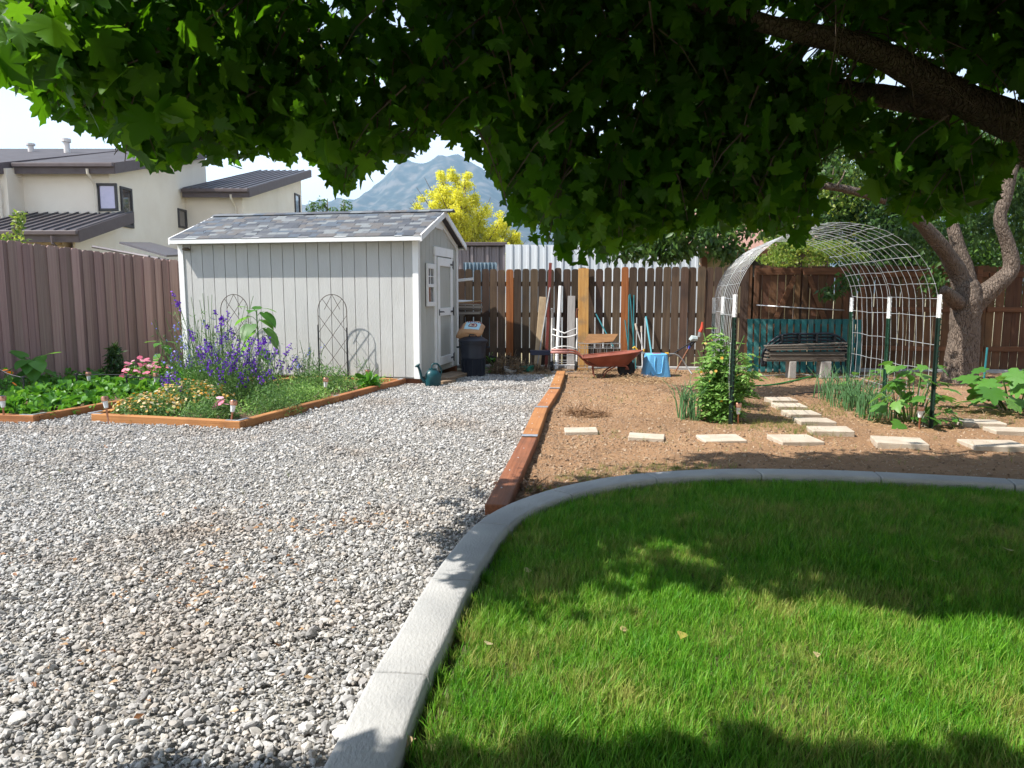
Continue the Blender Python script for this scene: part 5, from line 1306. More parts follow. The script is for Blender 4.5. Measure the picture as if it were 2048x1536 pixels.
for i, (px, py, z, lab) in enumerate(((8,836,.05,'copper solar light at the left edge in the leafy bed'),(216,838,.08,'leaning copper solar light on the front left corner of the purple flower bed'),(462,846,.05,'copper solar light with pink blooms at the front right bed corner'),(650,792,.05,'copper solar light midway along the right bed timber'),(312,780,.04,'copper solar light under the pink flowers near the fence'),(736,772,.03,'small copper solar light by the shed end of the bed'),(1476,850,.0,'copper solar light beside the tomato post'),(1838,857,.0,'copper solar light in front of the cucumber plant'),(180,778,.04,'copper solar light at the back of the leafy bed against the fence'))):
    o = sl0 if i == 0 else copy_tree(sl0)
    p = G(px, py, z); o.location = p; o.scale = (1.12,)*3; o.rotation_euler = (random.uniform(-.08,.08), (-.12 if px in (216,) else .14 if px == 462 else 0)+random.uniform(-.04,.04), random.uniform(0,6)); 
    if px in (216, 462): o.rotation_euler.z = 0
    o['label'] = lab
# drip stakes with thin tubing in the leafy bed
for px, py, h_, lab in ((50,800,.28,'black drip stake at the left end of the leafy bed'),(155,785,.24,'black drip stake second from the left in the leafy bed'),(255,788,.22,'black drip stake near the middle of the leafy bed'),(342,775,.26,'black drip stake by the young sunflower in the leafy bed')):
    p = G(px, py, .03); t = thing('drip_stake', lab, 'drip stake', p, 0, 'drip irrigation stakes')
    q = MB(); q.tube([(0,0,-.03),(0,0,h_)], .013, 7); q.build('stake', m_blk, t); q = MB(); q.lathe([(.018,h_),(.02,h_+.02),(.012,h_+.035)], 8); q.build('emitter', m_blk, t)
    q = MB(); q.tube(spline([(0,0,h_+.01),(-.3,.1,h_+.07) if px < 100 else (.35,.1,h_+.0),(-.75,.2,h_+.26) if px < 100 else (.75,.15,h_-.03),(-1.2,.3,.1) if px < 100 else (1.1,.2,.02)],14), .007, 6); q.build('tubing', m_blk, t, smooth=True)
q = MB(); c = G(1963,806); q.tube([c, (c.x+.02,c.y,.72)], .013, 8); tag(q.build('garden_stake', m_tealp, None, smooth='auto'), 'lone teal stake in front of the tree at the squash plant', 'stake', 'teal garden stakes')
q = MB(); a = G(350,762,.05); q.tube([a, a+V(.22,.1,.26)], .015, 8); tag(q.build('garden_stake', m_tealp, None, smooth='auto'), 'teal stake leaning in the dark corner by the shed', 'stake', 'teal garden stakes')
# ------------------------------------------------------------------ leaf shapes and plant materials
def fan(outline, centre, k=.15, droop=.3):
    pts = outline + [(-x, y) for x, y in outline[::-1] if abs(x) > 1e-6]
    v = [(centre[0], centre[1], 0)] + [(x, y, k*abs(x)-droop*((x-centre[0])**2+(y-centre[1])**2)) for x, y in pts]
    return v, [(0, i+1, (i+1) % len(pts)+1) for i in range(len(pts))]
HEART_V, HEART_F = fan([(0,.06),(.12,-.02),(.28,-.01),(.40,.14),(.42,.34),(.34,.58),(.20,.80),(.08,.94),(0,1.04)], (0,.35))
OVAL_V, OVAL_F = fan([(0,0),(.07,.18),(.19,.42),(.25,.65),(.20,.86),(.08,.98),(0,1)], (0,.6), .3, .35)
SQUASH_V, SQUASH_F = fan([(0,.08),(.16,-.10),(.36,-.06),(.46,.10),(.36,.20),(.58,.30),(.54,.48),(.34,.46),(.40,.68),(.24,.74),(.16,.70),(.10,.92),(0,1.0)], (0,.36), .12, .25)
CUKE_V, CUKE_F = fan([(0,.06),(.18,-.08),(.36,.0),(.52,.22),(.36,.36),(.44,.56),(.22,.64),(.12,.86),(0,1.0)], (0,.34), .1, .35)
FLOW_V = [(0,0,.05)] + [(math.cos(a)*.5, math.sin(a)*.5, 0) for a in np.arange(6)*math.pi/3]; FLOW_F = [(0, i+1, (i+1) % 6+1) for i in range(6)]
g_veg = leafmat('vegetable_leaves', [(.11,.24,.05),(.18,.34,.08),(.28,.44,.14)], trans=.4)
g_lush = leafmat('lush_leaves', [(.04,.15,.014),(.07,.22,.022),(.12,.29,.035)], trans=.35)
g_lush_o = leafmat('broad_leaves', [(.04,.14,.016),(.07,.21,.024),(.12,.28,.036)], trans=.35, use='obj')
g_sun_o = leafmat('sunflower_leaves', [(.05,.16,.022),(.09,.25,.035),(.13,.30,.05)], trans=.45, use='obj')
g_sq_o = leafmat('squash_leaves', [(.055,.16,.022),(.09,.23,.035),(.15,.30,.06)], trans=.35, use='obj')
g_ferny = leafmat('ferny_leaves', [(.05,.13,.03),(.09,.19,.05),(.14,.25,.07)], trans=.35)
g_onion = leafmat('onion_blades', [(.09,.20,.075),(.16,.29,.12)], trans=.2)
g_stem = mat('green_stems', [(.06,.13,.03),(.10,.19,.05)], rough=.6)
f_purple = leafmat('purple_petals', [(.085,.016,.27),(.14,.028,.38),(.23,.07,.50)], trans=.3)
f_violet = leafmat('pale_violet_petals', [(.17,.16,.60),(.28,.26,.70)], trans=.3)
f_yellow = leafmat('yellow_petals', [(.45,.22,.02),(.52,.30,.04),(.48,.36,.14),(.50,.45,.32)], trans=.25)
f_pink = leafmat('pink_petals', [(.62,.14,.22),(.68,.25,.34),(.72,.42,.48)], trans=.25)
f_orange = leafmat('orange_petals', [(.70,.18,.01),(.75,.28,.03)], trans=.2)
STRAW = leafmat('straw', [(.24,.14,.07),(.38,.25,.13),(.48,.36,.22)], trans=.05, rough=.9)
STRAW_V = [(-.03,0,0),(.03,0,0),(.03,1,0),(-.03,1,0),(0,.5,.05)]; STRAW_F = [(0,1,4),(1,2,4),(2,3,4),(3,0,4)]
rz_ = np.random.default_rng(21)
def stuffpart(name, me, m, par=None):
    o = ob(name, me, m, par); o['kind'] = 'stuff'; return o
def cloud(name, pts, size, m, par, tv=SIMPLE_V, tf=SIMPLE_F, up=.4, droop=.2, wid=None):
    n = len(pts); t = rz_.normal(size=(n,3)); t[:,2] -= droop; nn = rz_.normal(size=(n,3))*.8; nn[:,2] += up*2.5
    return stuffpart(name, leaf_cloud(name, pts, t, nn, size*rz_.uniform(.7,1.3,n), tv, tf, width=wid), m, par)
def stem_mesh(paths, r=.003, sides=4):
    q = MB()
    for p in paths: q.tube(p, r, sides, cap=False)
    return q

# ------------------------------------------------------------------ lawn grass, weeds
def blade_proto(k, m, h=1.0, n=9, spread=.9):
    rs = random.Random(k); vs = []; fs = []
    for i in range(n):
        a = rs.uniform(0,6.28); r = rs.uniform(0,.10)*spread; w = rs.uniform(.013,.022); L_ = h*rs.uniform(.55,1.1); ln = rs.uniform(.15,.75)
        bx, by = r*math.cos(a), r*math.sin(a); ca, sa = math.cos(a+rs.uniform(-.7,.7)), math.sin(a+rs.uniform(-.7,.7)); o = len(vs)
        tx, ty = -sa, ca
        for t, ww in ((0,1),(.45,.9),(.8,.55)):
            off = ln*t*t*L_; z = L_*(t-.18*t*t*ln)
            vs += [(bx+ca*off-tx*w*ww, by+sa*off-ty*w*ww, z), (bx+ca*off+tx*w*ww, by+sa*off+ty*w*ww, z)]
        vs.append((bx+ca*ln*L_, by+sa*ln*L_, L_*(1-.18*ln)))
        fs += [(o,o+1,o+3,o+2),(o+2,o+3,o+5,o+4),(o+4,o+5,o+6)]
    me = bpy.data.meshes.new('tuft'); me.from_pydata(vs, [], fs); me.update(); return proto('tuft', me, m)
def grass_mat(nm, cols, dry, amt):
    m, nt, b = _nt(nm); oi = N(nt, 'ShaderNodeObjectInfo'); geo = N(nt, 'ShaderNodeNewGeometry')
    col = ramp(nt, oi.outputs['Random'], cols)
    n1 = N(nt, 'ShaderNodeTexNoise'); n1.inputs['Scale'].default_value = 2.3; n1.inputs['Detail'].default_value = 4; L(nt, geo.outputs['Position'], n1.inputs['Vector'])
    wn_ = N(nt, 'ShaderNodeTexWhiteNoise', noise_dimensions='1D'); L(nt, oi.outputs['Random'], wn_.inputs['W'])
    ad = N(nt, 'ShaderNodeMath', operation='MULTIPLY_ADD'); L(nt, wn_.outputs[0], ad.inputs[0]); ad.inputs[1].default_value = .35; L(nt, n1.outputs['Fac'], ad.inputs[2])
    f = ramp(nt, ad.outputs[0], [(0,0,0),(amt,amt,amt)], [.66,.92])
    mx = N(nt, 'ShaderNodeMix', data_type='RGBA'); L(nt, f, mx.inputs[0]); L(nt, col, mx.inputs[6]); mx.inputs[7].default_value = (*dry,1)
    L(nt, mx.outputs[2], b.inputs['Base Color']); b.inputs['Roughness'].default_value = .5; b.inputs['Specular IOR Level'].default_value = .3
    tr = N(nt, 'ShaderNodeBsdfTranslucent'); L(nt, mx.outputs[2], tr.inputs[0])
    ms_ = N(nt, 'ShaderNodeMixShader'); ms_.inputs[0].default_value = .4; L(nt, b.outputs[0], ms_.inputs[1]); L(nt, tr.outputs[0], ms_.inputs[2]); L(nt, ms_.outputs[0], nt.nodes['Material Output'].inputs[0])
    return m
m_grass = grass_mat('lawn_grass', [(.050,.21,.006),(.085,.29,.011),(.145,.37,.020),(.215,.41,.034)], (.44,.39,.12), .75)
m_weed = grass_mat('dry_weed_grass', [(.12,.20,.03),(.20,.26,.05)], (.36,.29,.12), .7)
lawn_poly = inner + [(6.6,.3),(-.55,.3)]
gp = jitter_grid(-.6, 6.7, .9, 5.7, .0165, .6); gp = gp[inpoly(gp, lawn_poly) & in_view(gp, 900, .05)]
# thin bald strip against the near kerb
dk = np.min(np.linalg.norm(gp[:,None,:]-np.array(inner)[None,::2,:], axis=2), axis=1)
gp = gp[(dk > .03+.07*rz_.random(len(gp))*(gp[:,1] < 3.7)) | (gp[:,1] > 4.2)]
n = len(gp); hh_ = np.array([mnoise.noise((x*1.7, y*1.7, 5)) + .6*mnoise.noise((x*6, y*6, 9)) for x, y in gp])
sc = np.clip(.062*(1+.30*hh_)*rz_.uniform(.75,1.3,n), .03, .11)
scatter('lawn_grass', np.column_stack([gp, np.full(n,.008)]), np.column_stack([rz_.normal(0,.16,n), rz_.normal(0,.16,n), rz_.uniform(0,6.28,n)]), np.column_stack([sc*.9, sc*.9, sc]), [blade_proto(k, m_grass) for k in range(6)], 'short green lawn grass inside the curved kerb', 'grass')
wp_ = []
for (cx, cyy, r, k) in ((1.0,5.75,.45,240),(.55,5.55,.25,90),(1.6,5.85,.3,70),(.25,5.2,.15,40),(2.9,8.0,.4,120),(3.0,9.3,.5,120),(4.3,8.5,.5,140),(2.6,7.75,.5,150),(3.05,7.4,.3,60),(1.1,7.3,.6,40),(1.7,10,.9,60),(5.2,8.5,.8,90),(3.9,9.0,.8,160),(3.2,8.6,.6,120),(4.6,9.5,.7,140),(5.3,7.9,.6,60),(4.5,12.6,1.2,160),(6.5,12.5,.9,90),(2.2,7.0,1.0,40),(3.6,6.7,1.2,40),(2.3,12.6,.9,80),(.9,12.3,.6,60),(3.6,8.9,.3,60),(-2,5.5,1.8,14),(-1.5,8.5,1.5,8)):
    a = rz_.uniform(0,6.28,k); rr = r*np.sqrt(rz_.random(k)); wp_.append(np.column_stack([cx+rr*np.cos(a), cyy+rr*.6*np.sin(a)]))
wp_ = np.concatenate(wp_); wp_ = wp_[~inpoly(wp_, lawn_poly)]; n = len(wp_)
sc = rz_.uniform(.03,.075,n)
scatter('weed_tufts', np.column_stack([wp_, np.full(n,.005)]), np.column_stack([rz_.normal(0,.2,n), rz_.normal(0,.2,n), rz_.uniform(0,6.28,n)]), np.repeat(sc[:,None],3,1), [blade_proto(20+k, m_weed, n=6, spread=1.6) for k in range(3)], 'sparse yellowish weeds on the bare garden soil', 'weeds')

# ------------------------------------------------------------------ pebbles and litter on the garden soil
m_peb = grass_mat  # (name kept short)
def peb_mat():
    m, nt, b = _nt('soil_pebbles'); oi = N(nt, 'ShaderNodeObjectInfo')
    L(nt, ramp(nt, oi.outputs['Random'], [(.13,.08,.048),(.21,.135,.083),(.28,.19,.12),(.38,.29,.205)]), b.inputs['Base Color']); b.inputs['Roughness'].default_value = .9
    return m
m_pb = peb_mat(); pebs = [stone_proto(40+k, m_pb, 1, 'pebble', .7) for k in range(5)]
pp = np.column_stack([rz_.uniform(-.2,9,170000), rz_.uniform(4.4,14,170000)])
tx = np.interp(pp[:,1], [t[1] for t in TIMBER], [t[0] for t in TIMBER])
den = np.clip(.75*np.exp(-(pp[:,0]-tx)/1.3) + .16, 0, 1)*np.where(pp[:,1] < 7.6, 1.15, .75)
pp = pp[(pp[:,0] > tx+.09) & ~inpoly(pp, outer + [(20,2),(20,-2),(-.6,-2)]) & in_view(pp, 60) & (rz_.random(len(pp)) < den)]
n = len(pp); pz = np.array([height(x, y) + (.012 if x < 3 else 0) for x, y in pp]); sz = np.clip(np.exp(rz_.normal(math.log(.0085),.45,n)),.003,.026)
scatter('soil_pebbles', np.column_stack([pp, pz]), rz_.uniform(0,6.28,(n,3)), np.repeat(sz[:,None],3,1), pebs, 'small brown stones scattered over the garden soil', 'pebbles')
def litter(name, label, spots, cat='straw', m=STRAW, size=.06, flat=.5):
    ps = []
    for (cx, cyy, rx, ry, h, k) in spots:
        a = rz_.uniform(0,6.28,k); q = np.sqrt(rz_.random(k)); z = h*(1-q**2)*rz_.random(k)
        ps.append(np.column_stack([cx+rx*q*np.cos(a), cyy+ry*q*np.sin(a), .012+z]))
    ps = np.concatenate(ps); n = len(ps); t = rz_.normal(size=(n,3)); t[:,2] *= flat
    nn = rz_.normal(size=(n,3)); nn[:,2] += 1
    return stuffpart(name, leaf_cloud(name, ps, t, nn, size*rz_.uniform(.5,1.4,n), STRAW_V, STRAW_F), m)
h_ = litter('wood_chip_heap', '', [(1.95,11.75,.55,.35,.13,1600),(2.25,11.95,.35,.3,.09,600)], size=.05); h_['label'] = 'low heap of tan wood chips in front of the wheelbarrow'; h_['category'] = 'wood chips'
h_ = litter('straw_clump', '', [(.86,8.55,.27,.17,.10,500),(.18,5.3,.16,.12,.06,180)], size=.08, m=leafmat('dead_grass', [(.16,.085,.04),(.26,.15,.075)], trans=.05)); h_['label'] = 'brown clumps of pulled dead grass on the soil'; h_['category'] = 'dead grass'
h_ = litter('straw_heap', '', [(-.05,13.15,.36,.28,.30,1500),(.3,13.3,.35,.25,.14,700)], size=.12, m=leafmat('dark_straw', [(.10,.065,.035),(.20,.13,.07),(.30,.21,.12)], trans=.05), flat=.8); h_['label'] = 'heap of dry brown straw and twigs beside the trash can'; h_['category'] = 'straw'
h_ = litter('leaf_litter', '', [(.9,13.2,1.0,.45,.05,1500),(2.2,13.1,1.2,.5,.04,1500),(4,13.0,1.5,.5,.03,900),(.4,12.95,.6,.25,.04,600),(6.8,12.0,.8,.6,.03,500),(2.3,9.0,2,2.2,.01,1300),(4.6,8.8,1.2,1.2,.02,700),(2.5,6.6,2.2,.7,.01,700)], size=.05); h_['label'] = 'scattered dry leaves and chips on the garden soil'; h_['category'] = 'leaf litter'
mdl = leafmat('dead_leaf_brown', [(.20,.09,.04),(.34,.19,.09),(.42,.28,.15)], trans=.1)
sp = []
for (px, py, rx, ry, k) in ((590,1040,1.0,.35,60),(450,1130,.5,.35,60),(380,1190,.35,.3,45),(60,1120,.4,.3,25),(620,1060,.4,.2,50),(100,900,.8,.4,20),(300,1330,.7,.5,20),(700,1200,.6,.8,14),(60,1400,.3,.4,25)):
    c = G(px, py); a = rz_.uniform(0,6.28,k); q = np.sqrt(rz_.random(k)); sp.append(np.column_stack([c.x+rx*q*np.cos(a), c.y+ry*q*np.sin(a), np.full(k,.030)]))
sp = np.concatenate(sp); n = len(sp); t = rz_.normal(size=(n,3)); t[:,2] *= .2; nn = rz_.normal(size=(n,3))*.4; nn[:,2] += 1
o = stuffpart('fallen_leaf_bits', leaf_cloud('fallen_leaf_bits', sp, t, nn, rz_.uniform(.015,.04,n), SIMPLE_V, SIMPLE_F), mdl); o['label'] = 'brown bits of fallen leaves on the gravel'; o['category'] = 'leaf litter'
for i, (px, py, s_, lab) in enumerate(((1065,1140,.06,'pale dry leaf lying on the shaded grass near the kerb'),(980,1282,.05,'cream dry leaf on the sunny grass near the kerb'),(1362,1277,.06,'yellow-green fallen leaf at the left of the sunny grass'),(1635,1314,.04,'small pale leaf in the middle of the sunny grass'),(1258,1258,.05,'small tan leaf on the grass edge of the shade'),(1865,1118,.06,'yellow fallen leaf in the deep grass shade'),(2010,1095,.08,'grey-green fallen leaf at the right of the shaded grass'),(810,1498,.06,'pale leaf on the grass by the bottom of the kerb'),(825,1470,.05,'tan leaf tucked against the bottom of the kerb'))):
    p = G(px, py, .05); me = leaf_cloud('fallen_leaf', [(0,0,0)], [(random.uniform(-1,1),random.uniform(-1,1),.1)], [(.2,-.2,1)], s_*.75, OVAL_V, OVAL_F, width=np.array([2.0]))
    o = ob('fallen_leaf', me, leafmat('dry_leaf', [(.42,.30,.15),(.52,.42,.26)] if i not in (2,5,6) else [(.30,.28,.05),(.36,.32,.08)], trans=.2), None, p); tag(o, lab, 'leaf', 'fallen leaves on the lawn')

# ------------------------------------------------------------------ flower bed plants
def larkspur(label, c, n, h, spread, seed, tint=f_purple, dens=22, name='larkspur_clump', flo=.6):
    rs = random.Random(seed); t = thing(name, label, 'flowers', c, 0, 'tall purple flowers'); paths = []; fp = []; lp_ = []
    for i in range(n):
        a = rs.uniform(0,6.28); r = spread*math.sqrt(rs.random()); H_ = h*rs.uniform(.5,1.05); ln = rs.uniform(.05,.45)
        b0 = V(r*.5*math.cos(a), r*.5*math.sin(a), 0); tip = b0+V(r*.9*math.cos(a)+rs.gauss(0,.05), r*.9*math.sin(a)+rs.gauss(0,.05), H_)
        path = [b0, b0.lerp(tip,.5)+V(rs.gauss(0,.025),rs.gauss(0,.025),.02), tip]; paths.append(path)
        for k in range(22):
            s = rs.random()*.85; lp_.append(tuple(b0.lerp(tip,s)+V(rs.gauss(0,.05),rs.gauss(0,.05),rs.gauss(0,.02))))
        if rs.random() < flo:
            L_ = rs.uniform(.10,.22)
            for k in range(rs.randint(dens//2, dens)):
                s = rs.random(); w = .026*(1.15-s*.8); fp.append(tuple(tip - (tip-path[1]).normalized()*L_*(1-s)+V(rs.gauss(0,w),rs.gauss(0,w),rs.gauss(0,.008))))
        # side shoots
        if rs.random() < .7:
            m_ = b0.lerp(tip, rs.uniform(.45,.75)); e = m_+V(rs.uniform(-.12,.12), rs.uniform(-.12,.12), rs.uniform(.1,.2)); paths.append([m_, m_.lerp(e,.5)+V(0,0,-.02), e])
            if rs.random() < flo:
                for k in range(7): fp.append(tuple(e+V(rs.gauss(0,.016),rs.gauss(0,.016),rs.uniform(-.08,.02))))
    o = stem_mesh(paths, .0032).build('stems', g_stem, t); o['kind'] = 'stuff'
    cloud('foliage', np.array(lp_), .065, g_ferny, t, droop=-.4, wid=np.full(len(lp_), .28))
    if fp: cloud('flowers', np.array(fp), .026, tint, t, FLOW_V, FLOW_F, up=.1)
    return t
def gp3(px, py): p = G(px, py, .03); return (p.x, p.y, .03)
larkspur('tallest purple larkspur clump at the left of the flower bed', gp3(430,800), 46, 1.34, .42, 1, flo=.45, dens=28)
larkspur('dense purple larkspur clump in the centre of the flower bed', gp3(475,812), 40, .88, .34, 2, flo=.65, dens=28)
larkspur('purple larkspur clump leaning right towards the sunflower', gp3(530,806), 26, .88, .30, 3, flo=.6, dens=26)
larkspur('pale violet cornflower clump leaning left over the bed', gp3(395,792), 32, 1.02, .45, 4, tint=f_violet, dens=5)
larkspur('low purple larkspur sprig at the bed front among yellow flowers', gp3(352,812), 5, .45, .10, 5, flo=1.0, dens=26)
larkspur('tall purple larkspur spike in front of the shed corner', gp3(385,790), 4, .75, .10, 6, flo=1.0, dens=34)
larkspur('sparse grey-green stalks with few blue blooms by the right trellis', gp3(615,775), 18, .68, .20, 7, tint=f_violet, dens=4, name='cornflower_clump', flo=.4)
larkspur('pale seed stalk standing beside the right trellis', gp3(735,772), 6, .42, .10, 8, tint=f_violet, flo=0, name='stalk_clump')
def mound(name, label, c, r, h, n, size, m, cat='plant', flowers=None, group=None, tv=SIMPLE_V, tf=SIMPLE_F, wid=None):
    t = thing(name, label, cat, c, 0, group); pts = ell(n, (0,0,0), (r[0],r[1],h), .45); pts[:,2] = np.abs(pts[:,2])
    cloud('foliage', pts, size, m, t, tv=tv, tf=tf, droop=-.2, wid=None if wid is None else np.full(n, wid))
    if flowers:
        k, fs, fm, top = flowers; a = rz_.uniform(0,6.28,k); q = np.sqrt(rz_.random(k)); fp = np.column_stack([r[0]*q*np.cos(a), r[1]*q*np.sin(a), h*np.sqrt(np.maximum(0,1-q*q*.85))*rz_.uniform(top,1.1,k)])
        nn = fp/np.array([r[0],r[1],h]); tt = rz_.normal(size=(k,3)); tt[:,2]*=.3; nn += rz_.normal(size=(k,3))*.35; nn[:,2] += .4
        stuffpart('blooms', leaf_cloud('blooms', fp, tt, nn, fs*rz_.uniform(.7,1.25,k), FLOW_V, FLOW_F), fm, t)
    return t
mound('daisy_clump', 'low clump of yellow and cream daisies at the front of the flower bed', gp3(300,832), (.40,.32), .26, 1500, .05, g_ferny, 'flowers', (230,.036,f_yellow,.6), wid=.5)
mound('daisy_clump', 'larger mound of fading yellow daisies behind the front clump', gp3(385,818), (.52,.40), .34, 1900, .05, g_ferny, 'flowers', (330,.036,f_yellow,.6), wid=.5)
mound('pink_flower_clump', 'pink blooms around the front corner solar light', gp3(455,838), (.16,.14), .26, 220, .05, g_ferny, 'flowers', (9,.075,f_pink,.8), wid=.4)
mound('green_filler_plant', 'bushy green foliage at the front centre of the flower bed', gp3(420,838), (.34,.26), .24, 1300, .05, g_ferny, wid=.35)
mound('green_filler_plant', 'feathery green plants along the right bed timber', gp3(545,824), (.36,.34), .34, 1700, .05, g_ferny, wid=.35)
mound('green_filler_plant', 'feathery greens behind the right timber near the solar light', gp3(600,805), (.40,.36), .28, 1500, .05, g_veg, wid=.45)
mound('green_filler_plant', 'bushy light green plants in front of the right trellis', gp3(650,782), (.46,.42), .38, 1900, .055, g_ferny, wid=.4)
mound('green_filler_plant', 'small leafy plant at the shed end of the flower bed', gp3(738,778), (.12,.12), .17, 60, .14, g_lush, tv=OVAL_V, tf=OVAL_F)
mound('green_filler_plant', 'green plants under the tall purple flowers', gp3(490,790), (.6,.5), .45, 2300, .06, g_ferny, wid=.35)
mound('green_filler_plant', 'leafy stems behind the daisies at the left of the bed', gp3(410,780), (.55,.45), .42, 1800, .07, g_lush, wid=.7)
mound('pink_flower_clump', 'larger cluster of pink flowers near the brown fence', gp3(282,772), (.26,.2), .42, 260, .06, g_lush, 'flowers', (42,.075,f_pink,.72))
mound('pink_flower_clump', 'pink flowers right of the larger pink cluster near the fence', gp3(318,775), (.22,.2), .40, 220, .06, g_lush, 'flowers', (26,.075,f_pink,.72))
mound('marigold', 'single orange bloom at the far left of the leafy bed', gp3(22,795), (.10,.1), .42, 60, .06, g_lush, 'flowers', (3,.09,f_orange,.95))
# leafy greens in rosettes
lmesh = leaf_cloud('leaf', [(0,0,0)], [(0,1,0)], [(0,0,1)], 1.0, OVAL_V, OVAL_F, var=np.array([.5]))
lmesh.materials.append(g_lush_o)
def rosette(label, c, k, size, seed, group, name='leafy_green', tilt=.9):
    rs = random.Random(seed); t = thing(name, label, 'leafy plant', c, 0, group)
    for i in range(k):
        a = i*2.4+rs.uniform(-.3,.3); el_ = rs.uniform(.25, 1.25)*tilt; s = size*rs.uniform(.7,1.15)
        o = ob('leaf', lmesh, None, t, (.02*math.cos(a),.02*math.sin(a),.0), None, (s*1.7,s,s)); o.rotation_euler = (Matrix.Rotation(a-math.pi/2,4,'Z') @ Matrix.Rotation(el_,4,'X')).to_euler()
    return t
rs = random.Random(3); spots = []
for r_, (y0, x0, x1, cnt) in enumerate(((8.45,-5.9,-5.35,2),(8.9,-6.6,-5.2,5),(9.5,-6.9,-5.05,6),(10.2,-7.0,-4.85,7),(10.9,-6.9,-4.65,7),(11.6,-6.7,-4.5,6),(12.2,-6.3,-4.5,4))):
    for i in range(cnt): spots.append((x0+(x1-x0)*(i+.5)/cnt+rs.uniform(-.08,.08), y0+rs.uniform(-.15,.15), r_, i))
rown = ['front','second','third','fourth','fifth','sixth','back']; coln = ['first','second','third','fourth','fifth','sixth','seventh']
for (x, y, r_, i) in spots:
    rosette(f'broad leaved green in the leafy bed, {rown[r_]} row, {coln[i]} from the left', (x,y,.03), 16, rs.uniform(.15,.22), r_*10+i, 'broad leaved greens along the fence', tilt=1.1)
bp_ = np.column_stack([rz_.uniform(-8.3,-4.2,6000), rz_.uniform(8.1,13,6000)]); bp_ = bp_[inpoly(bp_, [(p[0]*.985, p[1]) for p in bl])]
bp_ = np.column_stack([bp_, .03+.16*rz_.random(len(bp_))**1.3])
o = cloud('bed_ground_cover', bp_, .075, g_lush, None, tv=OVAL_V, tf=OVAL_F, droop=-.3, wid=np.full(len(bp_),1.1)); o['label'] = 'low mixed greenery covering the leafy bed'; o['category'] = 'ground cover'
bp_ = np.column_stack([rz_.uniform(-4.7,-1.8,9000), rz_.uniform(7.8,12,9000)]); bp_ = bp_[inpoly(bp_, [(-4.55,8.32),(-2.98,7.98),(-1.85,11.5),(-3.4,11.95)])]
bp_ = bp_[~((bp_[:,0] > -3.5) & (bp_[:,1] < 8.35))]
bp_ = np.column_stack([bp_, .03+.13*rz_.random(len(bp_))**1.3])
o = cloud('bed_ground_cover', bp_, .05, g_veg, None, droop=-.3, wid=np.full(len(bp_),.7)); o['label'] = 'low weeds and seedlings covering the purple flower bed'; o['category'] = 'ground cover'
# sunflowers: each leaf a part
hmesh = leaf_cloud('leaf', [(0,0,0)], [(0,1,0)], [(0,0,1)], 1.0, HEART_V, HEART_F, var=np.array([.5])); hmesh.materials.append(g_sun_o)
def sunflower(label, c, h, leaves, r=.012, name='sunflower'):
    t = thing(name, label, 'plant', c, 0, 'young sunflowers'); q = MB(); q.tube(spline([(0,0,0),(.015,0,h*.5),(0,.01,h)],8), [r]*5+[r*.8]*3, 7); q.build('stem', g_stem, t, smooth=True)
    for (z, a, s, el_) in leaves:
        pl_ = .45*s; d = V(math.cos(a), math.sin(a), .55); b0 = V(0,0,z*h); e = b0+d*pl_
        q = MB(); q.tube([b0, b0.lerp(e,.5)+V(0,0,.02), e], .004, 5); q.build('petiole', g_stem, t)
        o = ob('leaf', hmesh, None, t, e, (Matrix.Rotation(a-math.pi/2,4,'Z') @ Matrix.Rotation(el_,4,'X')).to_euler(), s)
    return t
rs = random.Random(9)
sunflower('tall broad leaved sunflower plant in front of the shed wall', (P(518,760,10.9).x,10.9,.03), 1.12, [(1.0,3.4,.18,.25),(1.0,.2,.20,-.2),(.99,1.8,.17,.35),(.98,4.7,.20,-.1),(.93,5.9,.30,-.75),(.88,3.0,.26,-.45),(.84,1.0,.24,-.6),(.78,4.4,.30,-.8),(.72,6.1,.32,-.85),(.62,.1,.34,-1.0),(.55,3.2,.26,-.9),(.46,5.6,.24,-.9),(.35,.3,.26,-1.0),(.26,3.5,.22,-.6),(.7,2.6,.26,-.7)])
sunflower('small sunflower with drooping leaves near the pink flowers', (P(328,775,11.3).x,11.3,.03), .62, [(1,.2,.15,-.1),(1,3.2,.17,.0),(.98,4.6,.14,-.3),(.9,5.8,.18,-.8),(.7,4.3,.17,-1.1),(.65,.2,.16,-1.1),(.4,4.4,.14,-1.3),(.35,.5,.15,-1.3)], .008)
sunflower('spreading large leaved plant at the left of the bed by the fence', (P(68,775,10.6).x,10.6,.03), .42, [(1,.3,.26,.35),(1,2.9,.26,.45),(.95,4.6,.24,-.45),(.9,5.6,.28,-.5),(.8,1.6,.24,.5),(.8,3.6,.28,-.55),(.6,.1,.24,-.4),(.55,4.2,.25,-.8),(.95,3.3,.22,.6),(.9,5.0,.24,-.7),(.7,5.3,.26,-.9),(.75,2.4,.22,.3),(.4,5.9,.22,-.5),(.4,3.4,.22,-.5)], .012)
t = thing('bushy_plant', 'dark serrated bushy plant against the brown fence', 'plant', (P(232,760,11.6).x,11.6,.03)); q = MB(); q.tube([(0,0,0),(0,0,.48)], .009, 6); q.build('stem', g_stem, t)
pz_ = np.concatenate([ell(70, (0,0,z), (.26*(1.05-z*1.6),.26*(1.05-z*1.6),.05), .5) for z in (.15,.22,.3,.38,.45,.52)]); cloud('foliage', pz_, .11, m_lf_dark, t, droop=.2, wid=np.full(len(pz_),.55))

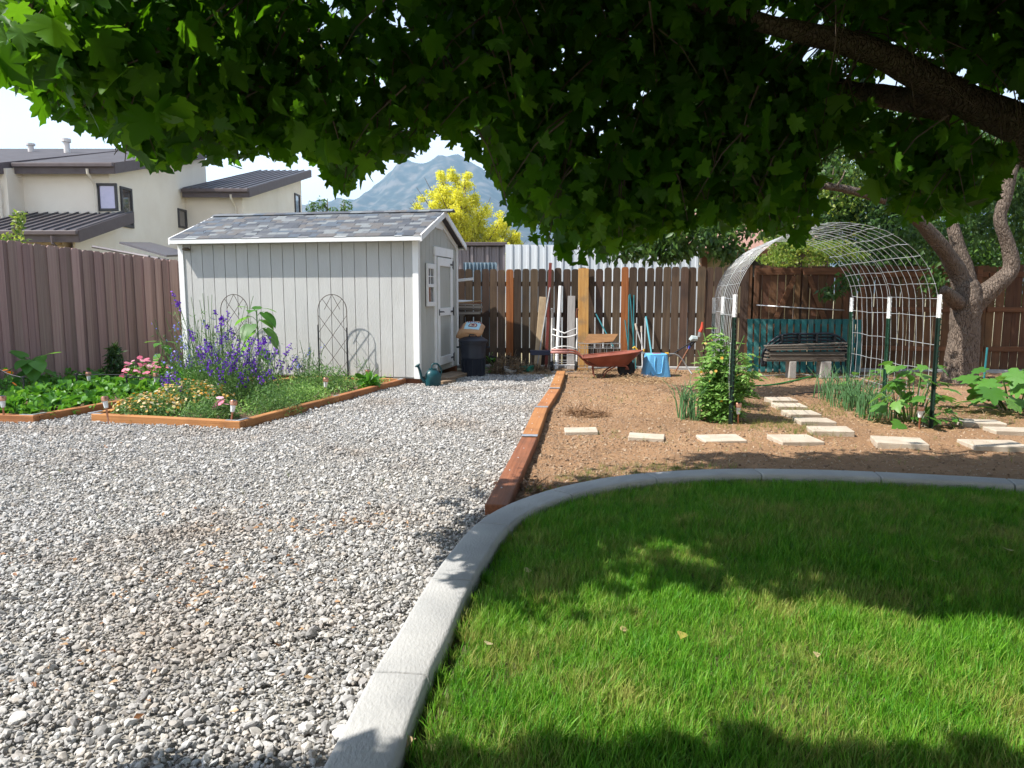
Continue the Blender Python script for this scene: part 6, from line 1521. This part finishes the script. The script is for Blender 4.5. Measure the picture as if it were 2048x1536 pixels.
# ------------------------------------------------------------------ vegetables at the arch
def tomato(label, c, r, h, n, seed):
    t = thing('tomato_plant', label, 'plant', c); rs = random.Random(seed); paths = []
    for i in range(16):
        a = rs.uniform(0,6.28); e = V(r[0]*rs.uniform(.3,.95)*math.cos(a), r[1]*rs.uniform(.3,.95)*math.sin(a), h*rs.uniform(.4,1)); paths.append([V(0,0,0), e*.5+V(0,0,.12), e])
    o = stem_mesh(paths, .006, 5).build('stems', g_stem, t); o['kind'] = 'stuff'
    pts = []; tips_ = []
    shoots = []
    for i in range(15):
        a = rs.uniform(0,6.28); w = rs.uniform(.15,1.0); hh__ = h*rs.uniform(.45,1.0)*(1.05-.35*w); shoots.append((V(r[0]*.35*w*math.cos(a), r[1]*.35*w*math.sin(a), .02), V(r[0]*w*math.cos(a), r[1]*w*math.sin(a), hh__)))
    for i in range(n//9):
        b0_, e_ = rs.choice(shoots); s_ = rs.random()**.8; a = rs.uniform(0,6.28)
        c0 = b0_.lerp(e_, s_) + V(rs.gauss(0,.03), rs.gauss(0,.03), rs.gauss(0,.02)); d = V(math.cos(a), math.sin(a), rs.uniform(-.55,.35)).normalized(); sd = d.cross(V(0,0,1)); ln = rs.uniform(.07,.17)
        for k in range(9):
            u = (.25+.75*(k//2)/4)*ln; pts.append(c0+d*u+V(0,0,-.5*u*u*4)); tips_.append(d if k == 8 else d*.55+sd*(1 if k % 2 else -1))
    pts = np.array(pts); tips_ = np.array(tips_); nn = rz_.normal(size=(len(pts),3))*.4; nn[:,2] += 1
    stuffpart('foliage', leaf_cloud('foliage', pts, tips_, nn, .064*rz_.uniform(.7,1.2,len(pts)), SIMPLE_V, SIMPLE_F), g_veg, t)
    cloud('blossoms', ell(26, (0,0,h*.5), (r[0]*.8,r[1]*.8,h*.45), .2), .03, f_yellow, t, FLOW_V, FLOW_F)
    return t
tomato('bushy tomato plant around the left posts of the arch', (2.27,8.22,0), (.40,.36), 1.06, 6600, 4)
tomato('lower tomato plant behind the bushy one inside the arch', (2.62,9.2,0), (.30,.35), .72, 1400, 5)
cmesh = leaf_cloud('leaf', [(0,0,0)], [(0,1,0)], [(0,0,1)], 1.0, CUKE_V, CUKE_F, var=np.array([.5])); cmesh.materials.append(g_sq_o)
smesh = leaf_cloud('leaf', [(0,0,0)], [(0,1,0)], [(0,0,1)], 1.0, SQUASH_V, SQUASH_F, var=np.array([.5])); smesh.materials.append(g_sq_o)
def vine(name, label, c, n, r, h, size, me, seed, cat='plant', petiole=True):
    rs = random.Random(seed); t = thing(name, label, cat, c)
    for i in range(n):
        a = rs.uniform(0,6.28); zz = rs.random()**1.1; q = math.sqrt(rs.random())*(1-.45*zz); b0 = V(r[0]*.3*q*math.cos(a), r[1]*.3*q*math.sin(a), .02); e = V(r[0]*q*math.cos(a), r[1]*q*math.sin(a), .05+h*zz)
        if petiole and i % 2 == 0:
            p_ = MB(); p_.tube([b0, b0.lerp(e,.6)+V(0,0,.05), e], .005 if size < .2 else .009, 5); p_.build('petiole', g_stem, t, smooth=True)
        o = ob('leaf', me, None, t, e, (Matrix.Rotation(a-math.pi/2+rs.gauss(0,.5),4,'Z') @ Matrix.Rotation(rs.uniform(-.95,.15),4,'X') @ Matrix.Rotation(rs.gauss(0,.3),4,'Y')).to_euler(), size*rs.uniform(.6,1.2))
    return t
vine('cucumber_plant', 'large leaved cucumber vine at the near right post of the arch', (4.35,8.05,0), 62, (.48,.42), .62, .17, cmesh, 2)
vine('bean_plant', 'small leafy vine at the far right posts of the arch', (4.58,9.7,0), 26, (.30,.5), .42, .12, cmesh, 3)
vine('squash_plant', 'squash plant with big pale-veined leaves at the right edge', (6.05,8.95,0), 50, (.75,.6), .50, .26, smesh, 5)
vine('nasturtium', 'low plant with orange red flowers beside the cucumber post', (4.62,7.9,0), 20, (.2,.2), .15, .08, cmesh, 6, petiole=False)
def onions(label, c, n, h, rx, ry, seed):
    rs = random.Random(seed); t = thing('onion_clump', label, 'onions', c, 0, 'clumps of onion tops'); q = MB()
    for i in range(n):
        b0 = V(rs.uniform(-rx,rx), rs.uniform(-ry,ry), 0); a = rs.uniform(0,6.28); H_ = h*rs.uniform(.6,1.1); ln = rs.uniform(.08,.5)*H_; d = V(math.cos(a),math.sin(a),0)
        q.tube([b0, b0+d*ln*.25+V(0,0,H_*.55), b0+d*ln+V(0,0,H_*rs.uniform(.75,1))], [.006,.0055,.0015], 5, cap=False)
    o = q.build('blades', g_onion, t, smooth=True); o['kind'] = 'stuff'; return t
onions('onion tops left of the tomato plant', (1.98,8.35,0), 46, .50, .10, .14, 1)
onions('onion tops under the right side of the arch, nearest clump', (4.15,8.45,0), 60, .42, .20, .22, 2)
onions('onion tops under the right side of the arch, middle clump', (4.20,9.1,0), 70, .44, .22, .26, 3)
onions('onion tops under the right side of the arch, farthest clump', (4.32,9.9,0), 60, .46, .22, .3, 4)
mound('leafy_weed', 'small glossy leaved plant beside the trash can', (P(985,735,13.2).x,13.2,0), (.08,.08), .42, 16, .13, g_sun_o if False else g_lush, tv=OVAL_V, tf=OVAL_F)

# ------------------------------------------------------------------ forked tree at the right
m_bark2 = barkmat('furrowed_bark', [(.030,.022,.018),(.10,.075,.06),(.19,.148,.118)], 16, .28, .03)
ft = thing('forked_tree', 'old multi-stemmed tree with furrowed bark right of the arch', 'tree', (7.12,11.84,0))
YT = 11.84
def limb(tr_, nm, pts, rad, n=80, sides=44, rough=.07):
    n = max(6, n if n < 12 else 90); sides = 44 if n > 12 else 10
    c = [P(a,b_,y_) for a,b_,y_ in pts]; s = spline(c, n); rr = np.interp(np.linspace(0,1,n), np.linspace(0,1,len(rad)), rad)
    q = MB(); q.tube(s, list(rr), sides)
    for i, v in enumerate(q.v):
        ring = min(i//sides, n-1); ctr = s[ring]; d = Vector(v)-ctr
        k = 1 + rough*1.5*mnoise.noise((v[0]*6, v[1]*6, v[2]*2.2)) - rough*1.5*abs(mnoise.noise((v[0]*24, v[1]*24, v[2]*5.5))) + rough*.6*mnoise.noise((v[0]*50, v[1]*50, v[2]*22))
        q.v[i] = tuple(ctr + d*k)
    return q.build(nm, m_bark2, tr_, world=True, smooth=True)
tk = limb(ft, 'trunk', [(1918,775,YT),(1921,740,YT),(1926,690,YT),(1931,640,YT),(1936,600,YT),(1930,565,YT)], [.32,.25,.225,.225,.23,.17], 20, 20)
limb(ft, 'limb', [(1930,600,YT),(1915,545,YT),(1880,490,YT-.2),(1835,440,YT-.4),(1790,408,YT-.6),(1735,390,YT-.8),(1690,378,YT-.9),(1648,372,YT-1.0)], [.15,.135,.115,.09,.072,.062,.055,.045])
limb(ft, 'limb', [(1935,590,YT+.1),(1930,540,YT+.15),(1915,490,YT+.2),(1905,450,YT+.25)], [.15,.125,.105,.09], 16)
limb(ft, 'limb', [(1940,625,YT),(1968,590,YT-.05),(2003,560,YT-.1),(2022,535,YT-.1),(2016,490,YT-.1),(2000,440,YT-.1),(2012,390,YT-.1),(2026,330,YT-.1),(2035,280,YT)], [.14,.15,.14,.12,.10,.095,.09,.08,.07], 30)
limb(ft, 'stub', [(1915,605,YT-.1),(1898,590,YT-.25),(1888,578,YT-.35)], [.13,.10,.07], 8)
for (a, b_) in (((1655,370),(1668,335)),((1665,372),(1640,345)),((1672,374),(1690,340)),((1650,372),(1625,385))):
    limb(ft, 'twig', [(a[0],a[1],YT-1),((a[0]+b_[0])/2+3,(a[1]+b_[1])/2,YT-1),(b_[0],b_[1],YT-1)], [.02,.012,.004], 6, 6)
cl = []
for px, py, yy, rx, rz2, k in ((1330,300,12.6,1.0,.6,1100),(1450,300,12.8,1.1,.6,1300),(1550,280,13.0,1.1,.6,1300),(1650,250,13.2,1.1,.6,1300),(1500,220,12.4,1.1,.6,1300),(1400,230,12.2,1.0,.6,1100),(1600,330,13.4,.8,.4,900),(1750,260,13.0,1.0,.5,1000),(1850,230,13.0,1.0,.5,1000),(1210,478,9.8,.40,.22,200),(1290,480,10,.5,.28,330),(1350,490,10.2,.4,.24,240),(1400,470,10.4,.45,.28,300),(1460,450,10.8,.5,.35,500),(1320,440,10.4,.9,.5,900),(1200,420,10.4,.9,.5,900),(1540,400,11,.6,.4,600),(1600,350,11.2,.7,.4,600),(1750,330,12.5,1.0,.5,700),(1850,300,12.5,1.1,.6,900),(1950,330,12.8,.8,.6,700),(2040,380,12.6,.7,.6,600),(2060,300,12.4,.9,.6,700),(1985,440,13.0,.7,.5,500),(2050,450,12.9,.6,.5,450),(1880,480,13.2,.6,.35,420),(1800,470,13.2,.5,.3,300),(1700,560,13.0,.25,.2,120),(1660,585,13.0,.2,.15,90),(1875,555,12.2,.25,.3,160),(1450,500,10.6,.3,.2,250),(1250,505,9.8,.3,.10,90),(1330,512,10,.3,.10,90)):
    c = P(px, py, yy); cl.append(ell(k, (c.x-7.12, yy-11.84, c.z), (rx, rx*.8, rz2), .5))
cl = np.concatenate(cl); n = len(cl); t = rz_.normal(size=(n,3))*.7; t[:,2] -= .9; nn = rz_.normal(size=(n,3)); nn[:,2] += .6; nn[:,1] -= .5
stuffpart('crown', leaf_cloud('crown', cl, t, nn, .105*rz_.uniform(.7,1.3,n), SIMPLE_V, SIMPLE_F), leafmat('boxelder_leaves', [(.03,.075,.016),(.055,.12,.024),(.09,.17,.04)], trans=.4), ft)

# ------------------------------------------------------------------ maple overhead
SIL = [(-300,150),(0,175),(50,195),(110,235),(160,250),(205,285),(240,330),(300,325),(340,345),(356,366),(385,315),(430,325),(480,335),(520,305),(555,335),(600,305),(640,330),(660,392),(695,398),(720,355),(770,335),(820,318),(860,300),(905,282),(955,282),(965,345),(1000,375),(1015,440),(1050,470),(1085,495),(1120,522),(1175,533),(1215,505),(1290,490),(1340,460),(1420,455),(1500,460),(1560,485),(1605,495),(1632,465),(1645,370),(1660,285),(1705,280),(1728,360),(1748,420),(1800,438),(1850,445),(1940,448),(1985,400),(2048,310),(2400,250)]
sx_, sy_ = [s[0] for s in SIL], [s[1] for s in SIL]
def sil(px): return np.interp(px, sx_, sy_)
def depth0(px): return np.interp(px, [-300,0,150,300,450,600,900,1050,1150,1400,1700,2048,2400], [2.9,3.05,3.35,3.8,4.1,4.25,4.35,4.5,4.7,4.6,4.7,4.6,4.5])
BX, BY = 6.6, 4.7
mt = thing('maple_tree', 'large maple whose leafy branches hang over the whole yard', 'tree', (BX,BY,0))
m_barkm = barkmat('maple_bark', [(.045,.033,.026),(.12,.09,.072),(.21,.165,.135)], 17, .7, .02)
limb_pts = [P(2160,330,5.1), P(2048,255,5.0), P(1960,215,4.9), P(1870,170,4.8), P(1780,118,4.7), P(1690,85,4.6), P(1590,62,4.5), P(1450,25,4.4), P(1250,-40,4.3), P(1000,-90,4.2), P(700,-110,4.1), P(400,-100,4.0)]
def mlimb(nm, c, rad, n=40, sides=14):
    s = spline(c, n); rr = np.interp(np.linspace(0,1,n), np.linspace(0,1,len(rad)), rad); q = MB(); q.tube(s, list(rr), sides)
    for i, v in enumerate(q.v):
        ctr = s[min(i//sides,n-1)]; d = Vector(v)-ctr; q.v[i] = tuple(ctr+d*(1+.10*mnoise.noise((v[0]*9,v[1]*9,v[2]*9))+.07*mnoise.noise((v[0]*30,v[1]*30,v[2]*30))))
    return q.build(nm, m_barkm, mt, world=True, smooth=True)
mlimb('trunk', [V(BX,BY,-.1), V(BX,BY,.6), V(BX-.05,BY+.02,1.5), V(BX-.3,BY+.1,2.3), V(BX-.2,BY-.2,4.0)], [.42,.34,.30,.28,.20], 24, 18)
mlimb('limb', [V(BX-.1,BY+.05,1.6), V(5.6,4.9,2.15)] + limb_pts, [.20,.17,.145,.125,.108,.094,.08,.068,.058,.045,.034,.025,.016,.01], 60)
mlimb('limb', [P(1905,212,4.9), P(1850,208,5.0), P(1780,195,5.2), P(1700,180,5.4), P(1560,150,5.6), P(1350,190,5.7), P(1200,260,5.7)], [.10,.09,.075,.06,.045,.03,.012], 30, 10)
mlimb('limb', [V(BX-.2,BY-.1,3.6), V(4.5,3.0,4.6), V(2.0,1.6,4.9), V(-.5,.8,4.6)], [.18,.13,.08,.03], 26, 10)
mlimb('limb', [V(BX-.2,BY,3.4), V(5.0,6.0,4.2), V(3.0,6.2,4.2), V(1.0,5.8,3.8)], [.16,.11,.07,.02], 26, 10)
random.seed(31); rl = np.random.default_rng(77)
LP, LT, LN, LS, TW = [], [], [], [], []
LIMB_PX = [proj(*p) for p in spline(limb_pts, 60)]; LIMB2_PX = [(1905,212),(1850,208),(1780,195),(1700,180)]
def limb_clear(c, e):
    """leaves grow from twigs behind and beside the big limb, not in front of it"""
    if c[1] > 5.2: return True
    m_ = (c+e)/2; a, b_ = proj(*m_)
    if a < 1520: return True
    return min((a-u)**2+(b_-v)**2 for u, v in LIMB_PX) > 62**2 and min((a-u)**2+(b_-v)**2 for u, v in LIMB2_PX) > 40**2
def put_twig(tip, back, nleaf, size, chk=True, spread=.16):
    """a drooping twig with maple leaves round it"""
    tip = np.asarray(tip); back = np.asarray(back)
    TW.append((back, (back+tip)/2+np.array([0,0,.05]), tip))
    for k in range(nleaf):
        s = rl.random()**.7; c = back+(tip-back)*s + rl.normal(size=3)*spread*np.array([1,1,.7]); sz = size*rl.choice([rl.uniform(.45,.8), rl.uniform(.8,1.25)], p=[.4,.6])
        t = np.array([rl.normal(0,.7), rl.normal(0,.7)-.1, -.9+rl.normal(0,.5)]) if rl.random() < .8 else rl.normal(size=3)
        t /= np.linalg.norm(t); e = c+t*sz
        if chk:
            ok = limb_clear(c, e)
            for q in (c, e):
                if q[1] < .5: continue
                px, py = proj(*q)
                if px < -25: ok = False; break
                if py > sil(px)+4: ok = False; break
            if not ok: continue
        nv = np.array([rl.normal(0,.8)-.3, rl.normal(0,.8)-.35, rl.normal(0,.6)+.55])
        LP.append(c); LT.append(t); LN.append(nv); LS.append(sz)
# lower fringe
px = 18.0
while px < 2250:
    for rep in range(2):
        qx = px+random.uniform(-14,14); yy = float(depth0(qx))+random.uniform(-.35,    .25 if qx < 500 else .5); py = float(sil(qx))-random.uniform(5,40)-rep*45
        tip = P(qx, py, yy); bk = tip+V(random.uniform(-.2,.35), random.uniform(-.1,.3), random.uniform(.25,.45)); put_twig(tip, bk, 13, .118)
    px += 17
# inner canopy in view
for i in range(1250):
    qx = random.uniform(10,2300); yy = float(depth0(qx))+random.uniform(-.4,.25 if qx < 300 else .6 if qx < 500 else .95); top = -220 if qx > 600 else -40; py = random.uniform(top, float(sil(qx))-50)
    if random.random() > np.interp(qx, [0,250,500,900,1000,1600,1680,2000,2200], [.26,.30,.42,.52,1,1,1 if py < 230 else .35,1 if py < 230 else .35,.8]): continue
    tip = P(qx, py, yy); bk = tip+V(random.uniform(-.3,.4), random.uniform(-.2,.3), random.uniform(.2,.45)); put_twig(tip, bk, 13, .118)
vis_n = len(LP)
# unseen crown added to block light; gaps let sun reach lawn, gravel and soil
def sun_spot(x, y, z): k = z/math.tan(SUN_EL); return x-SUN_AZ.x*k, y-SUN_AZ.y*k
def shade_wanted(x, y):
    w = .18*mnoise.noise((x*1.3, y*1.3, 2))
    kx = np.interp(y, [0,2,4.2,4.6,5.2,5.6], [-.9,-.85,-.1,.1,.6,1.4]) if y > 2.2 else -.95
    if y > 6.35+w*1.2: return x > 6.5
    if x < kx-.02+w: return False
    if 2.12+w*.6 < y < np.interp(x, [-.3,.5,1.9,3], [3.6,3.5,3.15,3.0])+w*.8 and x < 3.6+w*3: return False
    return True
UP = []
for i in range(80000):
    x, y, z = random.uniform(-4.2,8.5), random.uniform(-5.5,7.5), random.uniform(2.5,5.4)
    if x < -1.6-(.55 if z > 3.3 else 0) and y > 1.6: continue
    if (x-2.6)**2/46+(y-1.2)**2/45 > 1: continue
    if y > .5:
        a, b_ = proj(x, y, z-.3)
        if -150 < a < 2200 and b_ > -150: continue
    if y < .9 and z < 2.9: continue
    if not shade_wanted(*sun_spot(x, y, z)): continue
    UP.append((x, y, z))
UP = np.array(UP)
LP, LT, LN, LS = map(np.array, (LP, LT, LN, LS))
m_maple = leafmat('maple_leaves', [(.026,.092,.005),(.048,.148,.010),(.090,.215,.018)], trans=.52, spec=.18, rough=.45)
m_maple_o = leafmat('maple_leaves_single', [(.026,.092,.005),(.048,.148,.010),(.090,.215,.018)], trans=.52, use='obj', spec=.18, rough=.45)
# the 300 leaves that show largest are single parts
d_ = LP[:,1]*CP - (LP[:,2]-EYE)*SP; pxs = 1024+1500*LP[:,0]/d_; pys = 768-1500*(LP[:,1]*SP+(LP[:,2]-EYE)*CP)/d_
score = LS/np.maximum(d_,.3)*1500; score[(pxs < 5)|(pxs > 2043)|(pys < 5)|(d_ < .8)] = -1
score += np.where((np.arange(len(LP)) < vis_n) & (pys > sil(pxs)-130), 12, 0)
top = set(np.argsort(-score)[:300].tolist()); rest = np.array([i for i in range(len(LP)) if i not in top])
base_ = np.array([BX,BY,0])
rv, rf_, rr_ = [], [], []; o_ = 0
for k, (a, b_) in enumerate(((.18,.22),(.06,.5),(.55,.15),(.3,.75),(-.1,.3))):
    tv_, tf_ = maple_template(a, b_); ii = rest[k::5]
    v_, f_, q_ = leaf_cloud('crown', LP[ii]-base_, LT[ii], LN[ii], LS[ii], tv_, tf_, width=rl.uniform(.75,1.1,len(ii)), raw=True)
    rv.append(v_); rf_.append(f_+o_); rr_.append(q_); o_ += len(v_)
stuffpart('crown', np_mesh('crown', np.concatenate(rv), np.concatenate(rf_), np.concatenate(rr_)), m_maple, mt)
n = len(UP); t = rl.normal(size=(n,3))*.6; t[:,2] -= .7; nn = rl.normal(size=(n,3))*.8; nn[:,2] += .9; nn[:,0] -= .4
WIDE_V = [(x*2.0, y, z) for x, y, z in SIMPLE_V]
stuffpart('unseen_shade_crown', leaf_cloud('unseen_shade_crown', UP-base_, t, nn, .20*rl.uniform(.7,1.2,n), WIDE_V, SIMPLE_F), m_maple, mt)
mms = []
for k, (a, b_) in enumerate(((.18,.22),(.05,.5),(.5,.15),(.3,.75),(-.1,.3))):
    v, f = maple_template(a, b_); me = leaf_cloud('leaf', [(0,0,0)], [(0,1,0)], [(0,0,1)], 1.0, v, f, var=np.array([.5])); me.materials.append(m_maple_o); mms.append(me)
for i in sorted(top):
    t = Vector(LT[i]).normalized(); x = t.cross(Vector(LN[i])).normalized(); z = x.cross(t)
    ob('leaf', random.choice(mms), None, mt, LP[i]-base_, Matrix((x,t,z)).transposed().to_euler(), LS[i])
q = MB()
for a, m_, b_ in TW:
    q.tube([a-base_, m_-base_, b_-base_], [.006,.004,.002], 4, cap=False)
o = q.build('twigs', m_bark, mt); o['kind'] = 'stuff'

# ------------------------------------------------------------------ air: pale haze out to the mountain
q = MB(); q.box(-4100, 4100, -350, 5100, -1.2, 620)
hz_o = q.build('haze', None); hz_o['kind'] = 'stuff'
hm = bpy.data.materials.new('haze_air'); hm.use_nodes = True; nt = hm.node_tree; nt.nodes.remove(nt.nodes['Principled BSDF'])
pv_ = nt.nodes.new('ShaderNodeVolumePrincipled'); pv_.inputs['Color'].default_value = (.46,.73,1.0,1); pv_.inputs['Density'].default_value = 2.4e-4; pv_.inputs['Anisotropy'].default_value = .2
nt.links.new(pv_.outputs[0], nt.nodes['Material Output'].inputs['Volume'])
hz_o.data.materials.append(hm)
